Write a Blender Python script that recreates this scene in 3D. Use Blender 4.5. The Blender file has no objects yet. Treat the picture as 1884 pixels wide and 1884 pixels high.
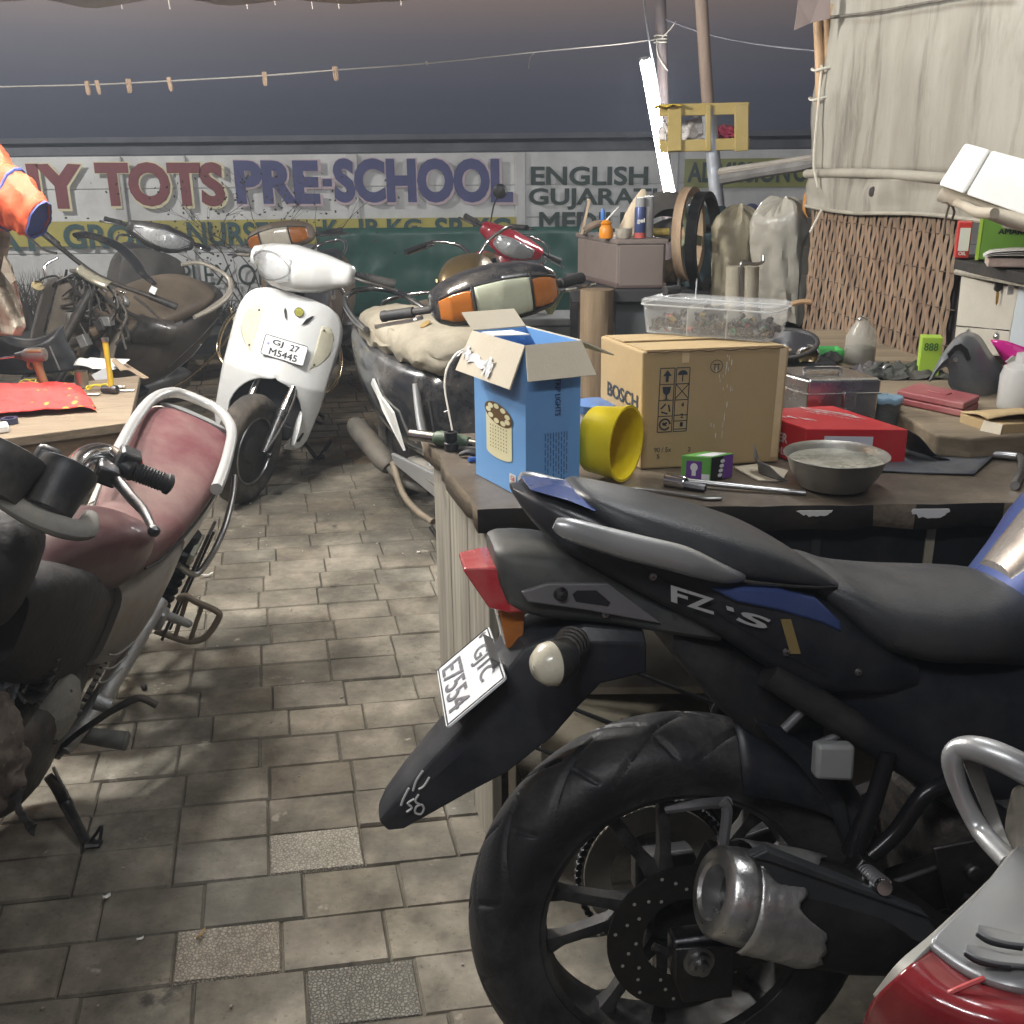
import bpy,bmesh,math,random
from mathutils import Vector as V,Matrix as Mx,noise as NZ
random.seed(7)
SC=bpy.context.scene
COL=SC.collection
PI=math.pi
R_=math.radians
CAMZ=1.35
PITCH,ROLL,FPX=R_(19.05),R_(0.6),1884.0
_F=V((0,math.cos(PITCH),-math.sin(PITCH)))
_U0=V((0,math.sin(PITCH),math.cos(PITCH)))
_X=V((1,0,0))*math.cos(ROLL)-_U0*math.sin(ROLL)
_U=_U0*math.cos(ROLL)+V((1,0,0))*math.sin(ROLL)
cd=bpy.data.cameras.new('camera')
cam=bpy.data.objects.new('camera',cd)
COL.objects.link(cam)
cd.sensor_width=36;cd.lens=36;cd.clip_start=0.02;cd.clip_end=400
m=Mx(((_X.x,_U.x,-_F.x,0),(_X.y,_U.y,-_F.y,0),(_X.z,_U.z,-_F.z,CAMZ),(0,0,0,1)))
cam.matrix_world=m
SC.camera=cam
w=bpy.data.worlds.new('World');SC.world=w;w.use_nodes=True
nt=w.node_tree;N=nt.nodes;L=nt.links
for n in list(N):N.remove(n)
out=N.new('ShaderNodeOutputWorld')
tc=N.new('ShaderNodeTexCoord');sep=N.new('ShaderNodeSeparateXYZ')
L.new(tc.outputs['Generated'],sep.inputs[0])
rmp=N.new('ShaderNodeValToRGB');L.new(sep.outputs['Z'],rmp.inputs[0])
e=rmp.color_ramp.elements
e[0].position=0.0;e[0].color=(.066,.080,.122,1)
e[1].position=0.055;e[1].color=(.115,.122,.168,1)
q=e.new(.10);q.color=(.20,.185,.21,1)
q=e.new(.145);q.color=(.42,.31,.26,1)
q=e.new(.30);q.color=(.10,.092,.10,1)
nz=N.new('ShaderNodeTexNoise');nz.inputs['Scale'].default_value=2.2;nz.inputs['Detail'].default_value=3
mix=N.new('ShaderNodeMix');mix.data_type='RGBA';mix.blend_type='MULTIPLY';mix.inputs[0].default_value=.55
L.new(tc.outputs['Generated'],nz.inputs[0])
nr=N.new('ShaderNodeValToRGB');nr.color_ramp.elements[0].color=(.55,.55,.6,1);nr.color_ramp.elements[1].color=(1.15,1.12,1.1,1)
L.new(nz.outputs['Fac'],nr.inputs[0])
mx_=N.new('ShaderNodeMapRange');mx_.inputs['From Min'].default_value=-.45;mx_.inputs['From Max'].default_value=.45;mx_.inputs['To Min'].default_value=1.15;mx_.inputs['To Max'].default_value=.62;L.new(sep.outputs['X'],mx_.inputs[0])
vm=N.new('ShaderNodeVectorMath');vm.operation='SCALE';L.new(rmp.outputs[0],vm.inputs[0]);L.new(mx_.outputs[0],vm.inputs['Scale'])
L.new(vm.outputs[0],mix.inputs[6]);L.new(nr.outputs[0],mix.inputs[7])
bg=N.new('ShaderNodeBackground');bg.inputs['Strength'].default_value=.47
L.new(mix.outputs[2],bg.inputs['Color'])
sky=N.new('ShaderNodeTexSky');sky.sky_type='NISHITA';sky.sun_disc=False
sky.sun_elevation=R_(-4);sky.sun_rotation=R_(200)
bg2=N.new('ShaderNodeBackground');bg2 .inputs['Strength'].default_value=.08
L.new(sky.outputs[0],bg2 .inputs['Color'])
ad=N.new('ShaderNodeAddShader');L.new(bg.outputs[0],ad.inputs[0]);L.new(bg2 .outputs[0],ad.inputs[1])
L.new(ad.outputs[0],out.inputs['Surface'])
def tube_light(name,loc,rz,length,watts,col,tilt=0):
 for k in(-.36,0,.36):
  ld=bpy.data.lights.new(name,'POINT');ld.shadow_soft_size=.09;ld.energy=watts/3;ld.color=col
  o=bpy.data.objects.new(name,ld);COL.objects.link(o);o.location=V(loc)+V((math.cos(rz),math.sin(rz),0))*k*length
LAMP_A=(-1.38,2.78,2.12)
LAMP_B=(-.55,-.25,2.45)
tube_light('awning_tube_glow',(LAMP_A[0],LAMP_A[1],LAMP_A[2]-.06),R_(20),1.2,240,(1,.985,.94))
tube_light('rear_fill_glow',(LAMP_B[0],LAMP_B[1],LAMP_B[2]-.06),R_(12),1.2,58,(.98,.99,1))  # unseen tube behind the camera, added as fill for the shadows
LAMP_C=(.62,2.15,2.4)
tube_light('bench_tube_glow',(LAMP_C[0],LAMP_C[1],LAMP_C[2]-.06),R_(100),1.2,40,(.97,.99,1))
LAMP_D=(-5.6,6.6,3.9)
tube_light('wall_fill_glow',LAMP_D,0,.3,420,(1,.97,.92))  # unseen lamp at left, added to brighten the lettered wall
SC.view_settings.view_transform='Standard';SC.view_settings.look='None'
SC.view_settings.exposure=0.54;SC.view_settings.gamma=1
SC.cycles.use_denoising=True
SC.cycles.max_bounces=8;SC.cycles.transparent_max_bounces=12
SC.cycles.sample_clamp_indirect=4.0
SC.cycles.blur_glossy=.4
CO=V((0,0,CAMZ))
def ray(px,py):return _X*((px-942)/FPX)+_U*((942-py)/FPX)+_F
def onz(px,py,z):
 d=ray(px,py);return CO+d*((z-CAMZ)/d.z)
def ony(px,py,y):
 d=ray(px,py);return CO+d*(y/d.y)
MATS={}
def mat(name,col,rough=.5,metal=0.,var=.14,vs=7.,bump=0.,bs=70.,dirt=None,da=.0,ds=5.,coat=0.,trans=0.,alpha=1.,emit=None,ior=1.45,stretch=None,attr=None,tr_sub=0.):
 if name in MATS:return MATS[name]
 M=bpy.data.materials.new(name);M.use_nodes=True
 nt=M.node_tree;N=nt.nodes;L=nt.links
 b=N['Principled BSDF']
 tc=N.new('ShaderNodeTexCoord');src=tc.outputs['Object']
 if stretch:
  mp=N.new('ShaderNodeMapping');mp.inputs['Scale'].default_value=stretch;L.new(src,mp.inputs[0]);src=mp.outputs[0]
 n1=N.new('ShaderNodeTexNoise');n1 .inputs['Scale'].default_value=vs;n1 .inputs['Detail'].default_value=7;n1 .inputs['Roughness'].default_value=.62
 L.new(src,n1 .inputs[0])
 r1=N.new('ShaderNodeValToRGB')
 c=col
 r1 .color_ramp.elements[0].position=.28;r1 .color_ramp.elements[1].position=.72
 r1 .color_ramp.elements[0].color=(*[max(0,k*(1-var))for k in c],1)
 r1 .color_ramp.elements[1].color=(*[min(1,k*(1+var))for k in c],1)
 L.new(n1 .outputs['Fac'],r1 .inputs[0]);cs=r1 .outputs[0]
 if attr:
  at=N.new('ShaderNodeAttribute');at.attribute_name=attr
  mm=N.new('ShaderNodeMix');mm.data_type='RGBA';mm.blend_type='MULTIPLY';mm.inputs[0].default_value=1
  L.new(cs,mm.inputs[6]);L.new(at.outputs['Color'],mm.inputs[7]);cs=mm.outputs[2]
 rr=N.new('ShaderNodeMath');rr.operation='MULTIPLY_ADD';rr.inputs[1].default_value=.22;rr.inputs[2].default_value=max(.02,rough-.11)
 n3=N.new('ShaderNodeTexNoise');n3 .inputs['Scale'].default_value=vs*2.7;n3 .inputs['Detail'].default_value=5;L.new(src,n3 .inputs[0])
 L.new(n3 .outputs['Fac'],rr.inputs[0]);rs=rr.outputs[0]
 if dirt:
  n2=N.new('ShaderNodeTexNoise');n2 .inputs['Scale'].default_value=ds;n2 .inputs['Detail'].default_value=9;n2 .inputs['Roughness'].default_value=.7
  L.new(src,n2 .inputs[0])
  r2=N.new('ShaderNodeValToRGB');r2 .color_ramp.elements[0].position=.5-da*.3;r2 .color_ramp.elements[1].position=.78-da*.3
  r2 .color_ramp.elements[0].color=(0,0,0,1);r2 .color_ramp.elements[1].color=(min(1,.35+da),)*3+(1,)
  L.new(n2 .outputs['Fac'],r2 .inputs[0])
  mx=N.new('ShaderNodeMix');mx.data_type='RGBA';mx.inputs[7].default_value=(*dirt,1)
  L.new(r2 .outputs[0],mx.inputs[0]);L.new(cs,mx.inputs[6]);cs=mx.outputs[2]
  ra=N.new('ShaderNodeMath');ra.operation='MULTIPLY_ADD';ra.inputs[1].default_value=.4
  L.new(r2 .outputs[0],ra.inputs[0]);L.new(rs,ra.inputs[2]);rs=ra.outputs[0]
 L.new(cs,b.inputs['Base Color']);L.new(rs,b.inputs['Roughness'])
 b.inputs['Metallic'].default_value=metal;b.inputs['IOR'].default_value=ior
 b.inputs['Coat Weight'].default_value=coat;b.inputs['Coat Roughness'].default_value=.08
 b.inputs['Transmission Weight'].default_value=trans;b.inputs['Alpha'].default_value=alpha
 if tr_sub:b.inputs['Subsurface Weight'].default_value=tr_sub;b.inputs['Subsurface Radius'].default_value=(.01,.01,.01)
 if emit:b.inputs['Emission Color'].default_value=(*emit[:3],1);b.inputs['Emission Strength'].default_value=emit[3]
 if bump:
  n4=N.new('ShaderNodeTexNoise');n4 .inputs['Scale'].default_value=bs;n4 .inputs['Detail'].default_value=6;L.new(src,n4 .inputs[0])
  bp=N.new('ShaderNodeBump');bp.inputs['Strength'].default_value=bump;bp.inputs['Distance'].default_value=.01
  L.new(n4 .outputs['Fac'],bp.inputs['Height']);L.new(bp.outputs[0],b.inputs['Normal'])
 MATS[name]=M
 return M
def wood(name,c1,c2,axis=0,scale=1.,rough=.6,bump=.25,dirt=None,da=.3):
 st=[26,26,26];st[axis]=1.6
 M=mat(name,[(a+b)/2 for a,b in zip(c1,c2)],rough,0,.05,1.5,bump,1.8,dirt,da,.35,stretch=tuple(s*scale for s in st))
 r=[n for n in M.node_tree.nodes if n.type=='VALTORGB'][0]
 r.color_ramp.elements[0].color=(*c1,1);r.color_ramp.elements[1].color=(*c2,1)
 return M
DUST=(.33,.28,.21)
M_blackpl=mat('black_plastic',(.022,.023,.026),.42,0,.2,9,.05,220,DUST,.04,4)
M_matblack=mat('matt_black',(.014,.015,.018),.5,0,.25,9,.06,160,(.12,.1,.08),.05,5)
M_rubber=mat('black_rubber',(.018,.018,.02),.62,0,.3,12,.15,120,(.16,.14,.12),.12,6)
M_tyre=mat('tyre_rubber',(.018,.0185,.021),.5,0,.3,10,.12,150,(.15,.14,.125),.1,5)
M_dtyre=mat('dusty_tyre_rubber',(.035,.033,.032),.75,0,.3,10,.2,90,(.25,.21,.16),.25,7)
M_chrome=mat('chrome',(.72,.72,.72),.13,1,.06,6,0,70,(.3,.25,.18),.06,8)
M_steel=mat('worn_steel',(.42,.42,.42),.32,1,.15,12,.05,90,(.14,.11,.08),.12,7)
M_dsteel=mat('dark_steel',(.10,.10,.105),.42,1,.3,14,.1,80,(.12,.09,.07),.15,8)
M_cast=mat('cast_alloy',(.33,.33,.33),.5,.7,.2,12,.2,120,(.16,.13,.1),.22,6)
M_silver=mat('silver_paint',(.42,.425,.43),.33,.55,.08,8,.02,200,(.36,.33,.27),.08,5,coat=.3)
M_grease=mat('greasy_metal',(.045,.043,.042),.5,.6,.4,16,.3,60,(.14,.11,.085),.22,9)
M_glass=mat('lamp_glass',(.9,.92,.92),.08,0,.02,5,0,70,None,trans=.75)
M_white=mat('white_paint',(.68,.69,.685),.24,0,.03,4,.0,70,(.45,.42,.35),.04,4,coat=.5)
M_black_gloss=mat('black_gloss_paint',(.016,.017,.02),.18,0,.2,6,.02,150,(.22,.2,.17),.07,5,coat=.6)
M_wire=mat('dark_wire',(.03,.028,.027),.55,0,.3,10)
M_platew=mat('plate_white',(.74,.76,.78),.35,0,.05,12,0,70,(.4,.38,.34),.06,9)
M_ink=mat('black_ink',(.015,.015,.018),.5,0,.2,20)
M_redlens=mat('red_lens',(.42,.02,.03),.16,0,.15,9,.05,130,(.5,.3,.26),.02,5,coat=.6)
M_amber=mat('amber_lens',(.36,.115,.02),.2,0,.15,14,.1,200,(.35,.25,.15),.05,6,coat=.6)
M_card=mat('kraft_cardboard',(.40,.29,.15),.75,0,.06,5,.06,160,(.28,.2,.1),.08,3)
M_cardin=mat('cardboard_inside',(.56,.50,.39),.8,0,.06,5,.06,160,(.42,.36,.26),.05,4)
M_paper=mat('paper',(.68,.67,.63),.7,0,.06,8,.05,90,(.5,.45,.38),.06,6)
def bmnew():return bmesh.new()
def obj(name,bm,material,parent=None,smooth=True,angle=38,solid=0.,bev=0.,sub=0,xf=None,segs=2):
 if xf is not None:bmesh.ops.transform(bm,matrix=xf,verts=bm.verts)
 bmesh.ops.recalc_face_normals(bm,faces=bm.faces)
 me=bpy.data.meshes.new(name);bm.to_mesh(me);bm.free()
 mats=material if isinstance(material,(list,tuple))else[material]
 for k in mats:me.materials.append(k)
 if smooth:
  for p in me.polygons:p.use_smooth=True
  me.set_sharp_from_angle(angle=R_(angle))
 o=bpy.data.objects.new(name,me);COL.objects.link(o)
 if parent:o.parent=parent
 if solid:
  md=o.modifiers.new('s','SOLIDIFY');md.thickness=solid;md.offset=0
 if bev:
  md=o.modifiers.new('b','BEVEL');md.width=bev;md.segments=segs;md.limit_method='ANGLE';md.angle_limit=R_(35)
 if sub:
  md=o.modifiers.new('u','SUBSURF');md.levels=sub;md.render_levels=sub
 return o
def tag(o,label=None,cat=None,group=None,kind=None):
 if label:o['label']=label
 if cat:o['category']=cat
 if group:o['group']=group
 if kind:o['kind']=kind
 return o
def root(name,loc,label,cat,rz=0.,lean=0.,group=None,scale=1.):
 o=bpy.data.objects.new(name,None);COL.objects.link(o);o.empty_display_size=.1
 o.location=loc;o.rotation_euler=(-lean,0,rz);o.scale=(scale,)*3
 return tag(o,label,cat,group)
def basis(xd,zd=None):
 """matrix whose X is xd, Z near zd"""
 x=V(xd).normalized();z=V(zd or(0,0,1))
 y=z.cross(x)
 if y.length<1e-5:y=V((0,1,0)).cross(x)
 y.normalize();z=x.cross(y)
 return Mx((x,y,z)).transposed()
def box(bm,c,s,rot=None,taper=None):
 """box centred c, full sizes s; taper=(tx,ty) scales top"""
 vs=[]
 for k in(-1,1):
  for j,i in((-1,-1),(-1,1),(1,1),(1,-1)):
   tx,ty=(taper if(taper and k>0)else(1,1))
   p=V((i*s[0]/2*tx,j*s[1]/2*ty,k*s[2]/2))
   if rot is not None:p=rot@p
   vs.append(bm.verts.new(V(c)+p))
 for f in((3,2,1,0),(4,5,6,7),(0,1,5,4),(1,2,6,5),(2,3,7,6),(3,0,4,7)):
  bm.faces.new([vs[i]for i in f])
 return vs
def loft(bm,rings,cap=True,closed=True,loop=False):
 R=[[bm.verts.new(V(p))for p in r]for r in rings]
 n=len(R[0])
 K=len(R)if loop else len(R)-1
 for a in range(K):
  b=(a+1)%len(R)
  for i in range(n if closed else n-1):
   j=(i+1)%n
   try:bm.faces.new((R[a][i],R[a][j],R[b][j],R[b][i]))
   except ValueError:pass
 if cap and closed and not loop:
  for r in(R[0],R[-1]):
   try:bm.faces.new(r)
   except ValueError:pass
 return R
def catmull(P,k=6,closed=False):
 P=[V(p)for p in P];o=[]
 n=len(P);rng=n if closed else n-1
 for i in range(rng):
  if closed:a,b,c,d=P[(i-1)%n],P[i],P[(i+1)%n],P[(i+2)%n]
  else:a,b,c,d=P[max(i-1,0)],P[i],P[i+1],P[min(i+2,n-1)]
  for s in range(k):
   t=s/k
   o.append(.5*((2*b)+(c-a)*t+(2*a-5*b+4*c-d)*t*t+(3*b-a-3*c+d)*t**3))
 if not closed:o.append(P[-1])
 return o
def tube(bm,pts,r,n=10,k=5,closed=False,cap=True,flat=1.,up=None):
 """swept round (or flattened) bar along a smooth path"""
 P=catmull(pts,k,closed)if k>1 else[V(p)for p in pts]
 m=len(P)
 if isinstance(r,(list,tuple)):
  q=len(r);rad=[]
  for i in range(m):
   t=i/max(1,m-1)*(q-1);a=min(int(t),q-2);rad.append(r[a]+(r[a+1]-r[a])*(t-a))
 else:rad=[r]*m
 rings=[];prev=V(up)if up else None
 for i in range(m):
  if closed:t=P[(i+1)%m]-P[(i-1)%m]
  else:t=P[min(i+1,m-1)]-P[max(i-1,0)]
  if t.length<1e-9:t=V((0,0,1))
  t.normalize()
  if prev is None:prev=V((0,0,1))if abs(t.z)<.9 else V((1,0,0))
  x=prev-t*prev.dot(t)
  if x.length<1e-6:x=t.orthogonal()
  x.normalize();prev=x;y=t.cross(x)
  rings.append([P[i]+(x*math.cos(2*PI*j/n)*flat+y*math.sin(2*PI*j/n))*rad[i]for j in range(n)])
 loft(bm,rings,cap,True,closed)
def rod(bm,a,b,r,r2=None,n=12):tube(bm,[a,b],[r,r2 if r2 is not None else r],n,1)
def lathe(bm,prof,o=(0,0,0),axis=(0,0,1),n=32,cap=False,a0=0,a1=2*PI):
 """prof [(radius, height)] about axis through o"""
 B=basis(V(axis).orthogonal(),axis);o=V(o)
 full=abs(a1-a0-2*PI)<1e-6
 m=n if full else n+1
 rings=[]
 for r,h in prof:
  rings.append([o+B@V((r*math.cos(a0+(a1-a0)*j/n),r*math.sin(a0+(a1-a0)*j/n),h))for j in range(m)])
 loft(bm,rings,cap,full)
def prism(bm,poly,o,x,y,t,off=0.):
 """polygon in plane (o,x,y) extruded from off to off+t along x cross y"""
 x=V(x).normalized();y=V(y).normalized();n=x.cross(y);o=V(o)
 a=[o+x*p[0]+y*p[1]+n*off for p in poly];b=[p+n*t for p in a]
 va=[bm.verts.new(p)for p in a];vb=[bm.verts.new(p)for p in b]
 bm.faces.new(va[::-1]);bm.faces.new(vb)
 for i in range(len(va)):
  j=(i+1)%len(va);bm.faces.new((va[i],va[j],vb[j],vb[i]))
def ring2(n,rx,rz,e=2.):
 o=[]
 for i in range(n):
  a=2*PI*i/n;c,s=math.cos(a),math.sin(a)
  o.append((rx*math.copysign(abs(c)**(2/e),c),rz*math.copysign(abs(s)**(2/e),s)))
 return o
def body(bm,st,n=24,e=2.6,k=0):
 """lofted body along X: stations (x, ztop, zbot, halfwidth[, yc])"""
 S=[tuple(s)+(0,)*(5-len(s))for s in st]
 if k:
  P=catmull([V(s[:3])for s in S],k);Q=catmull([V((s[3],s[4],0))for s in S],k)
  S=[(p.x,p.y,p.z,max(.0005,q.x),q.y)for p,q in zip(P,Q)]
 loft(bm,[[(x,yc+a,(zt+zb)/2+b)for a,b in ring2(n,hw,max(1e-4,(zt-zb)/2),e)]for x,zt,zb,hw,yc in S])
def sheet(bm,nu,nv,fn):
 g=[[bm.verts.new(V(fn(i/nu,j/nv)))for j in range(nv+1)]for i in range(nu+1)]
 for i in range(nu):
  for j in range(nv):bm.faces.new((g[i][j],g[i+1][j],g[i+1][j+1],g[i][j+1]))
 return g
def disc(bm,c,axis,r,t,n=28):lathe(bm,[(1e-4,0),(r,0),(r,t),(1e-4,t)],c,axis,n)
def fbm(x,y,z=0.):return NZ.fractal(V((x,y,z)),1.,2.,4)
def tyre(bm,R,w,rim,c=(0,0,0),n=96,m=26,groove=None):
 """tyre about the Y axis, R outer radius, w width, rim inner radius"""
 c=V(c);rings=[]
 h=R-rim
 for i in range(n):
  a=2*PI*i/n;er=V((math.cos(a),0,math.sin(a)));ring=[]
  for j in range(m):
   s=-1+2*j/(m-1)
   th=s*2.25
   y=w/2*math.sin(max(-PI/2,min(PI/2,th*.86)))if abs(th*.86)<PI/2 else math.copysign(w/2*(1-.22*((abs(th*.86)-PI/2)/(2.25*.86-PI/2))**1.5),s)
   if abs(th*.86)<PI/2:r=R-(h*.52)*(1-math.cos(th*.86))
   else:r=R-h*.52-h*.48*(abs(th*.86)-PI/2)/(2.25*.86-PI/2)
   if groove:r-=groove(a,s)
   ring.append(c+er*r+V((0,y,0)))
  ring+=[c+er*(rim-.012)+V((0,w*.36,0)),c+er*(rim-.012)-V((0,w*.36,0))]
  rings.append(ring)
 loft(bm,rings,False,True,True)
_TM={}
def text_mesh(s,bold=0.,shear=0.):
 key=(s,bold,shear)
 if key in _TM:return _TM[key]
 cu=bpy.data.curves.new('t','FONT');cu.body=s;cu.size=1;cu.shear=shear;cu.resolution_u=4
 o=bpy.data.objects.new('t',cu);COL.objects.link(o)
 dg=bpy.context.evaluated_depsgraph_get();dg.update()
 me=bpy.data.meshes.new_from_object(o.evaluated_get(dg))
 b=bmesh.new();b.from_mesh(me);bmesh.ops.remove_doubles(b,verts=b.verts,dist=.006);mv=[];wd=1 if max(b.faces,key=lambda f:f.calc_area()).normal.z>0 else-1
 for v in b.verts:
  n=V((0,0,0))
  for e_ in v.link_edges:
   if len(e_.link_faces)==1:
    l_=e_.link_loops[0];d=(l_.link_loop_next.vert.co-l_.vert.co).normalized();n+=V((d.y,-d.x,0))*wd
  if n.length>.3:n=n.normalized()*min(1.6,2/max(.9,n.length))
  mv.append(n*bold)
 for v,q in zip(b.verts,mv):v.co+=q
 b.verts.index_update()
 vs=[v.co.copy()for v in b.verts];fs=[tuple(v.index for v in f.verts)for f in b.faces];b.free()
 bpy.data.objects.remove(o);bpy.data.curves.remove(cu);bpy.data.meshes.remove(me)
 x0=min(v.x for v in vs);x1=max(v.x for v in vs);y0=min(v.y for v in vs);y1=max(v.y for v in vs)
 _TM[key]=([((v.x-x0)/(x1-x0),(v.y-y0)/(y1-y0))for v in vs],fs,(x1-x0)/(y1-y0))
 return _TM[key]
def text(bm,s,o,x,y,off=.002,bold=.015,shear=0.,wrap=None):
 """letters filling the parallelogram o, o+x, o+y, lifted off along its normal"""
 vs,fs,asp=text_mesh(s,bold,shear)
 o,x,y=V(o),V(x),V(y);n=x.cross(y).normalized()*off
 vv=[bm.verts.new(o+x*a+y*b+n)for a,b in vs]
 for f in fs:
  try:bm.faces.new([vv[i]for i in f])
  except ValueError:pass
def quad(bm,a,b,c,d):bm.faces.new([bm.verts.new(V(p))for p in(a,b,c,d)])
bm=bmnew()
quad(bm,(-60,-6,-.016),(60,-6,-.016),(60,90,-.016),(-60,90,-.016))
g=obj('ground',bm,mat('dark_earth',(.05,.052,.048),.85,0,.45,3.5,.5,18,(.09,.085,.07),.2,1.3),smooth=False)
tag(g,kind='structure')
M_tile=mat('paver_concrete',(.25,.222,.175),.66,0,.4,6.5,.55,24,(.07,.063,.05),.55,3.1,attr='tint')
def extra_noise(M,scale,lo,hi,colr,amt,det=6,st=None):
 nt=M.node_tree;pb=nt.nodes['Principled BSDF'];lk=pb.inputs['Base Color'].links[0].from_socket
 t=[n for n in nt.nodes if n.type=='TEX_COORD'][0].outputs['Object']
 if st:mp=nt.nodes.new('ShaderNodeMapping');mp.inputs['Scale'].default_value=st;nt.links.new(t,mp.inputs[0]);t=mp.outputs[0]
 n=nt.nodes.new('ShaderNodeTexNoise');n.inputs['Scale'].default_value=scale;n.inputs['Detail'].default_value=det;n.inputs['Roughness'].default_value=.68;nt.links.new(t,n.inputs[0])
 r=nt.nodes.new('ShaderNodeMapRange');r.inputs['From Min'].default_value=lo;r.inputs['From Max'].default_value=hi;r.inputs['To Max'].default_value=amt;nt.links.new(n.outputs['Fac'],r.inputs[0])
 m=nt.nodes.new('ShaderNodeMix');m.data_type='RGBA';m.inputs[7].default_value=(*colr,1);nt.links.new(r.outputs[0],m.inputs[0]);nt.links.new(lk,m.inputs[6]);nt.links.new(m.outputs[2],pb.inputs['Base Color'])
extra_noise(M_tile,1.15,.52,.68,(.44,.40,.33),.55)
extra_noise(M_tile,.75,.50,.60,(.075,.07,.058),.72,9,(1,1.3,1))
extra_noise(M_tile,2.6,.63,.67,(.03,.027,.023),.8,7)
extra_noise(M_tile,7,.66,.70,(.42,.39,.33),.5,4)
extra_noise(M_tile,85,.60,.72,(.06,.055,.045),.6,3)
M_pebble=mat('paver_pebbled',(.40,.37,.31),.6,0,.12,60,0,30,(.12,.105,.085),.12,5,attr='tint')
nt=M_pebble.node_tree
vo=nt.nodes.new('ShaderNodeTexVoronoi');vo.feature='DISTANCE_TO_EDGE';vo.inputs['Scale'].default_value=150
tcn=[n for n in nt.nodes if n.type=='TEX_COORD'][0];nt.links.new(tcn.outputs['Object'],vo.inputs['Vector'])
vr=nt.nodes.new('ShaderNodeValToRGB');vr.color_ramp.elements[1].position=.22;vr.color_ramp.elements[0].color=(.42,.41,.39,1);nt.links.new(vo.outputs['Distance'],vr.inputs[0])
bp=nt.nodes.new('ShaderNodeBump');bp.inputs['Strength'].default_value=.8;bp.inputs['Distance'].default_value=.003
nt.links.new(vr.outputs[0],bp.inputs['Height'])
pb=nt.nodes['Principled BSDF'];nt.links.new(bp.outputs[0],pb.inputs['Normal'])
lk=pb.inputs['Base Color'].links[0].from_socket
mm=nt.nodes.new('ShaderNodeMix');mm.data_type='RGBA';mm.blend_type='MULTIPLY';mm.inputs[0].default_value=1
nt.links.new(lk,mm.inputs[6]);nt.links.new(vr.outputs[0],mm.inputs[7]);nt.links.new(mm.outputs[2],pb.inputs['Base Color'])
E1=V((.9895,.145,0));E2=V((-.225,.974,0));TW,TH=.19,.1335
TO=V((-.493,1.700,0))
bm=bmnew();tint=bm.loops.layers.color.new('tint')
rt=random.Random(3)
SH={0:0,-1:.065,-2:.02,-3:.06,-4:.1,1:0,2:.004}
PEB={(0,0),(-2,-1),(-3,0)}
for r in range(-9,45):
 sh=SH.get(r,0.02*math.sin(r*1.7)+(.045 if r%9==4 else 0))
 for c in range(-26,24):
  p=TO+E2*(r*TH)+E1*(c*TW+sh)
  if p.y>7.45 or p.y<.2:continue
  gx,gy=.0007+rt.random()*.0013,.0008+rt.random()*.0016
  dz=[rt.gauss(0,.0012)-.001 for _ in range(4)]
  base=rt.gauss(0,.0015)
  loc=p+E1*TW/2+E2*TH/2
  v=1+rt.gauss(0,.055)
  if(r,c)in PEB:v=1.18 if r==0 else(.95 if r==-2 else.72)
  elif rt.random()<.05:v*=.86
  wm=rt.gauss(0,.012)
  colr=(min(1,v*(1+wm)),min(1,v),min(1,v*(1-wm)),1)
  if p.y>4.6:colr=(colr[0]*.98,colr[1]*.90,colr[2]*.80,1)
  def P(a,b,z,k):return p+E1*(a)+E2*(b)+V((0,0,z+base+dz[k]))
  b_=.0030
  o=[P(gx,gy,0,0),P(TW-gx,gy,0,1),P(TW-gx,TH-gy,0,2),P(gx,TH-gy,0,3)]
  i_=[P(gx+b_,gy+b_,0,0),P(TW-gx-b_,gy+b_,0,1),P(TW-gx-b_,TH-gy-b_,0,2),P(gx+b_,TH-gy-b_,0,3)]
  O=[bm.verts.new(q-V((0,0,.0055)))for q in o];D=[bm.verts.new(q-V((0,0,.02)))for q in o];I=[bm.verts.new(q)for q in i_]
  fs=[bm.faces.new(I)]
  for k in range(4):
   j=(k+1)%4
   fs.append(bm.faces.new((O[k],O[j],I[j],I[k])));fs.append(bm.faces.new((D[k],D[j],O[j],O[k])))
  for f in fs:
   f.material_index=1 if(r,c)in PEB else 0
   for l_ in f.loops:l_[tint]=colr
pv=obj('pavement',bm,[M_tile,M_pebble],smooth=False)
tag(pv,kind='structure')
bm=bmnew();sheet(bm,60,60,lambda u,v:(-6+11*u,.1+7.38*v,-.0078+.0013*fbm(u*90,v*60)))
tag(obj('joint_sand',bm,mat('joint_sand_',(.085,.075,.058),.9,0,.5,9,.4,60),smooth=True),kind='structure')
bm=bmnew();box(bm,(-1,7.58,-.045),(26,.16,.07))
tag(obj('kerb',bm,mat('kerb_stone',(.12,.11,.095),.8,0,.3,6,.4,25),bev=.012),kind='structure')
bm=bmnew();quad(bm,(-40,7.68,-.011),(40,7.68,-.011),(40,9.2,-.011),(-40,9.2,-.011))
tag(obj('road',bm,mat('asphalt',(.052,.055,.055),.8,0,.25,4,.4,40,(.1,.095,.08),.12,1.2),smooth=False),kind='structure')
bm=bmnew()
for k in range(230):
 x,y=rt.uniform(-1.6,.35),rt.uniform(1.1,6.5)
 s=rt.uniform(.0012,.0042)
 box(bm,(x,y,s*.5),(s*rt.uniform(.7,2.2),s,s),Mx.Rotation(rt.uniform(0,6),3,'Z'))
tag(obj('gravel',bm,mat('grit',(.34,.31,.26),.8,0,.5,60),smooth=False),kind='stuff')
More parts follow.
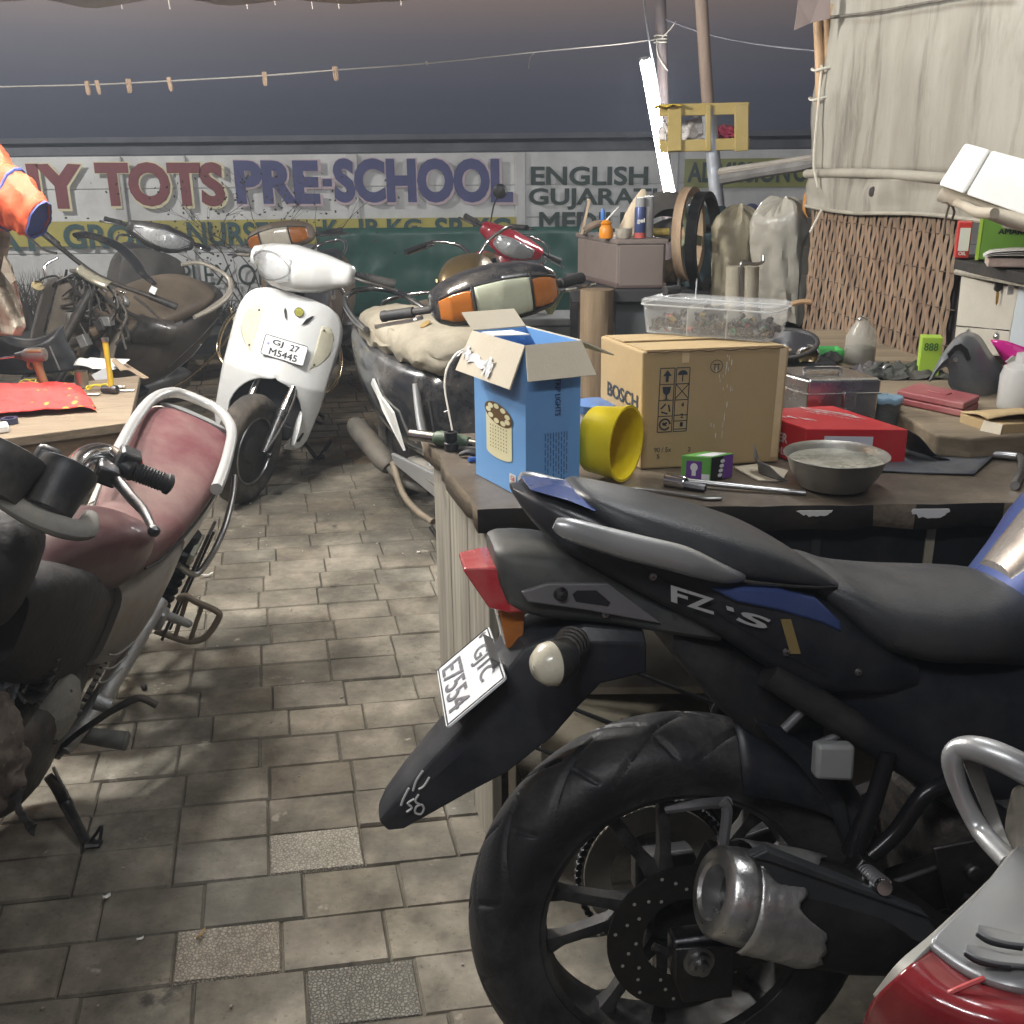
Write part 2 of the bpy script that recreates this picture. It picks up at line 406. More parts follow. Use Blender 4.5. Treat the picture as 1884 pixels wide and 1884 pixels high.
def scrap(px,py,w_,l_,a,m_,lab,cat='scrap',curl=.3):
 p=onz(px,py,.004);bm=bmnew()
 sheet(bm,6,4,lambda u,v:(w_*(u-.5)*(1-abs(v-.5)*.7),l_*(v-.5),.003+curl*w_*(u-.5)**2*2+.002*math.sin(9*v+3*u)))
 o=obj('floor_scrap',bm,m_,solid=.0012);o.location=p;o.rotation_euler=(0,0,a);tag(o,lab,cat)
scrap(380,1060,.05,.012,.4,M_paper,'thin pale paper strip on the paving right of the red motorcycle seat')
scrap(770,1017,.012,.012,.1,M_paper,'tiny white paper scrap on the paving by the bench side board')
scrap(197,1652,.016,.011,.9,M_paper,'small white scrap on a dark paver below the side stand foot')
scrap(258,1730,.014,.005,.6,M_paper,'pale paper sliver lying alone on a dark paver in the bottom corner')
scrap(370,1722,.028,.006,1.2,mat('straw',(.35,.24,.12),.7),'brown straw bit between dark paver and pebbled paver')
bm=bmnew();bmesh.ops.create_icosphere(bm,subdivisions=2,radius=.009)
for v in bm.verts:v.co*=1+.3*fbm(*(v.co*90).to_tuple())
o=obj('pebble',bm,M_grease);o.location=onz(265,1264,.008);tag(o,'dark greasy lump lying on the pale paving beside the gear lever','lump')
WY=9.8
def wp(px,py,dy=0.):return ony(px,py,WY-dy)
M_wall=mat('whitewash',(.62,.625,.62),.8,0,.1,2.2,.12,14,(.24,.235,.22),.14,1.6)
M_wallp=mat('whitewash_post',(.57,.57,.565),.8,0,.1,2.2,.12,14,(.22,.21,.2),.14,1.6)
ztop=wp(500,284).z
wr=root('compound_wall',(0,WY,0),'long white precast compound wall painted with school lettering across the road','wall')
bm=bmnew();nrow=5;zb=-.02
for k in range(nrow):
 z0=zb+(ztop-zb)*k/nrow;z1=zb+(ztop-zb)*(k+1)/nrow
 box(bm,(0,.03,(z0+z1)/2),(26,.06,z1-z0-.006))
box(bm,(0,.045,ztop/2),(26,.04,ztop-.01))
obj('panel',bm,M_wall,wr,smooth=False,bev=.004)
for px in(-420,-120,215,333,648,957,1238,1560,1880):
 x=wp(px,300).x;bm=bmnew();box(bm,(x,.012,ztop/2-.01),(.1,.09,ztop+.012))
 obj('post',bm,M_wallp,wr,smooth=False,bev=.01)
bm=bmnew();box(bm,(0,.055,ztop+.045),(26,.1,.07));obj('coping',bm,mat('dark_coping',(.115,.12,.135),.85,0,.3,3),wr,smooth=False)
M_yel=mat('yellow_band',(.42,.37,.10),.75,0,.14,3,.1,20,(.25,.23,.15),.1,2)
M_olive=mat('olive_band',(.26,.27,.085),.75,0,.14,3,.1,20)
def band(x0,y0,x1,y1,m_,dy):
 a,b=wp(x0,y1,dy),wp(x1,y0,dy);bm=bmnew()
 quad(bm,(a.x,a.y-WY,a.z),(b.x,a.y-WY,a.z),(b.x,a.y-WY,b.z),(a.x,a.y-WY,b.z))
 return obj('painted_band',bm,m_,wr,smooth=False)
band(-420,399,950,459,M_yel,.037)
band(1258,288,1700,346,M_olive,.037)
M_mar=mat('maroon_letter_paint',(.19,.055,.062),.7,0,.12,5)
M_navy=mat('navy_letter_paint',(.075,.08,.19),.7,0,.12,5)
M_cream=mat('cream_outline_paint',(.62,.57,.38),.7,0,.08,5)
M_pinkl=mat('pink_outline_paint',(.50,.40,.43),.7,0,.08,5)
M_teal=mat('teal_letter_paint',(.045,.09,.095),.7,0,.15,5)
M_dkl=mat('dark_letter_paint',(.04,.06,.052),.7,0,.15,5)
def wtext(s,x0,y0,x1,y1,m_,bold=.02,outline=None,dy=.043):
 """painted words; pixel box of the letters on the wall face"""
 a,b=wp(x0,y1,dy),wp(x1,y1,dy);h=wp(x0,y0,dy).z-a.z
 bm=bmnew();text(bm,s,(a.x,-dy-.003,a.z),(b.x-a.x,0,b.z-a.z),(0,0,h),0,bold)
 obj('lettering',bm,m_,wr,smooth=False)
 if outline:
  bm=bmnew();k=.016
  text(bm,s,(a.x-k+.012,-dy+.0,a.z-k-.008),(b.x-a.x+2*k,0,b.z-a.z),(0,0,h+2*k),0,bold+.010)
  obj('letter_outline',bm,outline,wr,smooth=False)
wtext('TI',-190,301,-60,386,M_mar,.05,M_cream)
wtext('NY',-2,301,160,384,M_mar,.05,M_cream)
wtext('TOTS',183,298,417,380,M_mar,.05,M_cream)
wtext('PRE',436,295,590,375,M_navy,.05,M_pinkl)
wtext('-',594,329,611,343,M_navy,.02,M_pinkl)
wtext('SCHOOL',616,291,944,373,M_navy,.05,M_pinkl)
wtext('PLAY',-80,415,85,462,M_teal,.03)
wtext('GROUP.',120,412,335,458,M_teal,.03)
wtext('NURSERY',347,408,560,452,M_teal,.03)
wtext('K.',596,404,632,446,M_teal,.03)
wtext('JR.KG.',655,402,788,444,M_teal,.03)
wtext('SR.KG',801,400,940,442,M_teal,.03)
wtext('COMPLEX,OPP',232,486,520,531,M_dkl,.004)
wtext('ENGLISH',977,306,1192,341,M_dkl,.03)
wtext('GUJARATI',973,346,1208,386,M_dkl,.03)
wtext('MEDIUM',992,390,1190,428,M_dkl,.03)
wtext('ADMISSION',1264,298,1452,336,M_dkl,.03)
wtext('OPEN',1458,297,1545,335,M_dkl,.03)
wtext('2024',1370,374,1480,412,M_navy,.03)
fr=root('sheet_fence',(0,9.3,0),'low dark green metal sheet fence standing before the lettered wall','fence')
a,b=ony(585,420,9.3),ony(1105,416,9.3)
M_green=mat('green_sheet',(.028,.095,.075),.38,0,.15,1.2,.25,5,(.10,.13,.11),.05,1.2)
bm=bmnew()
sheet(bm,60,12,lambda u,v:(a.x+(b.x-a.x)*u,.02*fbm(u*9,v*4,3)+.006*math.sin(u*60),(a.z+(b.z-a.z)*u)*v))
obj('sheet_panel',bm,M_green,fr,solid=.004)
for t in(0,.34,.68,1):
 bm=bmnew();box(bm,(a.x+(b.x-a.x)*t,.05,a.z/2),(.05,.05,a.z+.02));obj('post',bm,M_dsteel,fr,smooth=False)
sr=root('dark_shed',(-2,15,0),'unlit long shed roof showing as a dark band above the lettered wall','shed')
z1=ony(400,262,15).z
bm=bmnew();box(bm,(0,2,z1/2),(44,4,z1));obj('wall',bm,mat('shed_hazed',(.22,.24,.29),.9,0,.2,2),sr,smooth=False)  # far wall colour lightened to stand in for haze
bm=bmnew();box(bm,(0,2,z1+.04),(44.6,4.6,.07));obj('roof',bm,mat('shed_roof_hazed',(.30,.32,.37),.8,0,.2,2),sr,smooth=False)  # roof colour lightened for haze in the same way
sr=root('pale_roof_hut',(0,19,0),'small hut with a faint grey sheet roof far behind the lettered wall','hut')
a,b=ony(725,258,19),ony(995,246,19);zt=b.z
bm=bmnew();box(bm,((a.x+b.x)/2,1,a.z/2),(b.x-a.x-.4,2,a.z));obj('wall',bm,MATS['shed_hazed'],sr,smooth=False)
bm=bmnew();prism(bm,[(a.x,a.z),(b.x,a.z),(b.x-.1,zt),(a.x+.55,zt)],(0,0,0),(1,0,0),(0,0,1),2.2,-2.2);obj('roof',bm,mat('hut_roof',(.5,.53,.55),.7,0,.2,3),sr,smooth=False)
def twigs(bm,o,d,L_,r,depth,rnd):
 pts=[V(o)];dd=V(d).normalized()
 for k in range(4):
  dd=(dd+V((rnd.gauss(0,.22),rnd.gauss(0,.12),rnd.gauss(0,.15)))).normalized();pts.append(pts[-1]+dd*L_/4)
 tube(bm,pts,[r,r*.55],5,2)
 if depth:
  for k in range(rnd.randint(2,4)):
   p=pts[rnd.randint(1,4)];twigs(bm,p,dd+V((rnd.gauss(0,.7),rnd.gauss(0,.3),rnd.gauss(.05,.4))),L_*rnd.uniform(.4,.65),r*.5,depth-1,rnd)
rnd=random.Random(12)
M_twig=mat('dry_twig',(.075,.06,.05),.85,0,.3,9)
c=onz(480,590,0);sh=root('bare_shrub',(c.x,9.15,0),'leafless thin twiggy shrub in front of the maroon and blue lettering','shrub')
bm=bmnew()
for k in range(6):
 twigs(bm,(rnd.gauss(0,.08),rnd.gauss(0,.03),0),(rnd.gauss(0,.55),rnd.gauss(0,.06),1),rnd.uniform(.75,1.0),.007,2,rnd)
obj('branches',bm,M_twig,sh)
bm=bmnew()
for k in range(260):
 p=V((rnd.gauss(0,.5),rnd.gauss(0,.08),rnd.uniform(.5,1.25)));box(bm,p,(.02,.004,.014),Mx.Rotation(rnd.random()*6,3,V((rnd.random(),rnd.random(),1)).normalized()))
obj('leaves',bm,mat('dry_leaf',(.06,.055,.04),.8,0,.4,6),sh,smooth=False)
def weeds(name,px,py,yy,w_,h_,n_,m_,lab,spread=.3):
 c=onz(px,py,0);s_=root(name,(ony(px,py,yy).x,yy,0),lab,'weeds');bm=bmnew()
 for k in range(n_):
  x=rnd.uniform(-w_,w_);a=rnd.gauss(0,spread);hh=h_*rnd.uniform(.4,1)
  y=rnd.gauss(0,.06);q=.006
  p=[V((x+math.sin(a*t*1.4)*hh*t,y+.1*t*rnd.gauss(0,.3),hh*t*math.cos(a*t)))for t in(0,.35,.7,1)]
  for i in range(3):
   ww=q*(1-i/3.3);w2=q*(1-(i+1)/3.3)
   quad(bm,p[i]-V((ww,0,0)),p[i]+V((ww,0,0)),p[i+1]+V((w2,0,0)),p[i+1]-V((w2,0,0)))
 return tag(obj('blades',bm,m_,s_,smooth=False)),s_
weeds('weed_clump',55,560,8.9,.55,.52,700,mat('dead_weed',(.07,.06,.05),.9,0,.4,8),'dark dead weeds at the wall foot behind the stripped scooter')
weeds('weed_clump',380,560,9.1,.5,.34,380,mat('grey_weed',(.06,.062,.055),.9,0,.4,8),'low grey weeds at the wall foot below the black shop lettering',.7)
pr=root('plant_pot',onz(1012,672,0),'grey concrete planter with a wide pale rim beside the wooden stump','planter')
yp=pr.location.y;zr=ony(1012,590,yp).z
bm=bmnew();box(bm,(0,0,zr/2),(.30,.3,zr),None,(1.1,1.1));obj('pot',bm,mat('pot_concrete',(.13,.135,.13),.85,0,.25,7,.3,30),pr,smooth=False,bev=.02)
bm=bmnew();box(bm,(0,0,zr+.02),(.41,.41,.05));obj('rim',bm,mat('pot_rim',(.22,.225,.215),.8,0,.2,8,.3,30),pr,smooth=False,bev=.012)
al=root('aloe_plant',(pr.location.x,pr.location.y,zr+.046),'small yellow-green aloe with pointed leaves growing in the grey planter','plant')
bm=bmnew()
for k in range(11):
 a=k*2.4;rr=.35+.5*rnd.random();d=V((math.cos(a)*rr,math.sin(a)*rr,1)).normalized();Lk=rnd.uniform(.16,.27)
 tube(bm,[(0,0,-.01),d*Lk*.5,d*Lk+V((0,0,.02))],[.019,.014,.001],6,4,flat=.4)
obj('leaves',bm,mat('aloe_leaf',(.18,.19,.07),.5,0,.3,9,0,70,(.3,.2,.08),.1,9),al)
ar=root('awning',(0,0,0),'brown tarpaulin awning whose fringed front edge hangs along the top of the view','awning')
a=ony(-700,7,4.4);b=ony(800,2,4.4)
bm=bmnew()
sheet(bm,60,14,lambda u,v:(a.x+(b.x-a.x)*u+.1*v,4.4-v*3.0,a.z+(b.z-a.z)*u+.012*math.sin(u*40)*(1-v)+v*.62+.02*math.sin(v*PI)+.02*fbm(u*8,v*6)))
obj('cover',bm,mat('brown_tarp',(.33,.24,.17),.8,0,.15,5,.2,20),ar,solid=.004)
bm=bmnew()
for px in(222,310,453,505,573,622,737):
 bm=bmnew();p=ony(px,3,4.4);L_=rnd.uniform(.010,.02)if px in(505,737)else.026
 tube(bm,[p+V((0,0,.01)),p+V((.002,0,-L_*.6)),p+V((.003,0,-L_))],.0022,6,3)
 obj('fringe',bm,mat('white_cord',(.45,.40,.35),.7),ar)
M_tubeoff=mat('lamp_housing',(.7,.7,.7),.4)
def lamp_fitting(loc,rz,lab,hang):
 t=root('tube_lamp',(loc[0],loc[1],loc[2]),lab,'lamp',rz)
 bm=bmnew();box(bm,(0,0,.02),(1.26,.06,.05));obj('housing',bm,M_tubeoff,t,smooth=False,bev=.008)
 bm=bmnew();rod(bm,(-.6,0,-.022),(.6,0,-.022),.012);obj('tube',bm,mat('lit_tube',(1,1,1),.4,emit=(1,.98,.94,2)),t)
 for s in(-.5,.5):bm=bmnew();rod(bm,(s,0,.04),(s,0,.04+hang),.002);obj('hanger',bm,M_wire,t)
lamp_fitting(LAMP_A,R_(20),'lit tube lamp hanging under the brown awning just above the view',.12)
lamp_fitting(LAMP_B,R_(12),'added fill tube lamp, unseen behind the photographer',.5)
lamp_fitting(LAMP_C,R_(100),'lit tube lamp hanging over the workbench before the canvas sheet, above the view',.5)
pole_y=7.45
pr=root('lamp_pole',(ony(1222,420,pole_y).x,pole_y,0),'thin rusty iron pole behind the lit white tube light','pole')
p1=ony(1228,420,pole_y);p0=ony(1213,-60,pole_y)
d=(p1-p0);p2=p1-d*(p1 .z/d.z)
bm=bmnew();q=V(pr.location);rod(bm,p2-q,p0-q,.037,None,14);obj('shaft',bm,mat('rusty_pole',(.19,.16,.16),.6,.2,.25,7,.1,40,(.2,.12,.09),.2,3),pr)
bm=bmnew()
zz=ony(1215,72,pole_y)-q
for k in range(3):lathe(bm,[(.041,-.006),(.047,0),(.041,.006)],zz+V((0,0,-.02+k*.02)),(0,0,1),14)
tube(bm,[zz+V((0,-.04,0)),zz+V((.06,-.05,.06)),zz+V((.09,-.05,.1))],.004,6,4)
tube(bm,[zz+V((-.03,-.04,0)),zz+V((-.02,-.05,-.1)),zz+V((.05,-.05,-.2))],.004,6,4)
obj('rope_tie',bm,mat('pale_rope',(.5,.47,.4),.9),pr)
ta,tb=ony(1186,106,pole_y-.32),ony(1238,394,pole_y-.32)
tl=root('tube_light',tb,'long glowing white tube light leaning on the iron pole','lamp')
bm=bmnew();dn=(ta-tb);nrm=V((0,1,0))
rod(bm,dn*.01,dn*.99,.033,None,16)
obj('lit_tube',bm,mat('glowing_tube',(1,1,1),.4,emit=(1,1,1,72)),tl)
for s in(0,1):bm=bmnew();rod(bm,dn*(s*.985-.005),dn*(s*.985+.02),.034);obj('end_cap',bm,M_tubeoff,tl)
sl_=root('wall_fill_lamp',(LAMP_D[0],LAMP_D[1],0),'added lamp on a grey pole, unseen beyond the left edge, brightening the lettered wall','lamp')
bm=bmnew();tube(bm,[(-.4,.2,0),(-.4,.2,3.6),(-.3,.15,4.1),(0,0,4.15)],[.05,.045,.04,.03],10,4);obj('pole',bm,M_steel,sl_)
bm=bmnew();box(bm,(0,0,4.12),(.4,.18,.08));obj('lamp_head',bm,M_tubeoff,sl_,bev=.02)
bm=bmnew();rod(bm,dn*.03+V((0,.055,0)),dn*.97+V((0,.055,0)),.017);obj('batten',bm,M_tubeoff,tl)
wr_=bmnew()
tube(wr_,[ony(1181,-30,7.2),ony(1192,60,7.2),ony(1208,150,7.25),ony(1222,250,7.3),ony(1240,345,7.3),ony(1256,415,7.3)],.0055,6,6)
tag(obj('power_wire',wr_,mat('white_wire',(.55,.56,.6),.5)),'thin white wire running down the iron pole beside the tube light','wire')
wr_=bmnew()
tube(wr_,[ony(1225,36,7.3),ony(1300,62,6.6),ony(1400,82,6),ony(1510,94,5.2)],.004,6,6)
tag(obj('slack_wire',wr_,mat('grey_wire',(.16,.16,.19),.5)),'faint slack wire from the iron pole toward the canvas','wire')
LY=5.6
cl=[(-60,161),(160,156),(312,149),(487,139),(616,129),(790,116),(1000,94),(1130,82),(1208,72)]
LP=[ony(x,y,LY+(1.8*max(0,x-600)/608))for x,y in cl]
bm=bmnew();tube(bm,LP,.0038,6,6)
kx=ony(785,116,LY+.55);lathe(bm,[(.001,-.012),(.012,0),(.001,.012)],kx,(1,0,0),8)
t0=ony(985,96,LY+1.14);tube(bm,[t0,t0+V((-.03,0,-.03)),t0+V((-.04,0,-.09))],.003,5,4)
tag(obj('clothes_line',bm,mat('line_cord',(.50,.47,.42),.8)),'pale clothes line strung across the night sky','line')
M_peg=mat('wood_peg',(.58,.40,.27),.7,0,.2,60)
pegs=[(160,156,'leftmost wooden peg of six on the clothes line'),(178,155,'wooden peg close beside the leftmost one on the line'),(236,152,'wooden peg third from the left on the clothes line'),(311,149,'wooden peg fourth from the left on the clothes line'),(486,139,'wooden peg fifth from the left on the clothes line'),(616,129,'rightmost wooden peg hanging on the clothes line')]
PEG=None
for k,(x,y,lab)in enumerate(pegs):
 p=ony(x,y-3,LY-.006+(1.8*max(0,x-600)/608));o=bpy.data.objects.new('clothes_peg',None);COL.objects.link(o)
 o.scale=(.82,)*3;o.location=p;o.rotation_euler=(0,-.12 if k%2 else-.02,.5*(k%3));tag(o,lab,'peg','pegs on the clothes line')
 if k==0:
  for s in(-1,1):
   bm=bmnew();prism(bm,[(-.011,.012),(.011,.012),(.011,-.05),(.006,-.068),(-.006,-.068),(-.011,-.05)],(0,s*.007,0),(1,0,0),(0,0,1),.009,-.0045)
   PEG=[obj('jaw',bm,M_peg,o,smooth=False)]+(PEG or[])
  bm=bmnew();rod(bm,(-.012,0,-.018),(.012,0,-.018),.007);PEG.append(obj('spring',bm,M_steel,o))
 else:
  for c in PEG:
   n_=c.copy();COL.objects.link(n_);n_.parent=o
BZ=.755
M_bench=mat('greasy_bench_top',(.135,.108,.08),.33,0,.35,6,.12,40,(.04,.034,.028),.32,3.5)
M_benchedge=mat('black_bench_edge',(.028,.026,.025),.6,0,.3,8,.3,30,(.11,.08,.05),.1,6)
M_gwood=wood('weathered_grey_board',(.20,.185,.15),(.40,.375,.31),2,1.2,.8,.3,(.13,.11,.09),.25)
M_plank=wood('planed_plank',(.15,.115,.078),(.24,.19,.135),0,1.,.65,.25,(.16,.12,.08),.15)
M_tan=mat('tan_board',(.36,.32,.24),.7,0,.12,8,.1,40,(.16,.13,.1),.16,6)
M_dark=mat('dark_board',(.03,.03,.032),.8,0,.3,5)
FL,FR_,BL,BR=V((-.06,1.741,BZ)),V((2.3,1.742,BZ)),V((-.203,2.27,BZ)),V((2.3,2.5,BZ))
wb=root('workbench',(1,2,0),'long dark topped workbench with grey side board, loaded with boxes and tools','workbench')
W0=V((1,2,0))
bm=bmnew()
nU,nV=60,16
def top(u,v):
 a=FL.lerp(FR_,u);b=BL.lerp(BR,u);p=a.lerp(b,v)
 j=.006*fbm(p.x*14,p.y*14,2)if(u<.01 or v<.01)else 0
 return p-W0+V((j,j,.0012*fbm(p.x*5,p.y*5,9)))
g=sheet(bm,nU,nV,top)
edge=[g[0][j]for j in range(nV,-1,-1)]+[g[i][0]for i in range(1,nU+1)]
prev=None
for v in edge:
 k=.004*fbm(v.co.x*30,v.co.y*30,5)
 a=bm.verts.new(v.co+V((k,k,-.046+.004*fbm(v.co.x*22,v.co.y*22,1))))
 if prev:f=bm.faces.new((prev[0],v,a,prev[1]));f.material_index=1 if prev[0].co.y<FL.y-2+.004 and v.co.y<FL.y-2+.004 else 2
 prev=(v,a)
M_endwood=wood('chipped_edge_wood',(.17,.13,.09),(.33,.27,.19),1,1.2,.7,.3,(.07,.055,.045),.3)
tp_=obj('top',bm,[M_bench,M_benchedge,M_endwood],wb,angle=30)
md=tp_.modifiers.new('s','SOLIDIFY');md.thickness=.004;md.offset=-1
bm=bmnew();quad(bm,*[p-W0-V((0,0,.043))for p in(FL+V((.02,.02,0)),FR_,BR,BL+V((.02,0,0)))]);obj('underside',bm,M_dark,wb,smooth=False)
e1=(BL-FL).normalized();Ls=(BL-FL).length
sb=bmnew();ins=V((.028,.0,0))
for k in range(3):
 a=FL+ins+e1*(.012+(Ls-.03)*k/3);b=FL+ins+e1*(.012+(Ls-.03)*(k+1)/3-.004)
 cx=(a+b)/2;box(sb,(cx.x-1,cx.y-2,.356),((b-a).length,.02,.70),basis(e1))
obj('side_board',sb,M_gwood,wb,smooth=False,bev=.003)
bm=bmnew();box(bm,(FL.x+.055-1,FL.y+.03-2,.354),(.016,.03,.70));obj('end_post',bm,M_tan,wb,smooth=False,bev=.003)
bm=bmnew();box(bm,(1.16-1,1.80-2,.66),(2.2,.02,.10));obj('apron',bm,M_matblack,wb,smooth=False)
bm=bmnew();box(bm,(1.12-1,2.25-2,.352),(2.3,.015,.68));obj('back_panel',bm,M_dark,wb,smooth=False)
for z,y0,lab in((.365,1.775,'shelf'),(.10,1.79,'shelf')):
 bm=bmnew();box(bm,(1.16-1,(y0+2.22)/2-2,z),(2.2,2.22-y0,.016));obj(lab,bm,M_tan,wb,smooth=False,bev=.002)
for px,m_ in((1708,M_tan),(1500,M_dark)):
 x=ony(px,1010,1.79).x;bm=bmnew();box(bm,(x-1,1.80-2,.356),(.016,.03,.70));obj('upright',bm,m_,wb,smooth=False)
for(x0,y0,x1,y1)in((1135,1225,1308,1292),(1040,1298,1160,1345),(968,1368,1060,1405)):
 bm=bmnew();a=ony(x0,y0,1.715)-W0;b=ony(x1,y1,1.705)-W0;d=b-a;rod(bm,a-d*.1,a+d*1.1,.0045,None,8);obj('rail',bm,M_dsteel,wb)
bm=bmnew();a=ony(1268,1160,1.73)-W0;b=ony(1318,1330,1.71)-W0;rod(bm,a,b,.0055,None,8);obj('rail',bm,M_dsteel,wb)
for(px,py,ww,hh)in((1500,940,.03,.008),(1712,937,.034,.013)):
 p=ony(px,py,1.738);bm=bmnew()
 pl=[(ww*math.cos(a)*(1+.25*fbm(a*3,px)),(.001 if math.sin(a)>0 else hh*1.3*math.sin(a)*(1+.5*fbm(a*4,px+7))))for a in[2*PI*k/26 for k in range(26)]]
 prism(bm,pl,p-W0,(1,0,0),(0,0,1),.0018,-.0005);obj('paint_chip',bm,M_paper,wb,smooth=False)
cr=root('spares_tray',(.47,1.92,.374),'yellow plastic rimmed tray of greasy spares on the bench shelf behind the tyre','tray')
bm=bmnew();lathe(bm,[(.001,.002),(.085,.002),(.10,.022),(.104,.022),(.09,-.001),(.001,0)],(0,0,0),(0,0,1),36);obj('rim',bm,mat('yellow_tray',(.45,.30,.03),.5,0,.2,6,0,70,(.1,.08,.05),.2,7),cr)
rs=random.Random(5)
for k in range(7):
 bm=bmnew();p=V((rs.uniform(-.06,.06),rs.uniform(-.05,.05),.012));lathe(bm,[(.006,-.012),(.013,-.01),(.014,.012),(.005,.014)],p+V((0,0,.006)),(rs.gauss(0,1),rs.gauss(0,1),.3),10);obj('spare',bm,[M_grease,M_steel][k%2],cr)
ch=root('rag_bundle',(.28,1.98,.108),'dull red rag stuffed on the low bench shelf seen through the wheel spokes','rag')
bm=bmnew();bmesh.ops.create_icosphere(bm,subdivisions=3,radius=.05)
for v in bm.verts:v.co=V((v.co.x*1.3,v.co.y,v.co.z*.6+.03))*(1+.25*fbm(*(v.co*22)))
obj('cloth',bm,mat('dull_red_rag',(.22,.03,.035),.85,0,.3,20,.4,60),ch)
TZ=.805
st=root('plank_table',(1.1,2.6,0),'thick rough plank table behind the bench carrying the maroon case and grey cowl','table')
M_rough=wood('rough_slab',(.17,.13,.085),(.31,.25,.165),0,.8,.75,.35,(.09,.07,.05),.3)
T0=V((1.1,2.6,0))
pts=[onz(1600,742,TZ),onz(1632,748,TZ),onz(1724,800,TZ),onz(1790,806,TZ),V((1.55,2.14,TZ)),V((1.6,3.4,TZ)),V((.80,3.4,TZ))]
bm=bmnew();prism(bm,[(p.x-T0 .x,p.y-T0 .y)for p in pts],(0,0,TZ-.045),(1,0,0),(0,1,0),.045)
obj('top',bm,M_rough,st,smooth=False,bev=.005)
for(x,y)in((.88,3.3),(1.5,2.3),(1.5,3.3)):
 bm=bmnew();box(bm,(x-T0 .x,y-T0 .y,.38),(.06,.06,.76));obj('leg',bm,M_rough,st,smooth=False)
WA,WB=V((1.045,3.65,0)),V((1.19,2.80,0));WD=(WB-WA).normalized();WN=V((WD.y,-WD.x,0))
if WN.x>0:WN=-WN
def side(s,z,n=0.):return WA+WD*s+V((0,0,z))+WN*n
def side_px(px,py,n=0.):
 o=WA+WN*n;d=ray(px,py);t=(o-CO).dot(WN)/d.dot(WN);p=CO+d*t;return(p-WA).dot(WD),p.z
sl,_=side_px(1489,480);srt,_=side_px(1752,560)
scn=root('bamboo_screen',WA,'brown screen of vertical split bamboo strips woven together below the canvas','screen')
M_bam=mat('split_bamboo',(.175,.115,.075),.75,0,.5,22,.25,90,(.30,.24,.17),.15,9,stretch=(1,1,.25))
M_bamd=mat('dark_backing',(.035,.028,.028),.9,0,.4,9)
nst=38;zt_=side_px(1600,335)[1]+.02
rs=random.Random(9)
bm=bmnew();wst=(srt-sl)/nst
for k in range(nst):
 s0=sl+(k+.5)*wst
 ph=k*2.1;P=[side(s0+.0011*math.sin(z_*1.4+ph)+rs.gauss(0,.0009)+.004*fbm(k*3.3,z_*.05),.40+z_*(zt_-.40)/52,.004+.0025*math.cos(z_*1.4+ph))-WA for z_ in range(53)]
 rings=[]
 for p in P:
  a=wst*.40;t=.0032
  rings.append([p-WD*a,p-WD*a*.5+WN*t,p+WD*a*.5+WN*t,p+WD*a,p-WN*t])
 loft(bm,rings,True,True)
obj('strips',bm,M_bam,scn,angle=50)
bm=bmnew()
for k in range(9):
 z=.42+(zt_-.42)*(k+.5)/9
 for ph in(0,):
  P=[side(sl+wst*(i+.5),z+ph*.022,.004+(.0075 if(i+ph)%2 else-.0055))-WA for i in range(-1,nst+1)]
  tube(bm,P,.0015,5,1)
obj('weave_cord',bm,mat('dark_cord',(.09,.065,.045),.85),scn)
bm=bmnew();a,b,c,d=[side(s,z,-.014)-WA for s,z in((sl,.40),(srt+.02,.40),(srt+.02,zt_),(sl,zt_))];quad(bm,a,b,c,d)
obj('backing',bm,M_bamd,scn,smooth=False)
cv=root('canvas_sheet',WA,'stained beige canvas sheet hung as the shed side wall above the bamboo screen','canvas')
M_can=mat('old_canvas',(.30,.282,.238),.85,0,.08,3,.25,9,(.17,.15,.12),.30,1.3,stretch=(3.5,3.5,.55))
extra_noise(M_can,2.2,.54,.66,(.10,.088,.07),.75,8,(4,4,.5))
extra_noise(M_can,30,.52,.7,(.22,.195,.155),.5,5,(1,1,.4))
s0,_=side_px(1510,200);s1=side_px(1884,200)[0]+1.1
zb0=side_px(1522,322)[1]
def canvas(u,v):
 s=s0+(s1-s0)*u
 z=zb0+.01+(1.02)*v
 n=.012+.005*math.sin(u*21+1.5*math.sin(v*3))*(.35+.65*v)+.014*fbm(u*6,v*3,3)
 n+=.012*max(0,1-u*14)*math.sin(v*9)
 return side(s,z,n)-WA
bm=bmnew();sheet(bm,90,40,canvas);obj('upper_sheet',bm,M_can,cv,solid=.0025)
bm=bmnew()
tube(bm,[side(s0-.02+(s1-s0)*u,zb0+.006*math.sin(u*9)+.003,.022)-WA for u in[k/14 for k in range(15)]],.0145,12,4);obj('hem_roll',bm,mat('canvas_hem',(.31,.285,.235),.85,0,.15,6,.3,22,(.16,.14,.11),.2,4),cv)
z_a=side_px(1515,384)[1]
def flap(u,v):
 s=s0+.0+(s1-s0)*u
 z=zb0-(zb0-z_a+.008*math.sin(u*13))*v
 return side(s,z,.02+.006*math.sin(u*30+v*3)+.012*v*(1-v)+.006*fbm(u*9,v*2,7))-WA
bm=bmnew();sheet(bm,90,10,flap);obj('lower_flap',bm,M_can,cv,solid=.003)
bm=bmnew()
tube(bm,[side(s0+(s1-s0)*u,z_a+.006+.008*math.sin(u*13)*-1,.026)-WA for u in[k/24 for k in range(25)]],.0055,8,3);obj('lower_hem',bm,MATS['canvas_hem'],cv)
bm=bmnew();P=[(1500,34),(1560,30),(1640,20),(1720,6),(1800,-6),(1884,-12)]
tube(bm,[side(*side_px(x,y),.03)-WA for x,y in P],.004,6,5);obj('seam',bm,mat('mould_seam',(.13,.115,.095),.9,0,.4,20),cv)
bm=bmnew();a=side_px(1622,353);lathe(bm,[(.001,.012),(.013,.009),(.017,0)],side(*a,.026)-WA,WN,12);obj('knot',bm,M_bamd,cv)
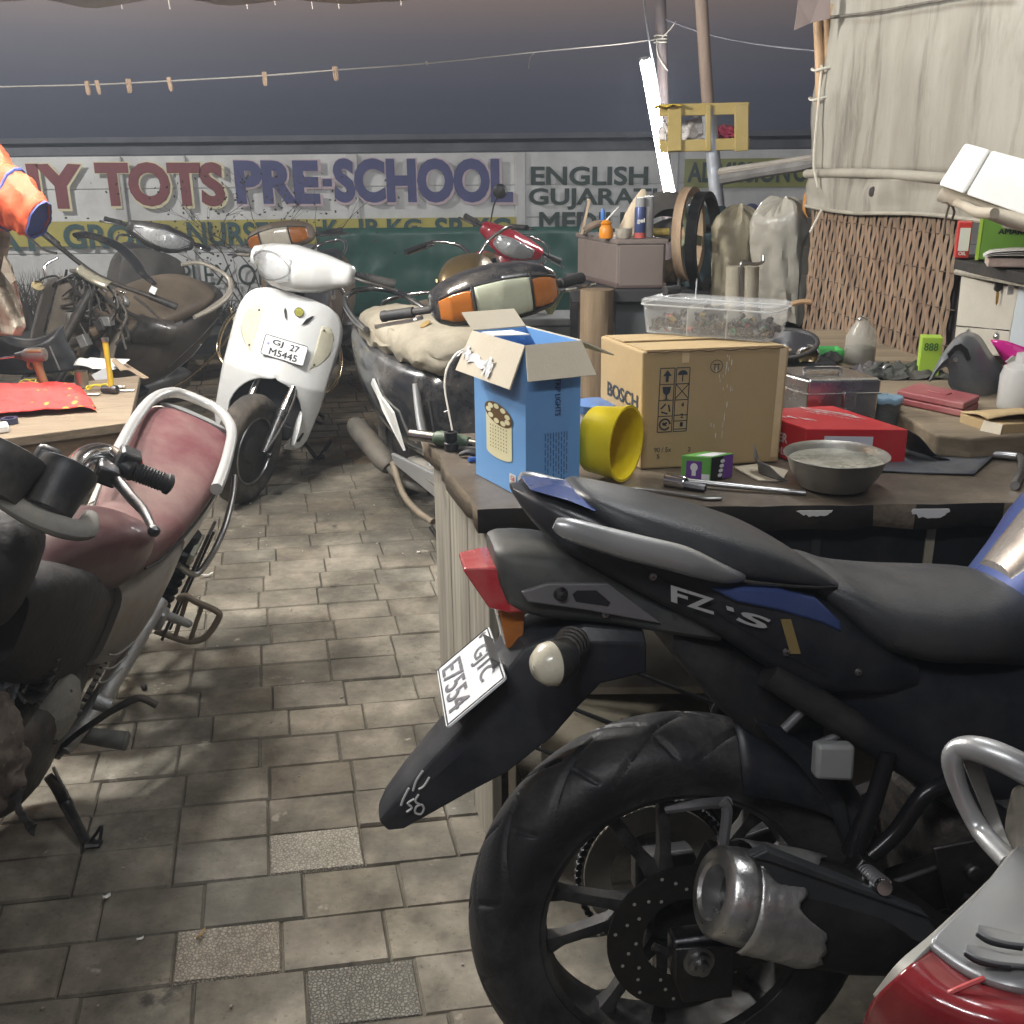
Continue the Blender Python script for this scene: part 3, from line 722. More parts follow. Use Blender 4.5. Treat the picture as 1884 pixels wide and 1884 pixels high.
bp_=root('bamboo_post',side(s0-.028,0,.02),'tan bamboo post standing at the left edge of the canvas','post')
bm=bmnew()
ca=[(ony(1513,40,3.62)),ony(1526,305,3.62)]
b0=V(bp_.location)
for k,off in enumerate((-.022,.004,.026)):
 a,b=ca[0]-b0+V((off,0,.05)),ca[1]-b0+V((off,.01*k,0));d=(a-b)
 prof=[]
 for i in range(13):
  t=i/12;prof.append(b+d*t)
 tube(bm,prof,[.0155,.0135,.0138,.0155,.0135,.0137,.0152],10,1)
obj('canes',bm,mat('bamboo_cane',(.44,.28,.155),.5,0,.15,5,.06,40,(.25,.17,.1),.12,7),bp_)
for k in range(2):
 bm=bmnew();z=ony(1518,(128,182)[k],3.6).z;c=ony(1518,150,3.6);tube(bm,[V((c.x+.046*math.cos(a),c.y+.03*math.sin(a),z+.004*math.sin(3*a)))-b0 for a in[2*PI*i/12 for i in range(12)]],.004,6,2,True);obj('rope_tie',bm,MATS['pale_rope'],bp_)
bm=bmnew();tube(bm,[ony(1512,120,3.58)-b0,ony(1503,220,3.57)-b0,ony(1497,300,3.56)-b0,ony(1505,345,3.55)-b0],.004,6,5);obj('cord',bm,MATS['pale_rope'],bp_)
bm=bmnew();tube(bm,[ony(1512,385,3.5)-b0,ony(1502,405,3.5)-b0,ony(1490,428,3.5)-b0],.004,6,5);obj('cord',bm,MATS['pale_rope'],bp_)
fl=root('tarp_corner',ony(1495,0,3.5),'dull brown tarpaulin corner hanging above the bamboo post','tarp')
f0=V(fl.location);q=[ony(x,y,3.5)-f0 for x,y in((1462,-60),(1530,-60),(1527,34),(1492,42),(1461,56),(1470,0))]
bm=bmnew();bm.faces.new([bm.verts.new(p+V((0,.01*(k%2),0)))for k,p in enumerate(q)]);obj('cloth',bm,mat('brown_flap',(.21,.165,.15),.85,0,.15,6,.3,20),fl,smooth=False,solid=.004)
bm=bmnew();tube(bm,[ony(1326,316,4.3),ony(1420,302,4.0),ony(1506,289,3.68)],[.016,.013,.012],8,5)
tag(obj('bamboo_rail',bm,mat('grey_cane',(.24,.22,.19),.7,0,.2,8)),'grey bamboo rail tied between the taped pole and the canvas post','rail')
bm=bmnew();tube(bm,[ony(1330,330,4.25),ony(1400,318,4.05),ony(1470,306,3.8),ony(1503,300,3.7)],[.022,.018,.02,.014],8,4)
tag(obj('rolled_cloth',bm,mat('dark_roll_cloth',(.13,.125,.12),.9,0,.3,9,.4,25)),'dark roll of old cloth slung under the grey bamboo rail','cloth roll')
SYP=2.55
sh_=root('wall_shelf',ony(1820,500,SYP),'dark narrow shelf board with a grey batten under the foam box','shelf')
s0_=V(sh_.location)
a=ony(1757,474,2.66);b=ony(1900,488,2.3);
bm=bmnew();prism(bm,[(p.x,p.y)for p in(a,ony(1757,474,2.80),V((1.75,2.65,0)),V((1.75,2.2,0)),b)],(0,0,a.z-.03),(1,0,0),(0,1,0),.026)
bmesh.ops.translate(bm,vec=-s0_,verts=bm.verts);obj('board',bm,M_benchedge,sh_,smooth=False,bev=.003)
SHZ=a.z
bm=bmnew();aa,bb=ony(1760,500,2.65),ony(1895,524,2.33);rod(bm,aa-s0_,bb-s0_,.008,None,8);obj('batten',bm,M_gwood,sh_)
cab=root('white_cabinet',ony(1815,640,2.62),'off-white metal cabinet panel with two bolts standing under the shelf','cabinet')
c0=V(cab.location)
M_cab=mat('dirty_white_sheet',(.45,.42,.36),.6,0,.1,4,.1,14,(.25,.22,.17),.14,3)
q=[ony(x,y,yy)for x,y,yy in((1768,505,2.63),(1752,655,2.63),(1850,655,2.45),(1874,530,2.45))]
bm=bmnew();n_=(q[1]-q[0]).cross(q[3]-q[0]).normalized();n_=n_ if n_.y>0 else-n_
loft(bm,[[p-c0 for p in q],[p-c0+n_*.05 for p in q]]);obj('panel',bm,M_cab,cab,smooth=False,bev=.004)
bm=bmnew();fr_=lambda u,v:q[0].lerp(q[3],u).lerp(q[1].lerp(q[2],u),v)-c0-n_*.0016
tube(bm,[fr_(u,.62)for u in(0.02,.5,.98)],.0012,5,1);obj('crease',bm,M_grease,cab)
for u in(.28,.8):
 bm=bmnew();lathe(bm,[(.001,-.008),(.006,-.006),(.008,0),(.014,.001)],fr_(u,.72),n_,14);obj('bolt',bm,M_steel,cab)
bl=root('blue_white_board',ony(1880,640,2.38),'pale blue white board leaning at the right edge beside the cabinet','board')
b0_=V(bl.location);q=[ony(x,y,yy)-b0_ for x,y,yy in((1876,526,2.44),(1856,640,2.44),(1990,650,2.3),(1990,545,2.3))]
bm=bmnew();loft(bm,[q,[p+V((.01,.03,0))for p in q]]);obj('panel',bm,mat('bluish_board',(.50,.56,.58),.5,0,.05,4),bl,smooth=False)
yb=2.36
fb=root('foam_box',ony(1810,330,yb),'bright white thermocol box resting tilted on the bamboo poles','box')
f0=V(fb.location);A_,B_,C_,D_=[ony(x,y,yy)-f0 for x,y,yy in((1775,263,yb+.08),(1726,340,yb-.02),(1885,396,yb-.10),(1930,305,yb+.0))]
M_foam=mat('thermocol',(.82,.81,.77),.75,0,.03,6,.12,130,(.6,.55,.45),.05,6)
nn=(B_-A_).cross(D_-A_).normalized();nn=nn if nn.y>0 else-nn
dn_=(ray(1800,330).normalized()+V((.12,0,-.03))).normalized()
def fq(u0,u1,t0,t1):
 P=lambda u,v:A_.lerp(D_,u).lerp(B_.lerp(C_,u),v)
 bm=bmnew();r=[P(u0,0),P(u1,0),P(u1,1),P(u0,1)];loft(bm,[[p+dn_*t0 for p in r],[p+dn_*t1 for p in r]]);return bm
obj('lid',fq(0,.31,0,.12),M_foam,fb,smooth=False,bev=.006)
obj('tub',fq(.318,1.2,.003,.12),M_foam,fb,smooth=False,bev=.006)
for k,(x0,y0,x1,y1,r_,lab)in enumerate(((1732,357,1960,425,.017,'upper pale bamboo pole holding up the tilted foam box'),(1748,366,1830,392,.011,'short thin bamboo pole tied under the foam box'))):
 bm=bmnew();a,b=ony(x0,y0,yb+.03),ony(x1,y1,yb-.16);tube(bm,[a,a.lerp(b,.3)+V((0,0,-.004)),a.lerp(b,.65)-V((0,0,.009)),b],[r_,r_*.9,r_*1.05,r_],12,5)
 tag(obj('bamboo_pole',bm,mat('pale_cane',(.42,.37,.29),.6,0,.15,9,.1,40,(.22,.18,.12),.12,8)),lab,'pole')
bm=bmnew();c=ony(1748,372,yb+.02)
for k in range(3):tube(bm,[c+V((.016*math.cos(a),.016*math.sin(a),.004*k))for a in[2*PI*i/8 for i in range(8)]],.003,5,2,True)
tube(bm,[c,c+V((-.005,0,-.03)),c+V((-.006,0,-.07))],.003,5,3);tube(bm,[c,c+V((.012,0,-.02)),c+V((.008,0,-.04))],.003,5,3)
tag(obj('rope_knot',bm,mat('dark_rope',(.16,.13,.1),.9)),'dark rope knot tying the bamboo pole before the canvas flap','rope')
def carton(name,lab,cat,loc,size,rz,m_,group=None,open_=False):
 t=root(name,loc,lab,cat,rz,0,group);bm=bmnew();box(bm,(0,0,size[2]/2),size);obj('body',bm,m_,t,smooth=False,bev=.0025)
 return t
M_lime=mat('lime_carton',(.34,.52,.06),.45,0,.06,6,0,70,(.3,.35,.15),.05,6);M_greenc=mat('green_carton',(.14,.30,.045),.45,0,.1,5)
p=ony(1792,482,2.60);p.z=SHZ
gc=root('green_carton',p,'bright green battery carton standing on the shelf under the bamboo pole','carton',R_(-28))
hh=ony(1800,400,2.6).z-SHZ
bm=bmnew();box(bm,(.075,.04,hh/2+.001),(.135,.085,hh));obj('body',bm,M_greenc,gc,smooth=False,bev=.002)
bm=bmnew();box(bm,(.005,.04,hh/2+.001),(.008,.0865,hh+.002));obj('end_face',bm,M_lime,gc,smooth=False)
bm=bmnew();text(bm,'AMARON',(.045,-.0026,hh*.62),(.085,0,0),(0,0,hh*.13),.001,.03);obj('lettering',bm,M_ink,gc,smooth=False)
bm=bmnew()
for k in range(4):text(bm,'888',(.0008,.075-.0,hh*(.8-.12*k)),(0,-.05,0),(0,0,hh*.08),.0006,.0)
obj('print',bm,mat('dark_green_ink',(.05,.14,.03),.6),gc,smooth=False)
p=ony(1768,480,2.64);p.z=SHZ
rc=root('red_white_carton',p,'slim red and white carton left of the green battery carton','carton',R_(-20))
bm=bmnew();box(bm,(0,.03,hh*.44),(.032,.07,hh*.86));obj('body',bm,mat('red_carton',(.48,.04,.035),.4,0,.06,6),rc,smooth=False,bev=.002)
bm=bmnew();box(bm,(.001,-.0062,hh*.46),(.024,.0012,hh*.55));obj('label',bm,M_paper,rc,smooth=False)
bm=bmnew();text(bm,'OIL',(-.009,-.0073,hh*.08),(.018,0,0),(0,0,hh*.09),.0006,.03);obj('lettering',bm,M_paper,rc,smooth=False)
p=ony(1842,484,2.42);p.z=SHZ
bk=root('paper_pad',p,'worn pinkish paper pad lying on the shelf under a folded newspaper','papers',R_(-20))
bm=bmnew();box(bm,(.03,.03,.011),(.12,.09,.02));obj('pages',bm,mat('old_pages',(.45,.36,.31),.8,0,.15,50,.2,60),bk,smooth=False,bev=.003)
nw=root('folded_newspaper',p+V((.0,0,.0225)),'folded white newspaper lying on the pinkish paper pad','newspaper',R_(-24))
bm=bmnew();P=[(x,.004+.010*math.sin(min(1,max(0,(x+.04)/.02))*PI/2)+.003*math.sin(x*40))for x in[-.04+.012*k for k in range(14)]]
for k in range(3):sheet(bm,13,4,lambda u,v:(P[int(round(u*13))][0]+k*.002,-.02+.09*v,P[int(round(u*13))][1]*(1-.3*k)))
obj('pages',bm,mat('newsprint',(.62,.61,.58),.8,0,.12,70),nw,solid=.0012)
kp=ony(1838,510,2.50)
ky=root('bike_key',kp,'black headed brass bike key hanging below the shelf on the cabinet','key')
bm=bmnew();tube(bm,[(0,0,.0),(.006,-.003,-.006),(0,-.004,-.012),(-.006,-.003,-.006)],.0009,6,4,True);obj('ring',bm,M_steel,ky)
bm=bmnew();prism(bm,[(-.010,-.012),(.010,-.010),(.011,-.030),(0,-.036),(-.011,-.028)],(0,0,0),(1,0,.1),(0,0,1),.006,0);obj('head',bm,M_blackpl,ky,bev=.003)
bm=bmnew();prism(bm,[(-.003,-.034),(.004,-.034),(.004,-.06),(.001,-.066),(-.002,-.06)],(0,-.004,0),(1,0,.1),(0,0,1),.002,0);obj('blade',bm,mat('brass',(.48,.29,.08),.35,.9,.15,20),ky,smooth=False)
kp=ony(1863,506,2.45)
tg=root('paper_tag',kp,'small white paper tag on a string under the shelf','tag')
bm=bmnew();tube(bm,[(0,0,.005),(.001,-.002,-.012)],.0008,5,2);obj('string',bm,MATS['pale_rope'],tg)
bm=bmnew();prism(bm,[(-.007,-.012),(.007,-.012),(.008,-.045),(-.007,-.046)],(0,0,0),(1,0,0),(0,0,1),.001,0);obj('card',bm,M_paper,tg,smooth=False)
LZ=.62
lt=root('wooden_table',onz(120,760,0),'low table of planed planks at left under the red cloth and tools','table')
l0=V(lt.location);c1,c2,c3=onz(258,690,LZ),onz(238,777,LZ),onz(0,808,LZ)
dx=(c2-c3).normalized();dy=(c1-c2)
bm=bmnew();nP=6;wid=dy.length
for k in range(nP):
 a=c2+dy*(k/nP);b=c2+dy*((k+1)/nP-.006)
 q=[a,b,b-dx*1.6,a-dx*1.6]
 loft(bm,[[p-l0-V((0,0,.028))for p in q],[p-l0+V((0,0,rs.gauss(0,.0006)))for p in q]])
obj('top',bm,M_plank,lt,smooth=False,bev=.0025)
bm=bmnew();q=[c2-dx*.03+dy*.03,c2-dx*.03+dy*.08,c3-dx*.5+dy*.08,c3-dx*.5+dy*.03];loft(bm,[[p-l0-V((0,0,.09))for p in q],[p-l0-V((0,0,.0295))for p in q]]);obj('rail',bm,wood('rail_wood',(.13,.085,.05),(.22,.15,.09),0,1,.7),lt,smooth=False)
for p in(c1-dx*.12-dy*.1,c2-dx*.62+dy*.1,c2-dx*1.5+dy*.1):
 bm=bmnew();box(bm,(p.x-l0 .x,p.y-l0 .y,(LZ-.03)/2),(.05,.05,LZ-.03));obj('leg',bm,MATS['rail_wood'],lt,smooth=False)
def bz(px,py,dz=.0015):return onz(px,py,BZ+dz)
q0,q1,q2=bz(968,921),bz(1066,906),bz(876,872)
bx=root('blue_box',q0,'bright blue strip-light carton with open cardboard flaps at the bench corner','carton')
M_blue=mat('blue_carton',(.16,.36,.68),.5,0,.05,4,.02,60,(.26,.42,.62),.05,4)
ux=(q1-q0);uy=(q2-q0);ux.z=uy.z=0;HB=.284
lw,lr=uy.length,ux.length;ul=uy.normalized();ur=ux.normalized();Z=V((0,0,1))
bm=bmnew()
c4=[V((0,0,0)),ux,ux+uy,uy]
loft(bm,[[p+Z*0 for p in c4],[p+Z*HB for p in c4],[(p-(ux+uy)/2)*.985+(ux+uy)/2+Z*HB for p in c4],[(p-(ux+uy)/2)*.985+(ux+uy)/2+Z*.006 for p in c4]])
obj('body',bm,M_blue,bx,smooth=False,bev=.0015)
def flap_(a,b,along,drop,skew,nm='flap',cut=None):
 bm=bmnew();n=8
 d=(b-a)
 def f(u,v):
  p=a+d*u+along*v+d.normalized()*skew*v*(1 if u>.5 else-1)*abs(u-.5)*2
  return p-Z*(drop*v+.006*math.sin(PI*v)*0)
 sheet(bm,n,4,f)
 return obj(nm,bm,[M_cardin],bx,smooth=False,solid=.0028)
t=[p+Z*(HB+.001)for p in c4]
fl1=flap_(t[0],t[3],-ur*.034,.074,.006)
fl2=flap_(t[1],t[0],-ul*.030,.058,.012)
fl3=flap_(t[3],t[2],ul*.045,-.028,.0)
fl4=flap_(t[2],t[1],ur*.062,.030,.008)
bm=bmnew();q=[t[3]+ur*.012-ul*.01-Z*.003,t[3]+ur*.075-ul*.012-Z*.004,t[3]+ur*.085-ul*.062-Z*.006,t[3]+ur*.012-ul*.06-Z*.003]
quad(bm,*q);obj('inner_flap',bm,M_paper,bx,smooth=False,solid=.002)
bm=bmnew()
on=(-ur*.034-Z*.074);P=lambda u,v,o=.0036:t[0].lerp(t[3],u)+on*v+(-ur*.9+Z*.43)*o
for(u0,v0,u1,v1)in((.36,.50,.50,.88),(.48,.54,.86,.74),(.84,.40,.97,.66)):
 sheet(bm,6,5,lambda u,v:P(u0+(u1-u0)*u,v0+(v1-v0)*v+.06*math.sin(7*u),.004+.0016*math.sin(23*u+9*v)))
obj('tape',bm,mat('cloudy_tape',(.72,.72,.72),.25,0,.1,30,.2,90),bx)
nl=-ur
def LF(a,h,o=.0012):return ul*(lw*a)+Z*(HB*h)+nl*o
M_reel=mat('reel_cream',(.72,.67,.42),.6,0,.04,9);M_reelb=mat('reel_brown',(.12,.065,.02),.6)
bm=bmnew();cx,cy=.50,.50
pl=[]
for k in range(15):a=PI*k/14;pl.append(LF(cx+.25*math.cos(a),cy+.0+.02))
pl=[LF(cx-.25,cy),LF(cx+.25,cy)]+[LF(cx+.25*math.cos(a),.23+.035*math.sin(a))for a in[0-PI*k/12 for k in range(13)]]
bm.faces.new([bm.verts.new(p)for p in(pl[0:2]+pl[2:])]);obj('printed_reel',bm,M_reel,bx,smooth=False)
bm=bmnew();bm.faces.new([bm.verts.new(LF(cx+.27*math.cos(a),cy+.072*math.sin(a)+.02*math.cos(a),.0018))for a in[2*PI*k/28 for k in range(28)]]);obj('printed_ring',bm,M_reelb,bx,smooth=False)
bm=bmnew()
for k in range(9):
 a0=2*PI*k/9;c_=(cx+.19*math.cos(a0),cy+.049*math.sin(a0)+.014*math.cos(a0))
 bm.faces.new([bm.verts.new(LF(c_[0]+.052*math.cos(a),c_[1]+.017*math.sin(a),.0024))for a in[2*PI*j/12 for j in range(12)]])
obj('printed_spokes',bm,M_reel,bx,smooth=False)
bm=bmnew()
for r in range(7):
 for c in range(7):
  a,h=cx-.16+.052*c,.415-.024*r;quad(bm,LF(a,h,.002),LF(a+.014,h,.002),LF(a+.014,h-.009,.002),LF(a,h-.009,.002))
obj('printed_dots',bm,M_reelb,bx,smooth=False)
M_bink=mat('navy_ink',(.03,.05,.12),.6)
bm=bmnew();text(bm,'C C',LF(.82,.095),-ul*lw*.14,Z*HB*.035,-.0012,.02);text(bm,'360 IP65',LF(.95,.05),-ul*lw*.42,Z*HB*.02,-.0012,.01);text(bm,'36W',LF(.64,.12),-ul*lw*.1,Z*HB*.022,-.0012,.0)
obj('lettering',bm,M_bink,bx,smooth=False)
bm=bmnew();quad(bm,LF(.30,.07),LF(.18,.07),LF(.18,.135),LF(.30,.135));obj('printed_badge',bm,M_paper,bx,smooth=False)
bm=bmnew();text(bm,'LED',LF(.20,.078,.0018),Z*HB*.048,ul*lw*.07,.0005,.02);obj('lettering',bm,mat('red_ink',(.4,.04,.03),.6),bx,smooth=False)
nr_=-ul
def RF(a,h,o=.0012):return ur*(lr*a)+Z*(HB*h)+nr_*o
bm=bmnew()
for k in range(9):
 a=.34+.05*k;b0_=.07+.04*(k%3)+(.06 if k in(2,4)else 0);tp=.43
 h=tp
 while h>b0_:
  l_=.02+.05*((k*7+int(h*100))%5)/5;quad(bm,RF(a,h),RF(a+.012,h),RF(a+.012,max(b0_,h-l_)),RF(a,max(b0_,h-l_)));h-=l_+.012
text(bm,'STRIP LIGHTS',RF(.52,.80),-Z*HB*.26,ur*lr*.1,.0012,.01)
obj('print',bm,M_bink,bx,smooth=False)
cA,cB=bz(1178,864),bz(1432,850)
cb=root('cardboard_carton',cA,'large plain brown cardboard carton with black handling marks at bench centre','carton')
ux=cB-cA;ux.z=0;ex=ux.normalized();ey=V((-ex.y,ex.x,0));Wc=ux.length;Hc=.237;Dc=.205;sk=ey*Dc-ex*.035
bm=bmnew();c4=[V((0,0,0)),ux,ux+sk,sk]
loft(bm,[c4,[p+Z*Hc+ex*(.006 if k in(1,2)else-.002)for k,p in enumerate(c4)]]);obj('body',bm,M_card,cb,smooth=False,bev=.004)
bm=bmnew()
for(a,b,h)in((0.01,.5,.003),(.505,.99,.0045)):
 q=[ux*.02+sk*a+Z*(Hc+h),ux*.98+sk*a+Z*(Hc+h),ux*.98+sk*b+Z*(Hc+.001),ux*.02+sk*b+Z*(Hc+.001)];loft(bm,[q,[p-Z*.0025 for p in q]])
obj('top_flap',bm,M_card,cb,smooth=False)
bm=bmnew();P=[ux*.02+ex*Wc*.96*k/30+Z*(Hc-.001+.0012*math.sin(k*1.3))-ey*.0012 for k in range(31)];tube(bm,P,.0016,5,1);obj('top_crease',bm,mat('card_dark',(.16,.10,.05),.8),cb)
def CF(a,h,o=.0012):return ux*a+Z*(Hc*h)-ey*o+ex*(h*.004)
M_pink=mat('print_ink',(.03,.04,.055),.7,0,.3,30)
bm=bmnew()
def line(a0,h0,a1,h1,w_=.0016):
 p,q=CF(a0,h0),CF(a1,h1);d=(q-p).normalized();n=d.cross(ey).normalized()*w_/2;quad(bm,p-n,q-n,q+n,p+n)
x0,x1,x2=.105,.205,.31
for xa,xb in((x0,x1),(x1+.012,x2)):
 for i in range(5 if xa==x0 else 2):
  y=.86-.135*i
  line(xa,y,xb,y)
 line(xa,.86,xa,.32);line(xb,.86,xb,.32)
for y in(.59,.46,.41,.34):line(x1+.012,y,x2,y)
line(x0,.32,x1,.32);line(x1+.012,.32,x2,.32);line(x1+.012,.725,x2,.60);line(x1+.012,.60,x2,.725)
for s in range(2):pass
def poly(pts_):bm.faces.new([bm.verts.new(CF(a,h))for a,h in pts_])
poly([(.145,.745),(.165,.745),(.165,.795),(.185,.795),(.155,.845),(.125,.795),(.145,.795)])
poly([(.228+.0,.80)]+[(.262+.034*math.cos(a),.80+.04*math.sin(a))for a in[PI-PI*k/10 for k in range(11)]]);line(.262,.80,.262,.745,.0022)
poly([(.125,.705),(.185,.705),(.178,.655),(.16,.635),(.16,.605),(.178,.597),(.132,.597),(.15,.605),(.15,.635),(.132,.655)])
for k in range(3):
 a0=PI/2+2*PI*k/3;a1=a0+2*PI/3*.72
 line(.155+.035*math.cos(a0),.515+.045*math.sin(a0),.155+.035*math.cos(a1),.515+.045*math.sin(a1),.003)
for k in range(20):
 a0,a1=2*PI*k/22,2*PI*(k+1)/22;line(.155+.036*math.cos(a0),.385+.045*math.sin(a0),.155+.036*math.cos(a1),.385+.045*math.sin(a1),.0035)
line(.14,.38,.17,.40,.004);line(.14,.40,.165,.37,.003)
for k in range(18):
 a0,a1=2*PI*k/18,2*PI*(k+1)/18;line(.495+.042*math.cos(a0),.86+.052*math.sin(a0),.495+.042*math.cos(a1),.86+.052*math.sin(a1),.0013)
line(.47,.875,.52,.875);line(.485,.875,.48,.83);line(.505,.875,.51,.83)
for k,c in enumerate('421'):text(bm,c,CF(.262,.53-.075*k-.02*(k>0)),ex*.006,Z*.009,.0004)
text(bm,'90 / 5x',CF(.09,.145),ex*.035,Z*.010,.0004,0)
text(bm,'5',CF(.11,.09),ex*.006,Z*.009,.0004,0);text(bm,'2',CF(.33,.14),ex*.006,Z*.009,.0004,0)
obj('printed_marks',bm,M_pink,cb,smooth=False)
bm=bmnew()
slx=lambda a,h:sk*a+Z*(Hc*h)-ex*.0012
text(bm,'BOSCH',slx(.80,.50),-sk*.72,Z*.03,.0012,.02)
for k in range(14):
 a0,a1=2*PI*k/14,2*PI*(k+1)/14;p,q=slx(.86+.05*math.cos(a0),.70+.05*math.sin(a0)),slx(.86+.05*math.cos(a1),.70+.05*math.sin(a1));n_=V((0,0,.001));quad(bm,p-n_,q-n_,q+n_,p+n_)
obj('lettering',bm,M_pink,cb,smooth=False)
for(a,h0,h1)in((.985,.99,.05),(.30,1,.9)):
 bm=bmnew();q=[CF(a-.05,h0,.0008),CF(a,h0,.0008),CF(a,h1,.0008),CF(a-.05,h1,.0008)];quad(bm,*q);obj('clear_tape',bm,mat('clear_tape',(.62,.47,.27),.12,0,.12,14,.15,30,coat=.5),cb,smooth=False)
bm=bmnew()
for k in range(26):
 a,h=.55+rs.gauss(0,.035),.25+.7*rs.random();p=CF(a,h,.0016);box(bm,p,(.0009,.0004,.012*rs.random()+.004))
obj('glue_streak',bm,M_paper,cb,smooth=False)
CT=BZ+Hc+.006
pA,pB=onz(1178,612,CT),onz(1418,632,CT);pA=V((pA.x,pA.y,CT));pB=V((pB.x,pB.y,CT))
pb_=root('parts_box',pA,'long clear plastic compartment box of small parts on top of the brown carton','parts box')
ex2=(pB-pA);ex2 .z=0;WL=ex2 .length;ex2 .normalize();ey2=V((-ex2 .y,ex2 .x,0));DL=.115;HL=.072
rotp=Mx((ex2,ey2,Z)).transposed().to_4x4()
M_clear=mat('clear_plastic',(.86,.87,.86),.28,0,.05,8,.1,50,(.5,.48,.44),.0,7,trans=.0,alpha=.13)
M_clear2=mat('cloudy_plastic_rim',(.72,.73,.72),.25,0,.06,8,0,70,(.45,.42,.38),.08,8,alpha=.5)
def rrect(w_,d_,r,z,n=5,o=(0,0)):
 P=[]
 for cx,cy,a0 in((w_-r,d_-r,0),(r,d_-r,PI/2),(r,r,PI),(w_-r,r,3*PI/2)):
  for k in range(n):a=a0+PI/2*k/(n-1);P.append(V((o[0]+cx+r*math.cos(a),o[1]+cy+r*math.sin(a),z)))
 return P
bm=bmnew();k_=.006
loft(bm,[rrect(WL-2*k_,DL-2*k_,.014,.001,5,(k_,k_)),rrect(WL,DL,.016,HL-.014)],False);bm.faces.new([bm.verts.new(p)for p in rrect(WL-2*k_,DL-2*k_,.014,.0012,5,(k_,k_))])
obj('tub',bm,M_clear,pb_,xf=rotp,solid=.0016)
bm=bmnew();loft(bm,[rrect(WL+.008,DL+.008,.018,HL-.012,5,(-.004,-.004)),rrect(WL+.008,DL+.008,.018,HL-.003,5,(-.004,-.004)),rrect(WL-.006,DL-.006,.016,HL,5,(.003,.003))],False)
bm2=rrect(WL-.006,DL-.006,.016,HL,5,(.003,.003));bm.faces.new([bm.verts.new(p-V((0,0,.001)))for p in bm2])
obj('lid',bm,M_clear,pb_,xf=rotp,solid=.0015)
bm=bmnew();tube(bm,rrect(WL+.008,DL+.008,.018,HL-.012,5,(-.004,-.004)),.0018,6,1,True);obj('rim',bm,M_clear2,pb_,xf=rotp)
for f in(.36,.66):
 bm=bmnew();box(bm,(WL*f,DL/2,HL*.42),(.0022,DL-.012,HL*.82));obj('divider',bm,M_clear2,pb_,xf=rotp,smooth=False)
rp=random.Random(21)
PM=[M_grease,M_dsteel,M_grease,M_steel,M_blackpl,M_grease,mat('red_part',(.4,.06,.04),.5),mat('brass_part',(.4,.28,.08),.4,.8),mat('green_part',(.05,.2,.12),.5)]
bmP=[bmnew()for _ in PM]
for k in range(420):
 i=rp.randrange(len(PM))if rp.random()<.5 else rp.choice([0,1,2,4]);x=rp.uniform(.016,WL-.016);y=rp.uniform(.016,DL-.016);z=.006+abs(rp.gauss(0,.014))*(1.2 if.33<x/WL<.66 else.85);s=rp.uniform(.003,.008)
 if rp.random()<.5:lathe(bmP[i],[(s*.4,-s),(s,-s),(s,s),(s*.4,s)],(x,y,z+s*.3),(rp.gauss(0,1),rp.gauss(0,1),rp.gauss(0,1)),8)
 else:box(bmP[i],(x,y,z),(s*2,s,s),Mx.Rotation(rp.random()*6,3,V((rp.random(),rp.random(),1)).normalized()))
for b_,m_ in zip(bmP,PM):
 o=obj('small_parts',b_,m_,pb_,xf=rotp);tag(o,kind='stuff')
bm=bmnew();lathe(bm,[(.004,-.015),(.021,-.015),(.021,.012),(.012,.014)],(WL*.5,DL*.45,.03),(.2,-1,.3),18);obj('rubber_bush',bm,M_rubber,pb_,xf=rotp)
bm=bmnew();lathe(bm,[(.006,-.022),(.0095,-.022),(.0095,.022),(.006,.022)],(0,0,.0095),(.75,.65,0),16,True)
o=obj('rubber_sleeve',bm,M_rubber);o.location=pA+rotp.to_3x3()@V((.035,.075,HL+.001));tag(o,'black rubber sleeve lying on the lid of the clear parts box','sleeve')
tA,tB=bz(1480,775),bz(1608,771)
tA=V((ony(1484,760,2.19).x,2.19,BZ+.0015))
wT=.157;dT=.150;hT=.134
tr=root('steel_box',tA,'shiny small steel cash box with hasp standing behind the red carton','box',R_(3))
M_mirror=mat('bright_tin',(.52,.52,.52),.22,1,.1,9,.04,30,(.25,.2,.16),.1,5)
bm=bmnew();sk_=-.06
c4=[V((0,0,0)),V((wT,0,0)),V((wT+sk_*.6,dT,0)),V((sk_,dT,0))]
loft(bm,[c4,[p+Z*(hT-.028)for p in c4]]);obj('body',bm,M_mirror,tr,smooth=False,bev=.004)
ce=sum(c4,V((0,0,0)))/4
g_=[(p-ce)*1.025+ce for p in c4]
bm=bmnew();loft(bm,[[p+Z*(hT-.033)for p in g_],[p+Z*(hT-.004)for p in g_],[(p-ce)*.93+ce+Z*hT for p in g_]]);obj('lid',bm,M_mirror,tr,smooth=False,bev=.004,segs=3)
bm=bmnew();tube(bm,[p+Z*(hT-.033)for p in[(q-ce)*1.03+ce for q in c4]],.0022,6,1,True);obj('lid_bead',bm,M_mirror,tr)
bm=bmnew();tube(bm,[ce+V((-.04,.0,hT)),ce+V((-.036,0,hT+.009)),ce+V((.036,0,hT+.009)),ce+V((.04,0,hT))],.0042,8,3);obj('handle',bm,M_chrome,tr)
bm=bmnew();box(bm,(wT*.58,-.004,hT-.046),(.028,.006,.034));obj('hasp',bm,M_mirror,tr,smooth=False,bev=.002)
bm=bmnew();box(bm,(wT*.58,-.003,hT-.084),(.024,.005,.032));obj('latch_plate',bm,M_steel,tr,smooth=False,bev=.002)
bm=bmnew();tube(bm,[(wT*.58+.005*math.cos(a),-.008,hT-.076+.007*math.sin(a))for a in[2*PI*k/10 for k in range(10)]],.0014,6,2,True);obj('staple',bm,M_chrome,tr)
rA,rB=bz(1478,858),bz(1664,852)
rr_=root('red_carton',rA,'red tool carton with white paper slip lying before the steel cash box','carton')
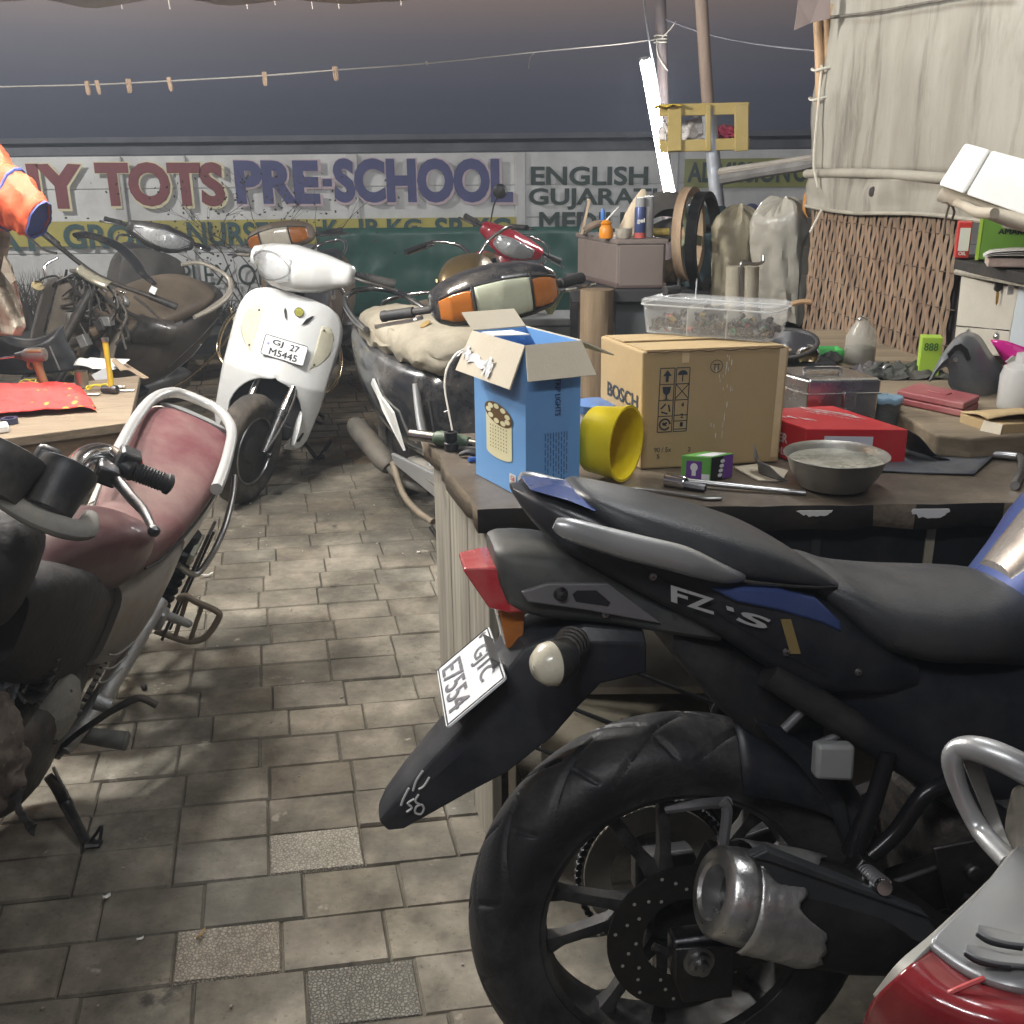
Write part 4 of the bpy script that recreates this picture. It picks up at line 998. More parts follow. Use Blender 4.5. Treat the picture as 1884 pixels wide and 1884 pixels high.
ux=rB-rA;ux.z=0;ex3=ux.normalized();ey3=V((-ex3 .y,ex3 .x,0));Hr=.078
M_redc=mat('red_box_print',(.50,.022,.028),.42,0,.07,5,.03,50,(.35,.12,.1),.05,5)
bm=bmnew();sk3=ey3*.165-ex3*.065
c4=[V((0,0,0)),ux,ux+sk3+ex3*.0,sk3]
t4=[V((-.0,0,Hr)),ux+Z*(Hr-.008),ux*.86+sk3+Z*(Hr+.006),sk3+Z*(Hr+.002)]
loft(bm,[c4,t4]);obj('body',bm,M_redc,rr_,smooth=False,bev=.002)
bm=bmnew();P=lambda u,v:V((0,0,0))+ux*u+Z*Hr*v-ey3*.0012
q=[P(.17,.02),P(.66,.02),P(.66,.74),P(.18,.80)];quad(bm,*q);obj('paper_slip',bm,mat('slip_paper',(.60,.60,.66),.6,0,.05,9),rr_,smooth=False)
bm=bmnew();q2=lambda u,v:P(u,v)-ey3*.0006
text(bm,'inspected 14',q2(.28,.44),ex3*.05,Z*.006,.0005,0);text(bm,'ok',q2(.28,.34),ex3*.012,Z*.006,.0005,0)
obj('writing',bm,M_ink,rr_,smooth=False)
bm=bmnew();TP=lambda u,v:t4[0].lerp(t4[1],u).lerp(t4[3].lerp(t4[2],u),v)+Z*.002
text(bm,'CUTTER',TP(.55,.75),TP(.86,.35)-TP(.55,.75),(TP(.55,.95)-TP(.55,.75))*1.2,.0012,.03);text(bm,'HEAVY DUTY',TP(.48,.72),TP(.76,.28)-TP(.48,.72),(TP(.48,.80)-TP(.48,.72)),.0012,.01)
text(bm,'14 in',TP(.08,.5),TP(.3,.3)-TP(.08,.5),TP(.08,.66)-TP(.08,.5),.0012,.02)
LS=lambda a,h:sk3*a+Z*Hr*h-ex3*.0014
text(bm,'POWER',LS(.78,.45),-sk3*.5,Z*.02,.0012,.04);text(bm,'TOOLS',LS(.74,.12),-sk3*.5,Z*.016,.0012,.02)
obj('lettering',bm,mat('pale_print',(.62,.50,.48),.6),rr_,smooth=False)
bl_=root('black_rubber_flap',rB+V((.002,.01,0)),'creased black rubber flap propped against the red carton end','rubber sheet')
bm=bmnew();sheet(bm,10,8,lambda u,v:(.004+.085*u*(1-.55*v),-.01+.09*v,(.062*(1-u)**1.2*(1-.3*v))+.003+.004*math.sin(7*u+5*v)));obj('sheet',bm,M_matblack,bl_,solid=.002)
gs=root('grey_sheet',bz(1700,850),'flat slate grey rubber sheet lying on the bench beside the red carton','rubber sheet')
G0=V(gs.location);P4=[bz(1600,866,.003)-G0,bz(1792,874,.003)-G0,bz(1848,823,.006)-G0,bz(1690,815,.003)-G0]
bm=bmnew();sheet(bm,14,10,lambda u,v:P4[0].lerp(P4[1],u).lerp(P4[3].lerp(P4[2],u),v)+Z*(.004*max(0,u-.5)*(1+v)+.001*fbm(u*3,v*3)));obj('sheet',bm,mat('slate_rubber',(.075,.08,.09),.6,0,.1,6,.05,60,(.2,.18,.15),.05,9),gs,solid=.003)
bw_c=bz(1533,897)
bwl=root('steel_bowl',bw_c,'dull dented steel bowl with rolled rim in front of the red carton','bowl')
RB=.098
bm=bmnew();lathe(bm,[(.001,.0),(.045,.0),(.062,.008),(.080,.035),(.089,.060),(.0965,.066),(.097,.0645),(.090,.058),(.081,.033),(.064,.0055),(.046,-.0028+.0028),(.001,-.0)],(0,0,.001),(0,0,1),56)
for v in bm.verts:
 v.co*=1+.004*fbm(v.co.x*18,v.co.y*18,v.co.z*18)
obj('bowl',bm,mat('dull_steel',(.36,.355,.33),.36,.9,.18,16,.1,60,(.2,.17,.12),.12,8),bwl)
bm=bmnew();bmesh.ops.create_circle(bm,cap_ends=True,radius=.0865,segments=40);bmesh.ops.translate(bm,vec=(0,0,.053),verts=bm.verts);obj('dirty_water',bm,mat('murky_water',(.20,.195,.16),.25,0,.3,22,.2,30,(.45,.42,.36),.2,22),bwl)
gA,gB=bz(1252,882),bz(1347,880)
gp=root('bulb_carton',gA,'small green and purple bulb carton before the big brown carton','carton')
ux=V((ony(1306,884,bz(1306,884).y)-gA));ux.z=0
p_f=bz(1305,886);p_r=bz(1347,878);e1_=(p_f-gA);e2_=(p_r-p_f);e1_.z=e2_.z=0;Hg=.049
bm=bmnew();c4=[V((0,0,0)),e1_,e1_+e2_,e2_]
loft(bm,[c4,[p+Z*Hg for p in c4]]);obj('body',bm,mat('bulb_green',(.13,.38,.07),.45,0,.08,6),gp,smooth=False,bev=.0015)
n1=V((e1_.y,-e1_.x,0)).normalized();n2=V((e2_.y,-e2_.x,0)).normalized()
F1=lambda a,h:e1_*a+Z*Hg*h+n1*.0012
F2=lambda a,h:e1_+e2_*a+Z*Hg*h+n2*.0012
M_purp=mat('bulb_purple',(.14,.05,.26),.45,0,.1,8);M_bwht=mat('bulb_white',(.7,.7,.7),.5)
bm=bmnew();quad(bm,F1(.18,.04),F1(.72,.04),F1(.72,.80),F1(.18,.80));quad(bm,F2(.55,.03),F2(.97,.03),F2(.97,.97),F2(.55,.97));obj('print',bm,M_purp,gp,smooth=False)
bm=bmnew();quad(bm,F2(.03,.03),F2(.54,.03),F2(.54,.97),F2(.03,.97));obj('dark_face',bm,M_ink,gp,smooth=False)
bm=bmnew()
O_=lambda a,h:F1(a,h)+n1*.0006
bm.faces.new([bm.verts.new(O_(.45+.13*math.cos(a),.55+.17*math.sin(a)))for a in[2*PI*k/14 for k in range(14)]]);quad(bm,O_(.38,.2),O_(.52,.2),O_(.52,.4),O_(.38,.4))
O2=lambda a,h:F2(a,h)+n2*.0006
for k in range(4):bm.faces.new([bm.verts.new(O2(.42+.10*math.cos(a)+.03*k,.2+.19*k+.08*math.sin(a)))for a in[2*PI*j/10 for j in range(10)]])
quad(bm,F1(.72,.0)+n1*.001,F1(1.0,.0)+n1*.001,F1(1.0,.3)+n1*.001,F1(.72,.3)+n1*.001)
obj('printed_bulb',bm,M_bwht,gp,smooth=False)
bm=bmnew();TG=lambda a,b:e1_*a+e2_*b+Z*(Hg+.0008);quad(bm,TG(.45,.05),TG(1,.05),TG(.9,.85),TG(.4,.85));obj('top_label',bm,M_bwht,gp,smooth=False)
yc=bz(1112,880)
yr=root('yellow_bucket',yc+V((0,0,.0)),'yellow plastic bucket lying on its side between the blue box and brown carton','bucket')
M_yb=mat('yellow_plastic',(.78,.60,.012),.38,0,.08,5,.04,40,(.25,.2,.03),.10,4,coat=.2)
ax=(V((.84,-.54,.0))).normalized();RY=.072
c0_=V((0,0.0,RY+.004))
bm=bmnew();lathe(bm,[(.001,-.03),(.060,-.03),(.064,-.026),(.071,.042),(.074,.042),(.074,.046),(.069,.046),(.0625,-.024),(.001,-.024)],c0_,ax,56);obj('shell',bm,M_yb,yr)
bm=bmnew()
for(u,w_)in((.0,.012),(-.045,.008)):
 pp=c0_+ax*-.0228+ax.cross(Z)*u*.4+Z*u;sheet(bm,3,2,lambda a,b:pp+ax.cross(Z).normalized()*(a-.5)*w_*2+Z*(b-.5)*.003)
obj('glue_mark',bm,M_paper,yr,smooth=False)
wt=root('white_tub',V((ony(1098,735,2.12).x,2.12,BZ+.002)),'white plastic tub lying behind the yellow bucket beside the brown carton','tub')
bm=bmnew();lathe(bm,[(.001,0),(.04,0),(.045,.09),(.047,.094),(.047,.10),(.001,.10)],(0,0,0),(0,0,1),32);obj('body',bm,mat('milky_plastic',(.6,.6,.62),.4,0,.1,8),wt)
bm=bmnew();lathe(bm,[(.0485,.088),(.0485,.104),(.001,.105)],(0,0,0),(0,0,1),32);obj('lid',bm,mat('blue_lid',(.1,.2,.45),.4),wt)
bm=bmnew();tube(bm,[bz(1062,884,.003),bz(1080,893,.004),bz(1110,898,.003),bz(1150,898,.002)],.0035,8,5);tag(obj('white_pipe',bm,mat('pvc',(.7,.7,.68),.4)),'short bent white plastic pipe on the bench right of the blue box','pipe')
sp=bz(1225,903)
def flat_tool(pts_,hw,z,bm,t=.005):
 P=catmull([bz(x,y,z)for x,y in pts_],6);m=len(P);q=len(hw);L_=[];R__=[]
 for i,p in enumerate(P):
  d=(P[min(i+1,m-1)]-P[max(i-1,0)]).normalized();n=V((-d.y,d.x,0));tt=i/(m-1)*(q-1);a=min(int(tt),q-2);w_=hw[a]+(hw[a+1]-hw[a])*(tt-a)
  L_.append(p+n*w_);R__.append(p-n*w_)
 loft(bm,[[a,b,b+Z*t,a+Z*t]for a,b in zip(L_,R__)])
bm=bmnew();flat_tool([(1130,898),(1150,899),(1185,902),(1230,908),(1275,915),(1300,918),(1327,918)],[.006,.011,.0055,.004,.004,.0045,.009,.009],.002,bm)
tag(obj('ring_spanner',bm,M_steel,bev=.0012),'flat double ended steel spanner lying on the bench behind the bike seat','spanner')
bm=bmnew();tube(bm,[bz(1262,885,.010),bz(1330,892,.010),bz(1400,899,.008),bz(1482,907,.006)],[.006,.0055,.005,.005],10,4);tag(obj('steel_rod',bm,M_steel),'straight thin steel rod lying in front of the bulb carton','rod')
a,b=bz(1216,880,.013),bz(1262,888,.013)
bm=bmnew();d=(a-b).normalized();lathe(bm,[(.0085,0),(.0125,0),(.0135,.004),(.0135,.04),(.010,.043),(.010,.004)],b,d,22)
tag(obj('tube_socket',bm,M_chrome),'short chrome tube socket at the end of the steel rod','socket')
bm=bmnew();tube(bm,[bz(1225,886,.008),bz(1262,893,.008),bz(1298,899,.007)],[.010,.009,.008],8,4);tag(obj('black_spanner',bm,M_dsteel),'short dark box spanner lying before the bulb carton','spanner')
a,b,c,d=ony(755,787,2.2),ony(800,791,2.17),ony(862,799,2.13),ony(900,803,2.1)
for p in(a,b,c,d):p.z=BZ+.019
tb_=root('torque_wrench',a,'torque wrench with dark green grip overhanging the far bench corner','wrench');A0=V(a)
bm=bmnew();rod(bm,a-A0,b-A0,.0125,.0125,16);obj('drive_head',bm,M_chrome,tb_)
bm=bmnew();rod(bm,c-A0,d+(d-c)*.8-A0,.008,.007,14);obj('shaft',bm,M_chrome,tb_)
bm=bmnew();tube(bm,[b-A0,b.lerp(c,.15)-A0,b.lerp(c,.6)-A0,c-A0],[.013,.0175,.0165,.012],16,4);obj('grip',bm,mat('green_grip',(.06,.09,.055),.5,0,.2,20),tb_)
so=root('impact_socket',bz(830,828),'black impact socket standing on the bench left of the blue box','socket')
bm=bmnew();lathe(bm,[(.001,0),(.014,0),(.015,.006),(.015,.016),(.0115,.018),(.0115,.021),(.014,.023),(.014,.040),(.008,.041),(.007,.03),(.001,.03)],(0,0,.0),(0,0,1),26);obj('body',bm,M_matblack,so)
bm=bmnew();a=bz(845,826,.008);b=bz(878,828,.008);rod(bm,a,b+(b-a)*.8,.0075,None,12);tag(obj('socket_bar',bm,M_matblack),'short black drive bar lying beside the impact socket','bar')
bm=bmnew();tube(bm,[bz(846,836,.006),bz(862,832,.012),bz(880,836,.008),bz(905,838,.006)],[.006,.010,.009,.006],10,4,flat=.7);tag(obj('pliers_handle',bm,M_rubber),'black handled pliers poking out beside the blue box','pliers')
bm=bmnew();tube(bm,[bz(862,846,.006),bz(884,843,.006),bz(900,843,.006)],.0055,8,4);tag(obj('blue_cable',bm,mat('blue_cable',(.03,.09,.3),.5)),'short blue cable end beside the pliers on the bench','cable')
ts=root('card_scrap',bz(1385,880),'torn grey card piece standing curled left of the steel bowl','card')
T_=V(ts.location);bm=bmnew();Pq=[bz(1350,862),bz(1395,886),bz(1440,886),bz(1450,868),bz(1400,855)]
bm.faces.new([bm.verts.new(p-T_+Z*.002)for p in Pq]);obj('base',bm,M_cardin,ts,smooth=False,solid=.003)
bm=bmnew();pA_,pB_,pC_=bz(1395,868)-T_,bz(1400,884)-T_,bz(1450,890)-T_
sheet(bm,10,8,lambda u,v:pA_.lerp(pB_,u).lerp(pC_,max(0,u*1.7-.7))+Z*(.004+v*(.052-.042*u+.004*math.sin(u*11)))+V((-.012*v*v,0,0)));obj('curl',bm,mat('grey_card',(.12,.115,.11),.6,0,.3,9),ts,solid=.002)
bm=bmnew();P=[ony(1815,834,2.08),ony(1860,838,2.06),ony(1883,842,2.03),ony(1884,862,1.95),ony(1868,898,1.86)]
P=[bz(1812,834,.011),bz(1858,838,.011),bz(1878,843,.011),bz(1880,862,.011),bz(1867,893,.011)]
tube(bm,P,.0085,14,6);tag(obj('bent_pipe',bm,M_steel),'bent steel pipe lying at the right end of the bench','pipe')
pp_=root('flat_papers',bz(1850,822),'white flattened carton and papers under the small open carton','papers');P0=V(pp_.location)
bm=bmnew();q=[bz(1795,815)-P0,bz(1835,838)-P0,bz(1960,838)-P0,bz(1940,806)-P0];loft(bm,[q,[p+Z*.006 for p in q]]);obj('sheets',bm,M_paper,pp_,smooth=False)
bm=bmnew();q=[bz(1770,812,.004)-P0,bz(1835,818,.004)-P0,bz(1830,811,.006)-P0,bz(1800,807,.004)-P0];quad(bm,*q);obj('wrapper',bm,mat('yellow_wrap',(.55,.5,.2),.4,0,.3,30),pp_,smooth=False,solid=.001)
def tz(px,py,dz=.0015):return onz(px,py,TZ+dz)
mc=root('maroon_case',tz(1715,758),'long flat dusty maroon tool case on the plank table','case')
Q=[tz(1648,742),tz(1770,768),tz(1800,752),tz(1688,727)];m0=V(mc.location)
bm=bmnew()
for(z0,z1)in((0,.015),(.0165,.031)):loft(bm,[[p-m0+Z*z0 for p in Q],[p-m0+Z*z1 for p in Q]])
obj('shell',bm,mat('dusty_maroon',(.26,.065,.07),.55,0,.12,6,.05,60,(.36,.26,.22),.12,5),mc,smooth=False,bev=.003)
bm=bmnew();ce=sum(Q,V((0,0,0)))/4-m0;box(bm,ce+Z*.0322,(.05,.022,.003),basis(Q[1]-Q[0]));obj('handle',bm,MATS['dusty_maroon'],mc,bev=.001)
sc_=root('open_carton',tz(1800,800),'small worn open kraft carton with bent flap at the right edge','carton')
s0c=V((ony(1805,812,2.07).x,2.07,BZ+.008));sc_.location=s0c
bm=bmnew();Wk,Dk,Hk=.16,.1,.062
c4=[V((0,0,0)),V((.028,-.03,0)),V((Wk,-.01,0)),V((Wk-.03,Dk,0)),V((-.02,Dk*.7,0))]
loft(bm,[c4,[p+Z*Hk for p in c4]]);obj('body',bm,M_card,sc_,smooth=False,bev=.002)
bm=bmnew();quad(bm,c4[0]+Z*(Hk+.001),c4[1]+Z*Hk+V((-.004,-.004,0)),c4[1]+V((-.012,-.012,Hk*.45)),c4[0]+V((-.012,-.006,Hk*.4)));obj('side_flap',bm,M_cardin,sc_,smooth=False,solid=.0025)
bm=bmnew();sheet(bm,8,6,lambda u,v:c4[0].lerp(c4[2],u).lerp(c4[4].lerp(c4[3],u),v)+Z*(Hk+.006+.012*math.sin(u*3)*(1-v)+.004*math.sin(5*v))+V((.0,-.012*(1-v),0)));obj('top_flap',bm,M_card,sc_,solid=.0025)
bm=bmnew();d_=(c4[1]-c4[0]);quad(bm,c4[0]+d_*.15+V((-.003,-.002,.004)),c4[0]+d_*.9+V((-.003,-.002,.004)),c4[0]+d_*.9+V((-.003,-.002,.026)),c4[0]+d_*.15+V((-.003,-.002,.026)));obj('label',bm,M_paper,sc_,smooth=False)
CW=root('headlamp_cowl',tz(1785,722),'grey plastic motorcycle headlamp cowl lying open on the plank table','cowl')
w0=V(CW.location);yC=w0 .y
def cp(px,py,dy=0.):return ony(px,py,yC+dy)-w0
M_cowl=mat('dusty_grey_cowl',(.115,.125,.135),.4,0,.1,6,.04,60,(.33,.3,.25),.14,4,coat=.15)
prof_f=[(1712,700),(1722,672),(1740,645),(1758,622),(1775,614),(1795,616),(1812,640),(1830,665),(1848,690),(1838,735),(1800,735)]
bm=bmnew()
rings=[]
outer=[(1709,702),(1728,664),(1748,634),(1772,613),(1800,618),(1822,650),(1850,690),(1838,738),(1806,740)]
inner=[(1713,700),(1722,685),(1734,675),(1743,673),(1748,684),(1746,700),(1752,713),(1766,722),(1782,732)]
NO=34
def resamp(P,n):
 P=catmull([V((a,b,0))for a,b in P],8);L_=[0]
 for i in range(1,len(P)):L_.append(L_[-1]+(P[i]-P[i-1]).length)
 o=[];j=0
 for i in range(n):
  t=L_[-1]*i/(n-1)
  while j<len(L_)-2 and L_[j+1]<t:j+=1
  f=(t-L_[j])/max(1e-9,L_[j+1]-L_[j]);o.append(P[j].lerp(P[j+1],f))
 return o
ro,ri_=resamp(outer,NO),resamp(inner,NO)
for t_,dy in((0,.05),(.12,.0),(.4,-.03),(.7,-.035),(1,-.022),(1.0,.03)):
 rings.append([cp(a.x+(b.x-a.x)*t_,a.y+(b.y-a.y)*t_,dy)for a,b in zip(ro,ri_)])
loft(bm,rings,False,False);obj('shell',bm,M_cowl,CW,solid=.004,angle=50)
bm=bmnew();tube(bm,[cp(p.x,p.y,-.024)for p in ri_],.003,8,1);obj('lamp_rim',bm,M_cowl,CW)
bm=bmnew();sl_=[(1742,652),(1756,636),(1768,632),(1780,642),(1786,660),(1780,664),(1774,650),(1765,643),(1757,646),(1746,660)]
bm.faces.new([bm.verts.new(cp(x,y,-.0375))for x,y in sl_]);obj('vent_slot',bm,M_matblack,CW,smooth=False,solid=.003)
bm=bmnew();lathe(bm,[(.001,.004),(.005,.003),(.006,0)],cp(1757,662,-.036),(0,-1,.2),12);obj('screw',bm,M_steel,CW)
def jar(name,px,py,z,lab,r,h,fill,lidm):
 p=onz(px,py,z)if fill!='edge' else ony(px,py,2.2)
 t=root(name,V((p.x,p.y,z)),lab,'jar')
 bm=bmnew();lathe(bm,[(.001,.002),(r*.95,.002),(r,.008),(r,h*.62),(r*.82,h*.74),(r*.8,h*.80),(r*.5,h*.92),(r*.48,h),(r*.45,h),(r*.47,h*.91),(r*.77,h*.79),(r*.96,h*.61),(r*.96,.01),(r*.9,.005),(.001,.005)],(0,0,0),(0,0,1),36)
 obj('glass',bm,mat('dusty_glass',(.50,.48,.42),.16,0,.1,8,.05,40,(.36,.33,.27),.2,5,alpha=.34),t)
 bm=bmnew();lathe(bm,[(.001,.006),(r*.93,.006),(r*.93,h*.38),(.001,h*.40)],(0,0,0),(0,0,1),30);obj('contents',bm,fill,t)
 return t
j1=jar('glass_jar',1580,668,TZ+.001,'dusty bottle-shaped glass jar of dark bits before the bamboo screen',.042,.118,M_grease,None)
bm=bmnew();tube(bm,[(-.012,0,.118),(0,.004,.126),(.014,0,.118)],.004,6,4);obj('stopper_wire',bm,M_chrome,j1)
p=ony(1868,728,2.26);j2=root('clear_jar',V((p.x,2.26,TZ-.01)),'large clear plastic jar at the right edge behind the open carton','jar')
bm=bmnew();lathe(bm,[(.001,0),(.05,0),(.055,.01),(.056,.08),(.05,.10),(.03,.112),(.028,.13),(.001,.131)],(.02,0,.003),(0,0,1),34);obj('shell',bm,mat('cloudy_jar',(.58,.58,.56),.2,0,.1,6,.05,40,(.4,.38,.34),.15,5,alpha=.75),j2)
cu=root('blue_lid_cup',V((ony(1628,765,2.24).x,2.24,BZ+.002)),'clear cup with a pale blue crumpled lid right of the steel cash box','cup')
bm=bmnew();lathe(bm,[(.001,0),(.026,0),(.033,.075),(.001,.075)],(0,0,0),(0,0,1),26);obj('cup',bm,mat('cup_dark',(.10,.11,.105),.3,0,.3,9),cu)
bm=bmnew();lathe(bm,[(.035,.072),(.036,.08),(.034,.084),(.001,.087)],(0,0,0),(0,0,1),26)
for v in bm.verts:v.co.z+=.004*fbm(v.co.x*60,v.co.y*60)
obj('lid',bm,mat('pale_blue',(.2,.32,.42),.4,0,.2,20),cu)
gb=root('green_tray',tz(1525,668),'bright green plastic tray holding black pads behind the steel cash box','tray')
bm=bmnew();p1_,p2_=ony(1500,655,2.9),ony(1552,660,2.9);g0=V(gb.location);wd=.085
loft(bm,[rrect(wd,.07,.008,0.0),rrect(wd,.07,.008,.034)],False);bmesh.ops.translate(bm,vec=(-.045,0,.001),verts=bm.verts)
obj('shell',bm,mat('green_plastic',(.03,.24,.05),.4,0,.1,6),gb,solid=.003)
bm=bmnew();bmesh.ops.create_icosphere(bm,subdivisions=3,radius=.024)
for v in bm.verts:v.co=V((v.co.x*1.2,v.co.y*.8-.022,v.co.z*.8+.018))*(1+.2*fbm(*(v.co*40)))
obj('black_pad',bm,M_rubber,gb)
def rag(name,c,sx,sy,sz,seed,m_,lab,cat='rag'):
 t=root(name,c,lab,cat);bm=bmnew()
 def f(u,v):
  x,y=(u-.5)*2,(v-.5)*2;r=max(abs(x),abs(y))
  h=sz*(1-r**2.5)*(.55+.9*abs(fbm(x*1.6+seed,y*1.6,seed)))+.012*sz/.03*fbm(x*4,y*4,seed+5)
  return(x*sx+.16*sx*fbm(x*2,y*2,seed+1),y*sy+.16*sy*fbm(x*2,y*2,seed+2),max(.001,h))
 sheet(bm,40,40,f);obj('cloth',bm,m_,t,solid=.002);return t
M_drag=mat('dark_rag',(.05,.052,.048),.9,0,.4,9,.4,70,(.15,.13,.1),.15,8)
rag('dark_rag',tz(1660,690),.105,.06,.032,3,M_drag,'crumpled dark oily rag heap before the grey cowl')
rag('grey_rag',tz(1610,682),.055,.04,.022,8,mat('grey_rag_cloth',(.11,.10,.10),.9,0,.3,12,.4,70),'small grey rag left of the dark oily rag heap')
bm=bmnew();c=tz(1634,680,.02);tube(bm,[c+V((.011*math.cos(a),0,.011*math.sin(a)))for a in[2*PI*k/12 for k in range(12)]],.005,8,2,True);tag(obj('steel_ring',bm,M_steel),'small steel ring standing by the rags','ring')
mp_=root('magenta_packet',ony(1860,655,2.40),'glossy magenta plastic packet behind the grey cowl','packet');m0=V(mp_.location)
q=[ony(x,y,yy)-m0 for x,y,yy in((1822,625,2.44),(1862,690,2.40),(1960,690,2.34),(1960,650,2.34))]
bm=bmnew();sheet(bm,10,10,lambda u,v:q[0].lerp(q[3],u).lerp(q[1].lerp(q[2],u),v)+V((0,-.01*math.sin(PI*u)*math.sin(PI*v),.004*math.sin(9*u))));obj('film',bm,mat('magenta_film',(.50,.02,.22),.28,0,.1,6,.3,25),mp_,solid=.004)
bm=bmnew();prism(bm,[(-.016,-.004),(.0,.010),(.018,.004),(.02,-.008),(0,-.014)],ony(1862,662,2.375)-m0,(1,0,0),(0,0,1),.002);obj('print',bm,M_paper,mp_,smooth=False)
ly=root('lime_carton',tz(1705,692),'narrow lime green carton between the screen and the grey cowl','carton',R_(-15))
bm=bmnew();box(bm,(0,0,.052),(.05,.05,.104));obj('body',bm,M_lime,ly,smooth=False,bev=.002)
bm=bmnew();text(bm,'888',(-.018,-.0258,.07),(.034,0,0),(0,0,.02),.0006,.02);obj('print',bm,MATS['dark_green_ink'],ly,smooth=False)
db=root('silver_dish',V((ony(1440,640,2.75).x,2.75,.85)),'shallow shiny dish with black rim tilted behind the brown carton','dish')
bm=bmnew();lathe(bm,[(.001,-.03),(.05,-.022),(.085,.0),(.09,.001)],(0,0,0.02),(-.15,-.25,1),40);obj('dish',bm,M_chrome,db,solid=.002)
bm=bmnew();B_=basis(V((-.15,-.25,1)).orthogonal(),(-.15,-.25,1));tube(bm,[V((0,0,.02))+B_@V((.09*math.cos(a),.09*math.sin(a),.001))for a in[2*PI*k/24 for k in range(24)]],.006,8,1,True);obj('rim',bm,M_rubber,db)
sd=root('spare_stand',V((ony(1440,640,2.75).x,2.78,.0)),'dark stacked crate behind the brown carton carrying the shiny dish','crate')
bm=bmnew();box(bm,(0,0,.415),(.26,.2,.83));obj('body',bm,M_dark,sd,smooth=False,bev=.006)
for k in range(3):
 bm=bmnew();box(bm,(0,-.103,.2+.25*k),(.24,.008,.10));obj('slat',bm,M_matblack,sd,smooth=False)
lens=root('loose_lamp_ring',V((ony(1482,655,2.72).x,2.70,.815)),'loose chromed lamp ring leaning near the green tray','lamp ring')
bm=bmnew();tube(bm,[V((.028*math.cos(a),.006*math.sin(a)*0,.03+.028*math.sin(a)))for a in[2*PI*k/20 for k in range(20)]],.0045,8,1,True);obj('ring',bm,M_chrome,lens)
bm=bmnew();lathe(bm,[(.001,.012),(.018,.008),(.026,0)],(0,0.002,.03),(0,1,.1),24);obj('reflector',bm,mat('brassy',(.5,.42,.25),.3,.9),lens)
bm=bmnew();box(bm,(0,.01,-.4),(.05,.05,.80));obj('stand',bm,M_dark,lens,smooth=False)
CY=4.35
M_brownm=mat('brown_painted_steel',(.20,.165,.15),.45,.2,.15,4,.06,30,(.12,.09,.075),.14,4)
M_brownd=mat('brown_steel_side',(.12,.085,.078),.5,.2,.15,4,.06,30,(.07,.05,.045),.14,4)
zl,zh=ony(1170,530,CY).z,ony(1170,440,CY).z
base=root('grey_locker',V((ony(1160,560,CY).x,CY+.2,0)),'tall dull grey steel locker under the brown metal box','locker')
bx0,bx1=ony(1132,560,CY).x,ony(1330,560,CY).x;o0=V(base.location)
bm=bmnew();box(bm,((bx0+bx1)/2-o0 .x,0,(zl-.03)/2),(bx1-bx0,.38,zl-.03));obj('body',bm,mat('grey_locker_paint',(.10,.11,.115),.5,.2,.2,4,.05,40),base,smooth=False,bev=.006)
bm=bmnew();box(bm,((bx0+bx1)/2-o0 .x,-.01,zl-.022),(bx1-bx0+.02,.42,.036));obj('top',bm,M_brownd,base,smooth=False,bev=.004)
cbx=root('brown_metal_box',V((ony(1133,540,CY).x,CY,zl)),'brown painted steel box with open top shelf of bottles in front of the wall','metal box')
fx=ony(1223,530,CY).x-cbx.location.x;lx=ony(1062,500,CY+.42);dxl=lx.x-cbx.location.x;Hc2=zh-zl
c4=[V((0,0,0)),V((fx,0,0)),V((fx-.1,.42,0)),V((dxl,.42,0))]
bm=bmnew();loft(bm,[c4,[p+Z*(Hc2-.02)for p in c4]]);obj('body',bm,M_brownm,cbx,smooth=False,bev=.006)
bm=bmnew();ce=sum(c4,V((0,0,0)))/4;loft(bm,[[(p-ce)*1.05+ce+Z*(Hc2-.02)for p in c4],[(p-ce)*1.05+ce+Z*Hc2 for p in c4]]);obj('top',bm,M_brownm,cbx,smooth=False,bev=.004)
bm=bmnew();box(bm,(fx/2,-.006,Hc2*.47),(fx*.9,.008,Hc2*.84));obj('door',bm,M_brownm,cbx,smooth=False,bev=.003)
bm=bmnew();loft(bm,[[(p-ce)*1.04+ce+Z*.0 for p in c4],[(p-ce)*1.04+ce+Z*.022 for p in c4]]);obj('plinth',bm,M_brownd,cbx,smooth=False,bev=.004)
C0=V(cbx.location)+Z*Hc2
def onbox(px,d=.1):return V((ony(px,430,CY+d).x,CY+d,C0 .z+.001))
sp0=V((ony(1100,600,CY-.12).x,CY-.05,0));stp=root('wooden_stump',sp0,'rough brown wooden post standing left of the grey locker','post')
zt_s=ony(1100,535,CY-.1).z;bm=bmnew()
rings=[]
for k in range(26):
 z=zt_s*k/25
 rings.append([(.068*(1+.10*fbm(math.cos(a)*2,math.sin(a)*2,z*.6))*math.cos(a),.06*(1+.10*fbm(math.cos(a)*3,math.sin(a)*3,z*1.2))*math.sin(a),z)for a in[2*PI*j/20 for j in range(20)]])
loft(bm,rings);obj('trunk',bm,wood('rough_post',(.13,.09,.055),(.32,.235,.145),2,.8,.8,.5,(.08,.06,.045),.2),stp)
mi=root('broken_mirror',onbox(1076,.3),'upright slim mirror frame leaning at the left end of the brown box','mirror')
bm=bmnew();box(bm,(0,0,.075),(.012,.09,.15),Mx.Rotation(.22,3,'Y'));obj('frame',bm,wood('pale_frame',(.35,.27,.18),(.5,.4,.28),2),mi,smooth=False,bev=.002)
bm=bmnew();box(bm,(-.0075,0,.075),(.002,.078,.135),Mx.Rotation(.22,3,'Y'));obj('glass',bm,M_chrome,mi,smooth=False)
ob=root('orange_bottle',onbox(1115,.07),'small orange oil bottle with blue and white nozzle on the brown box','bottle')
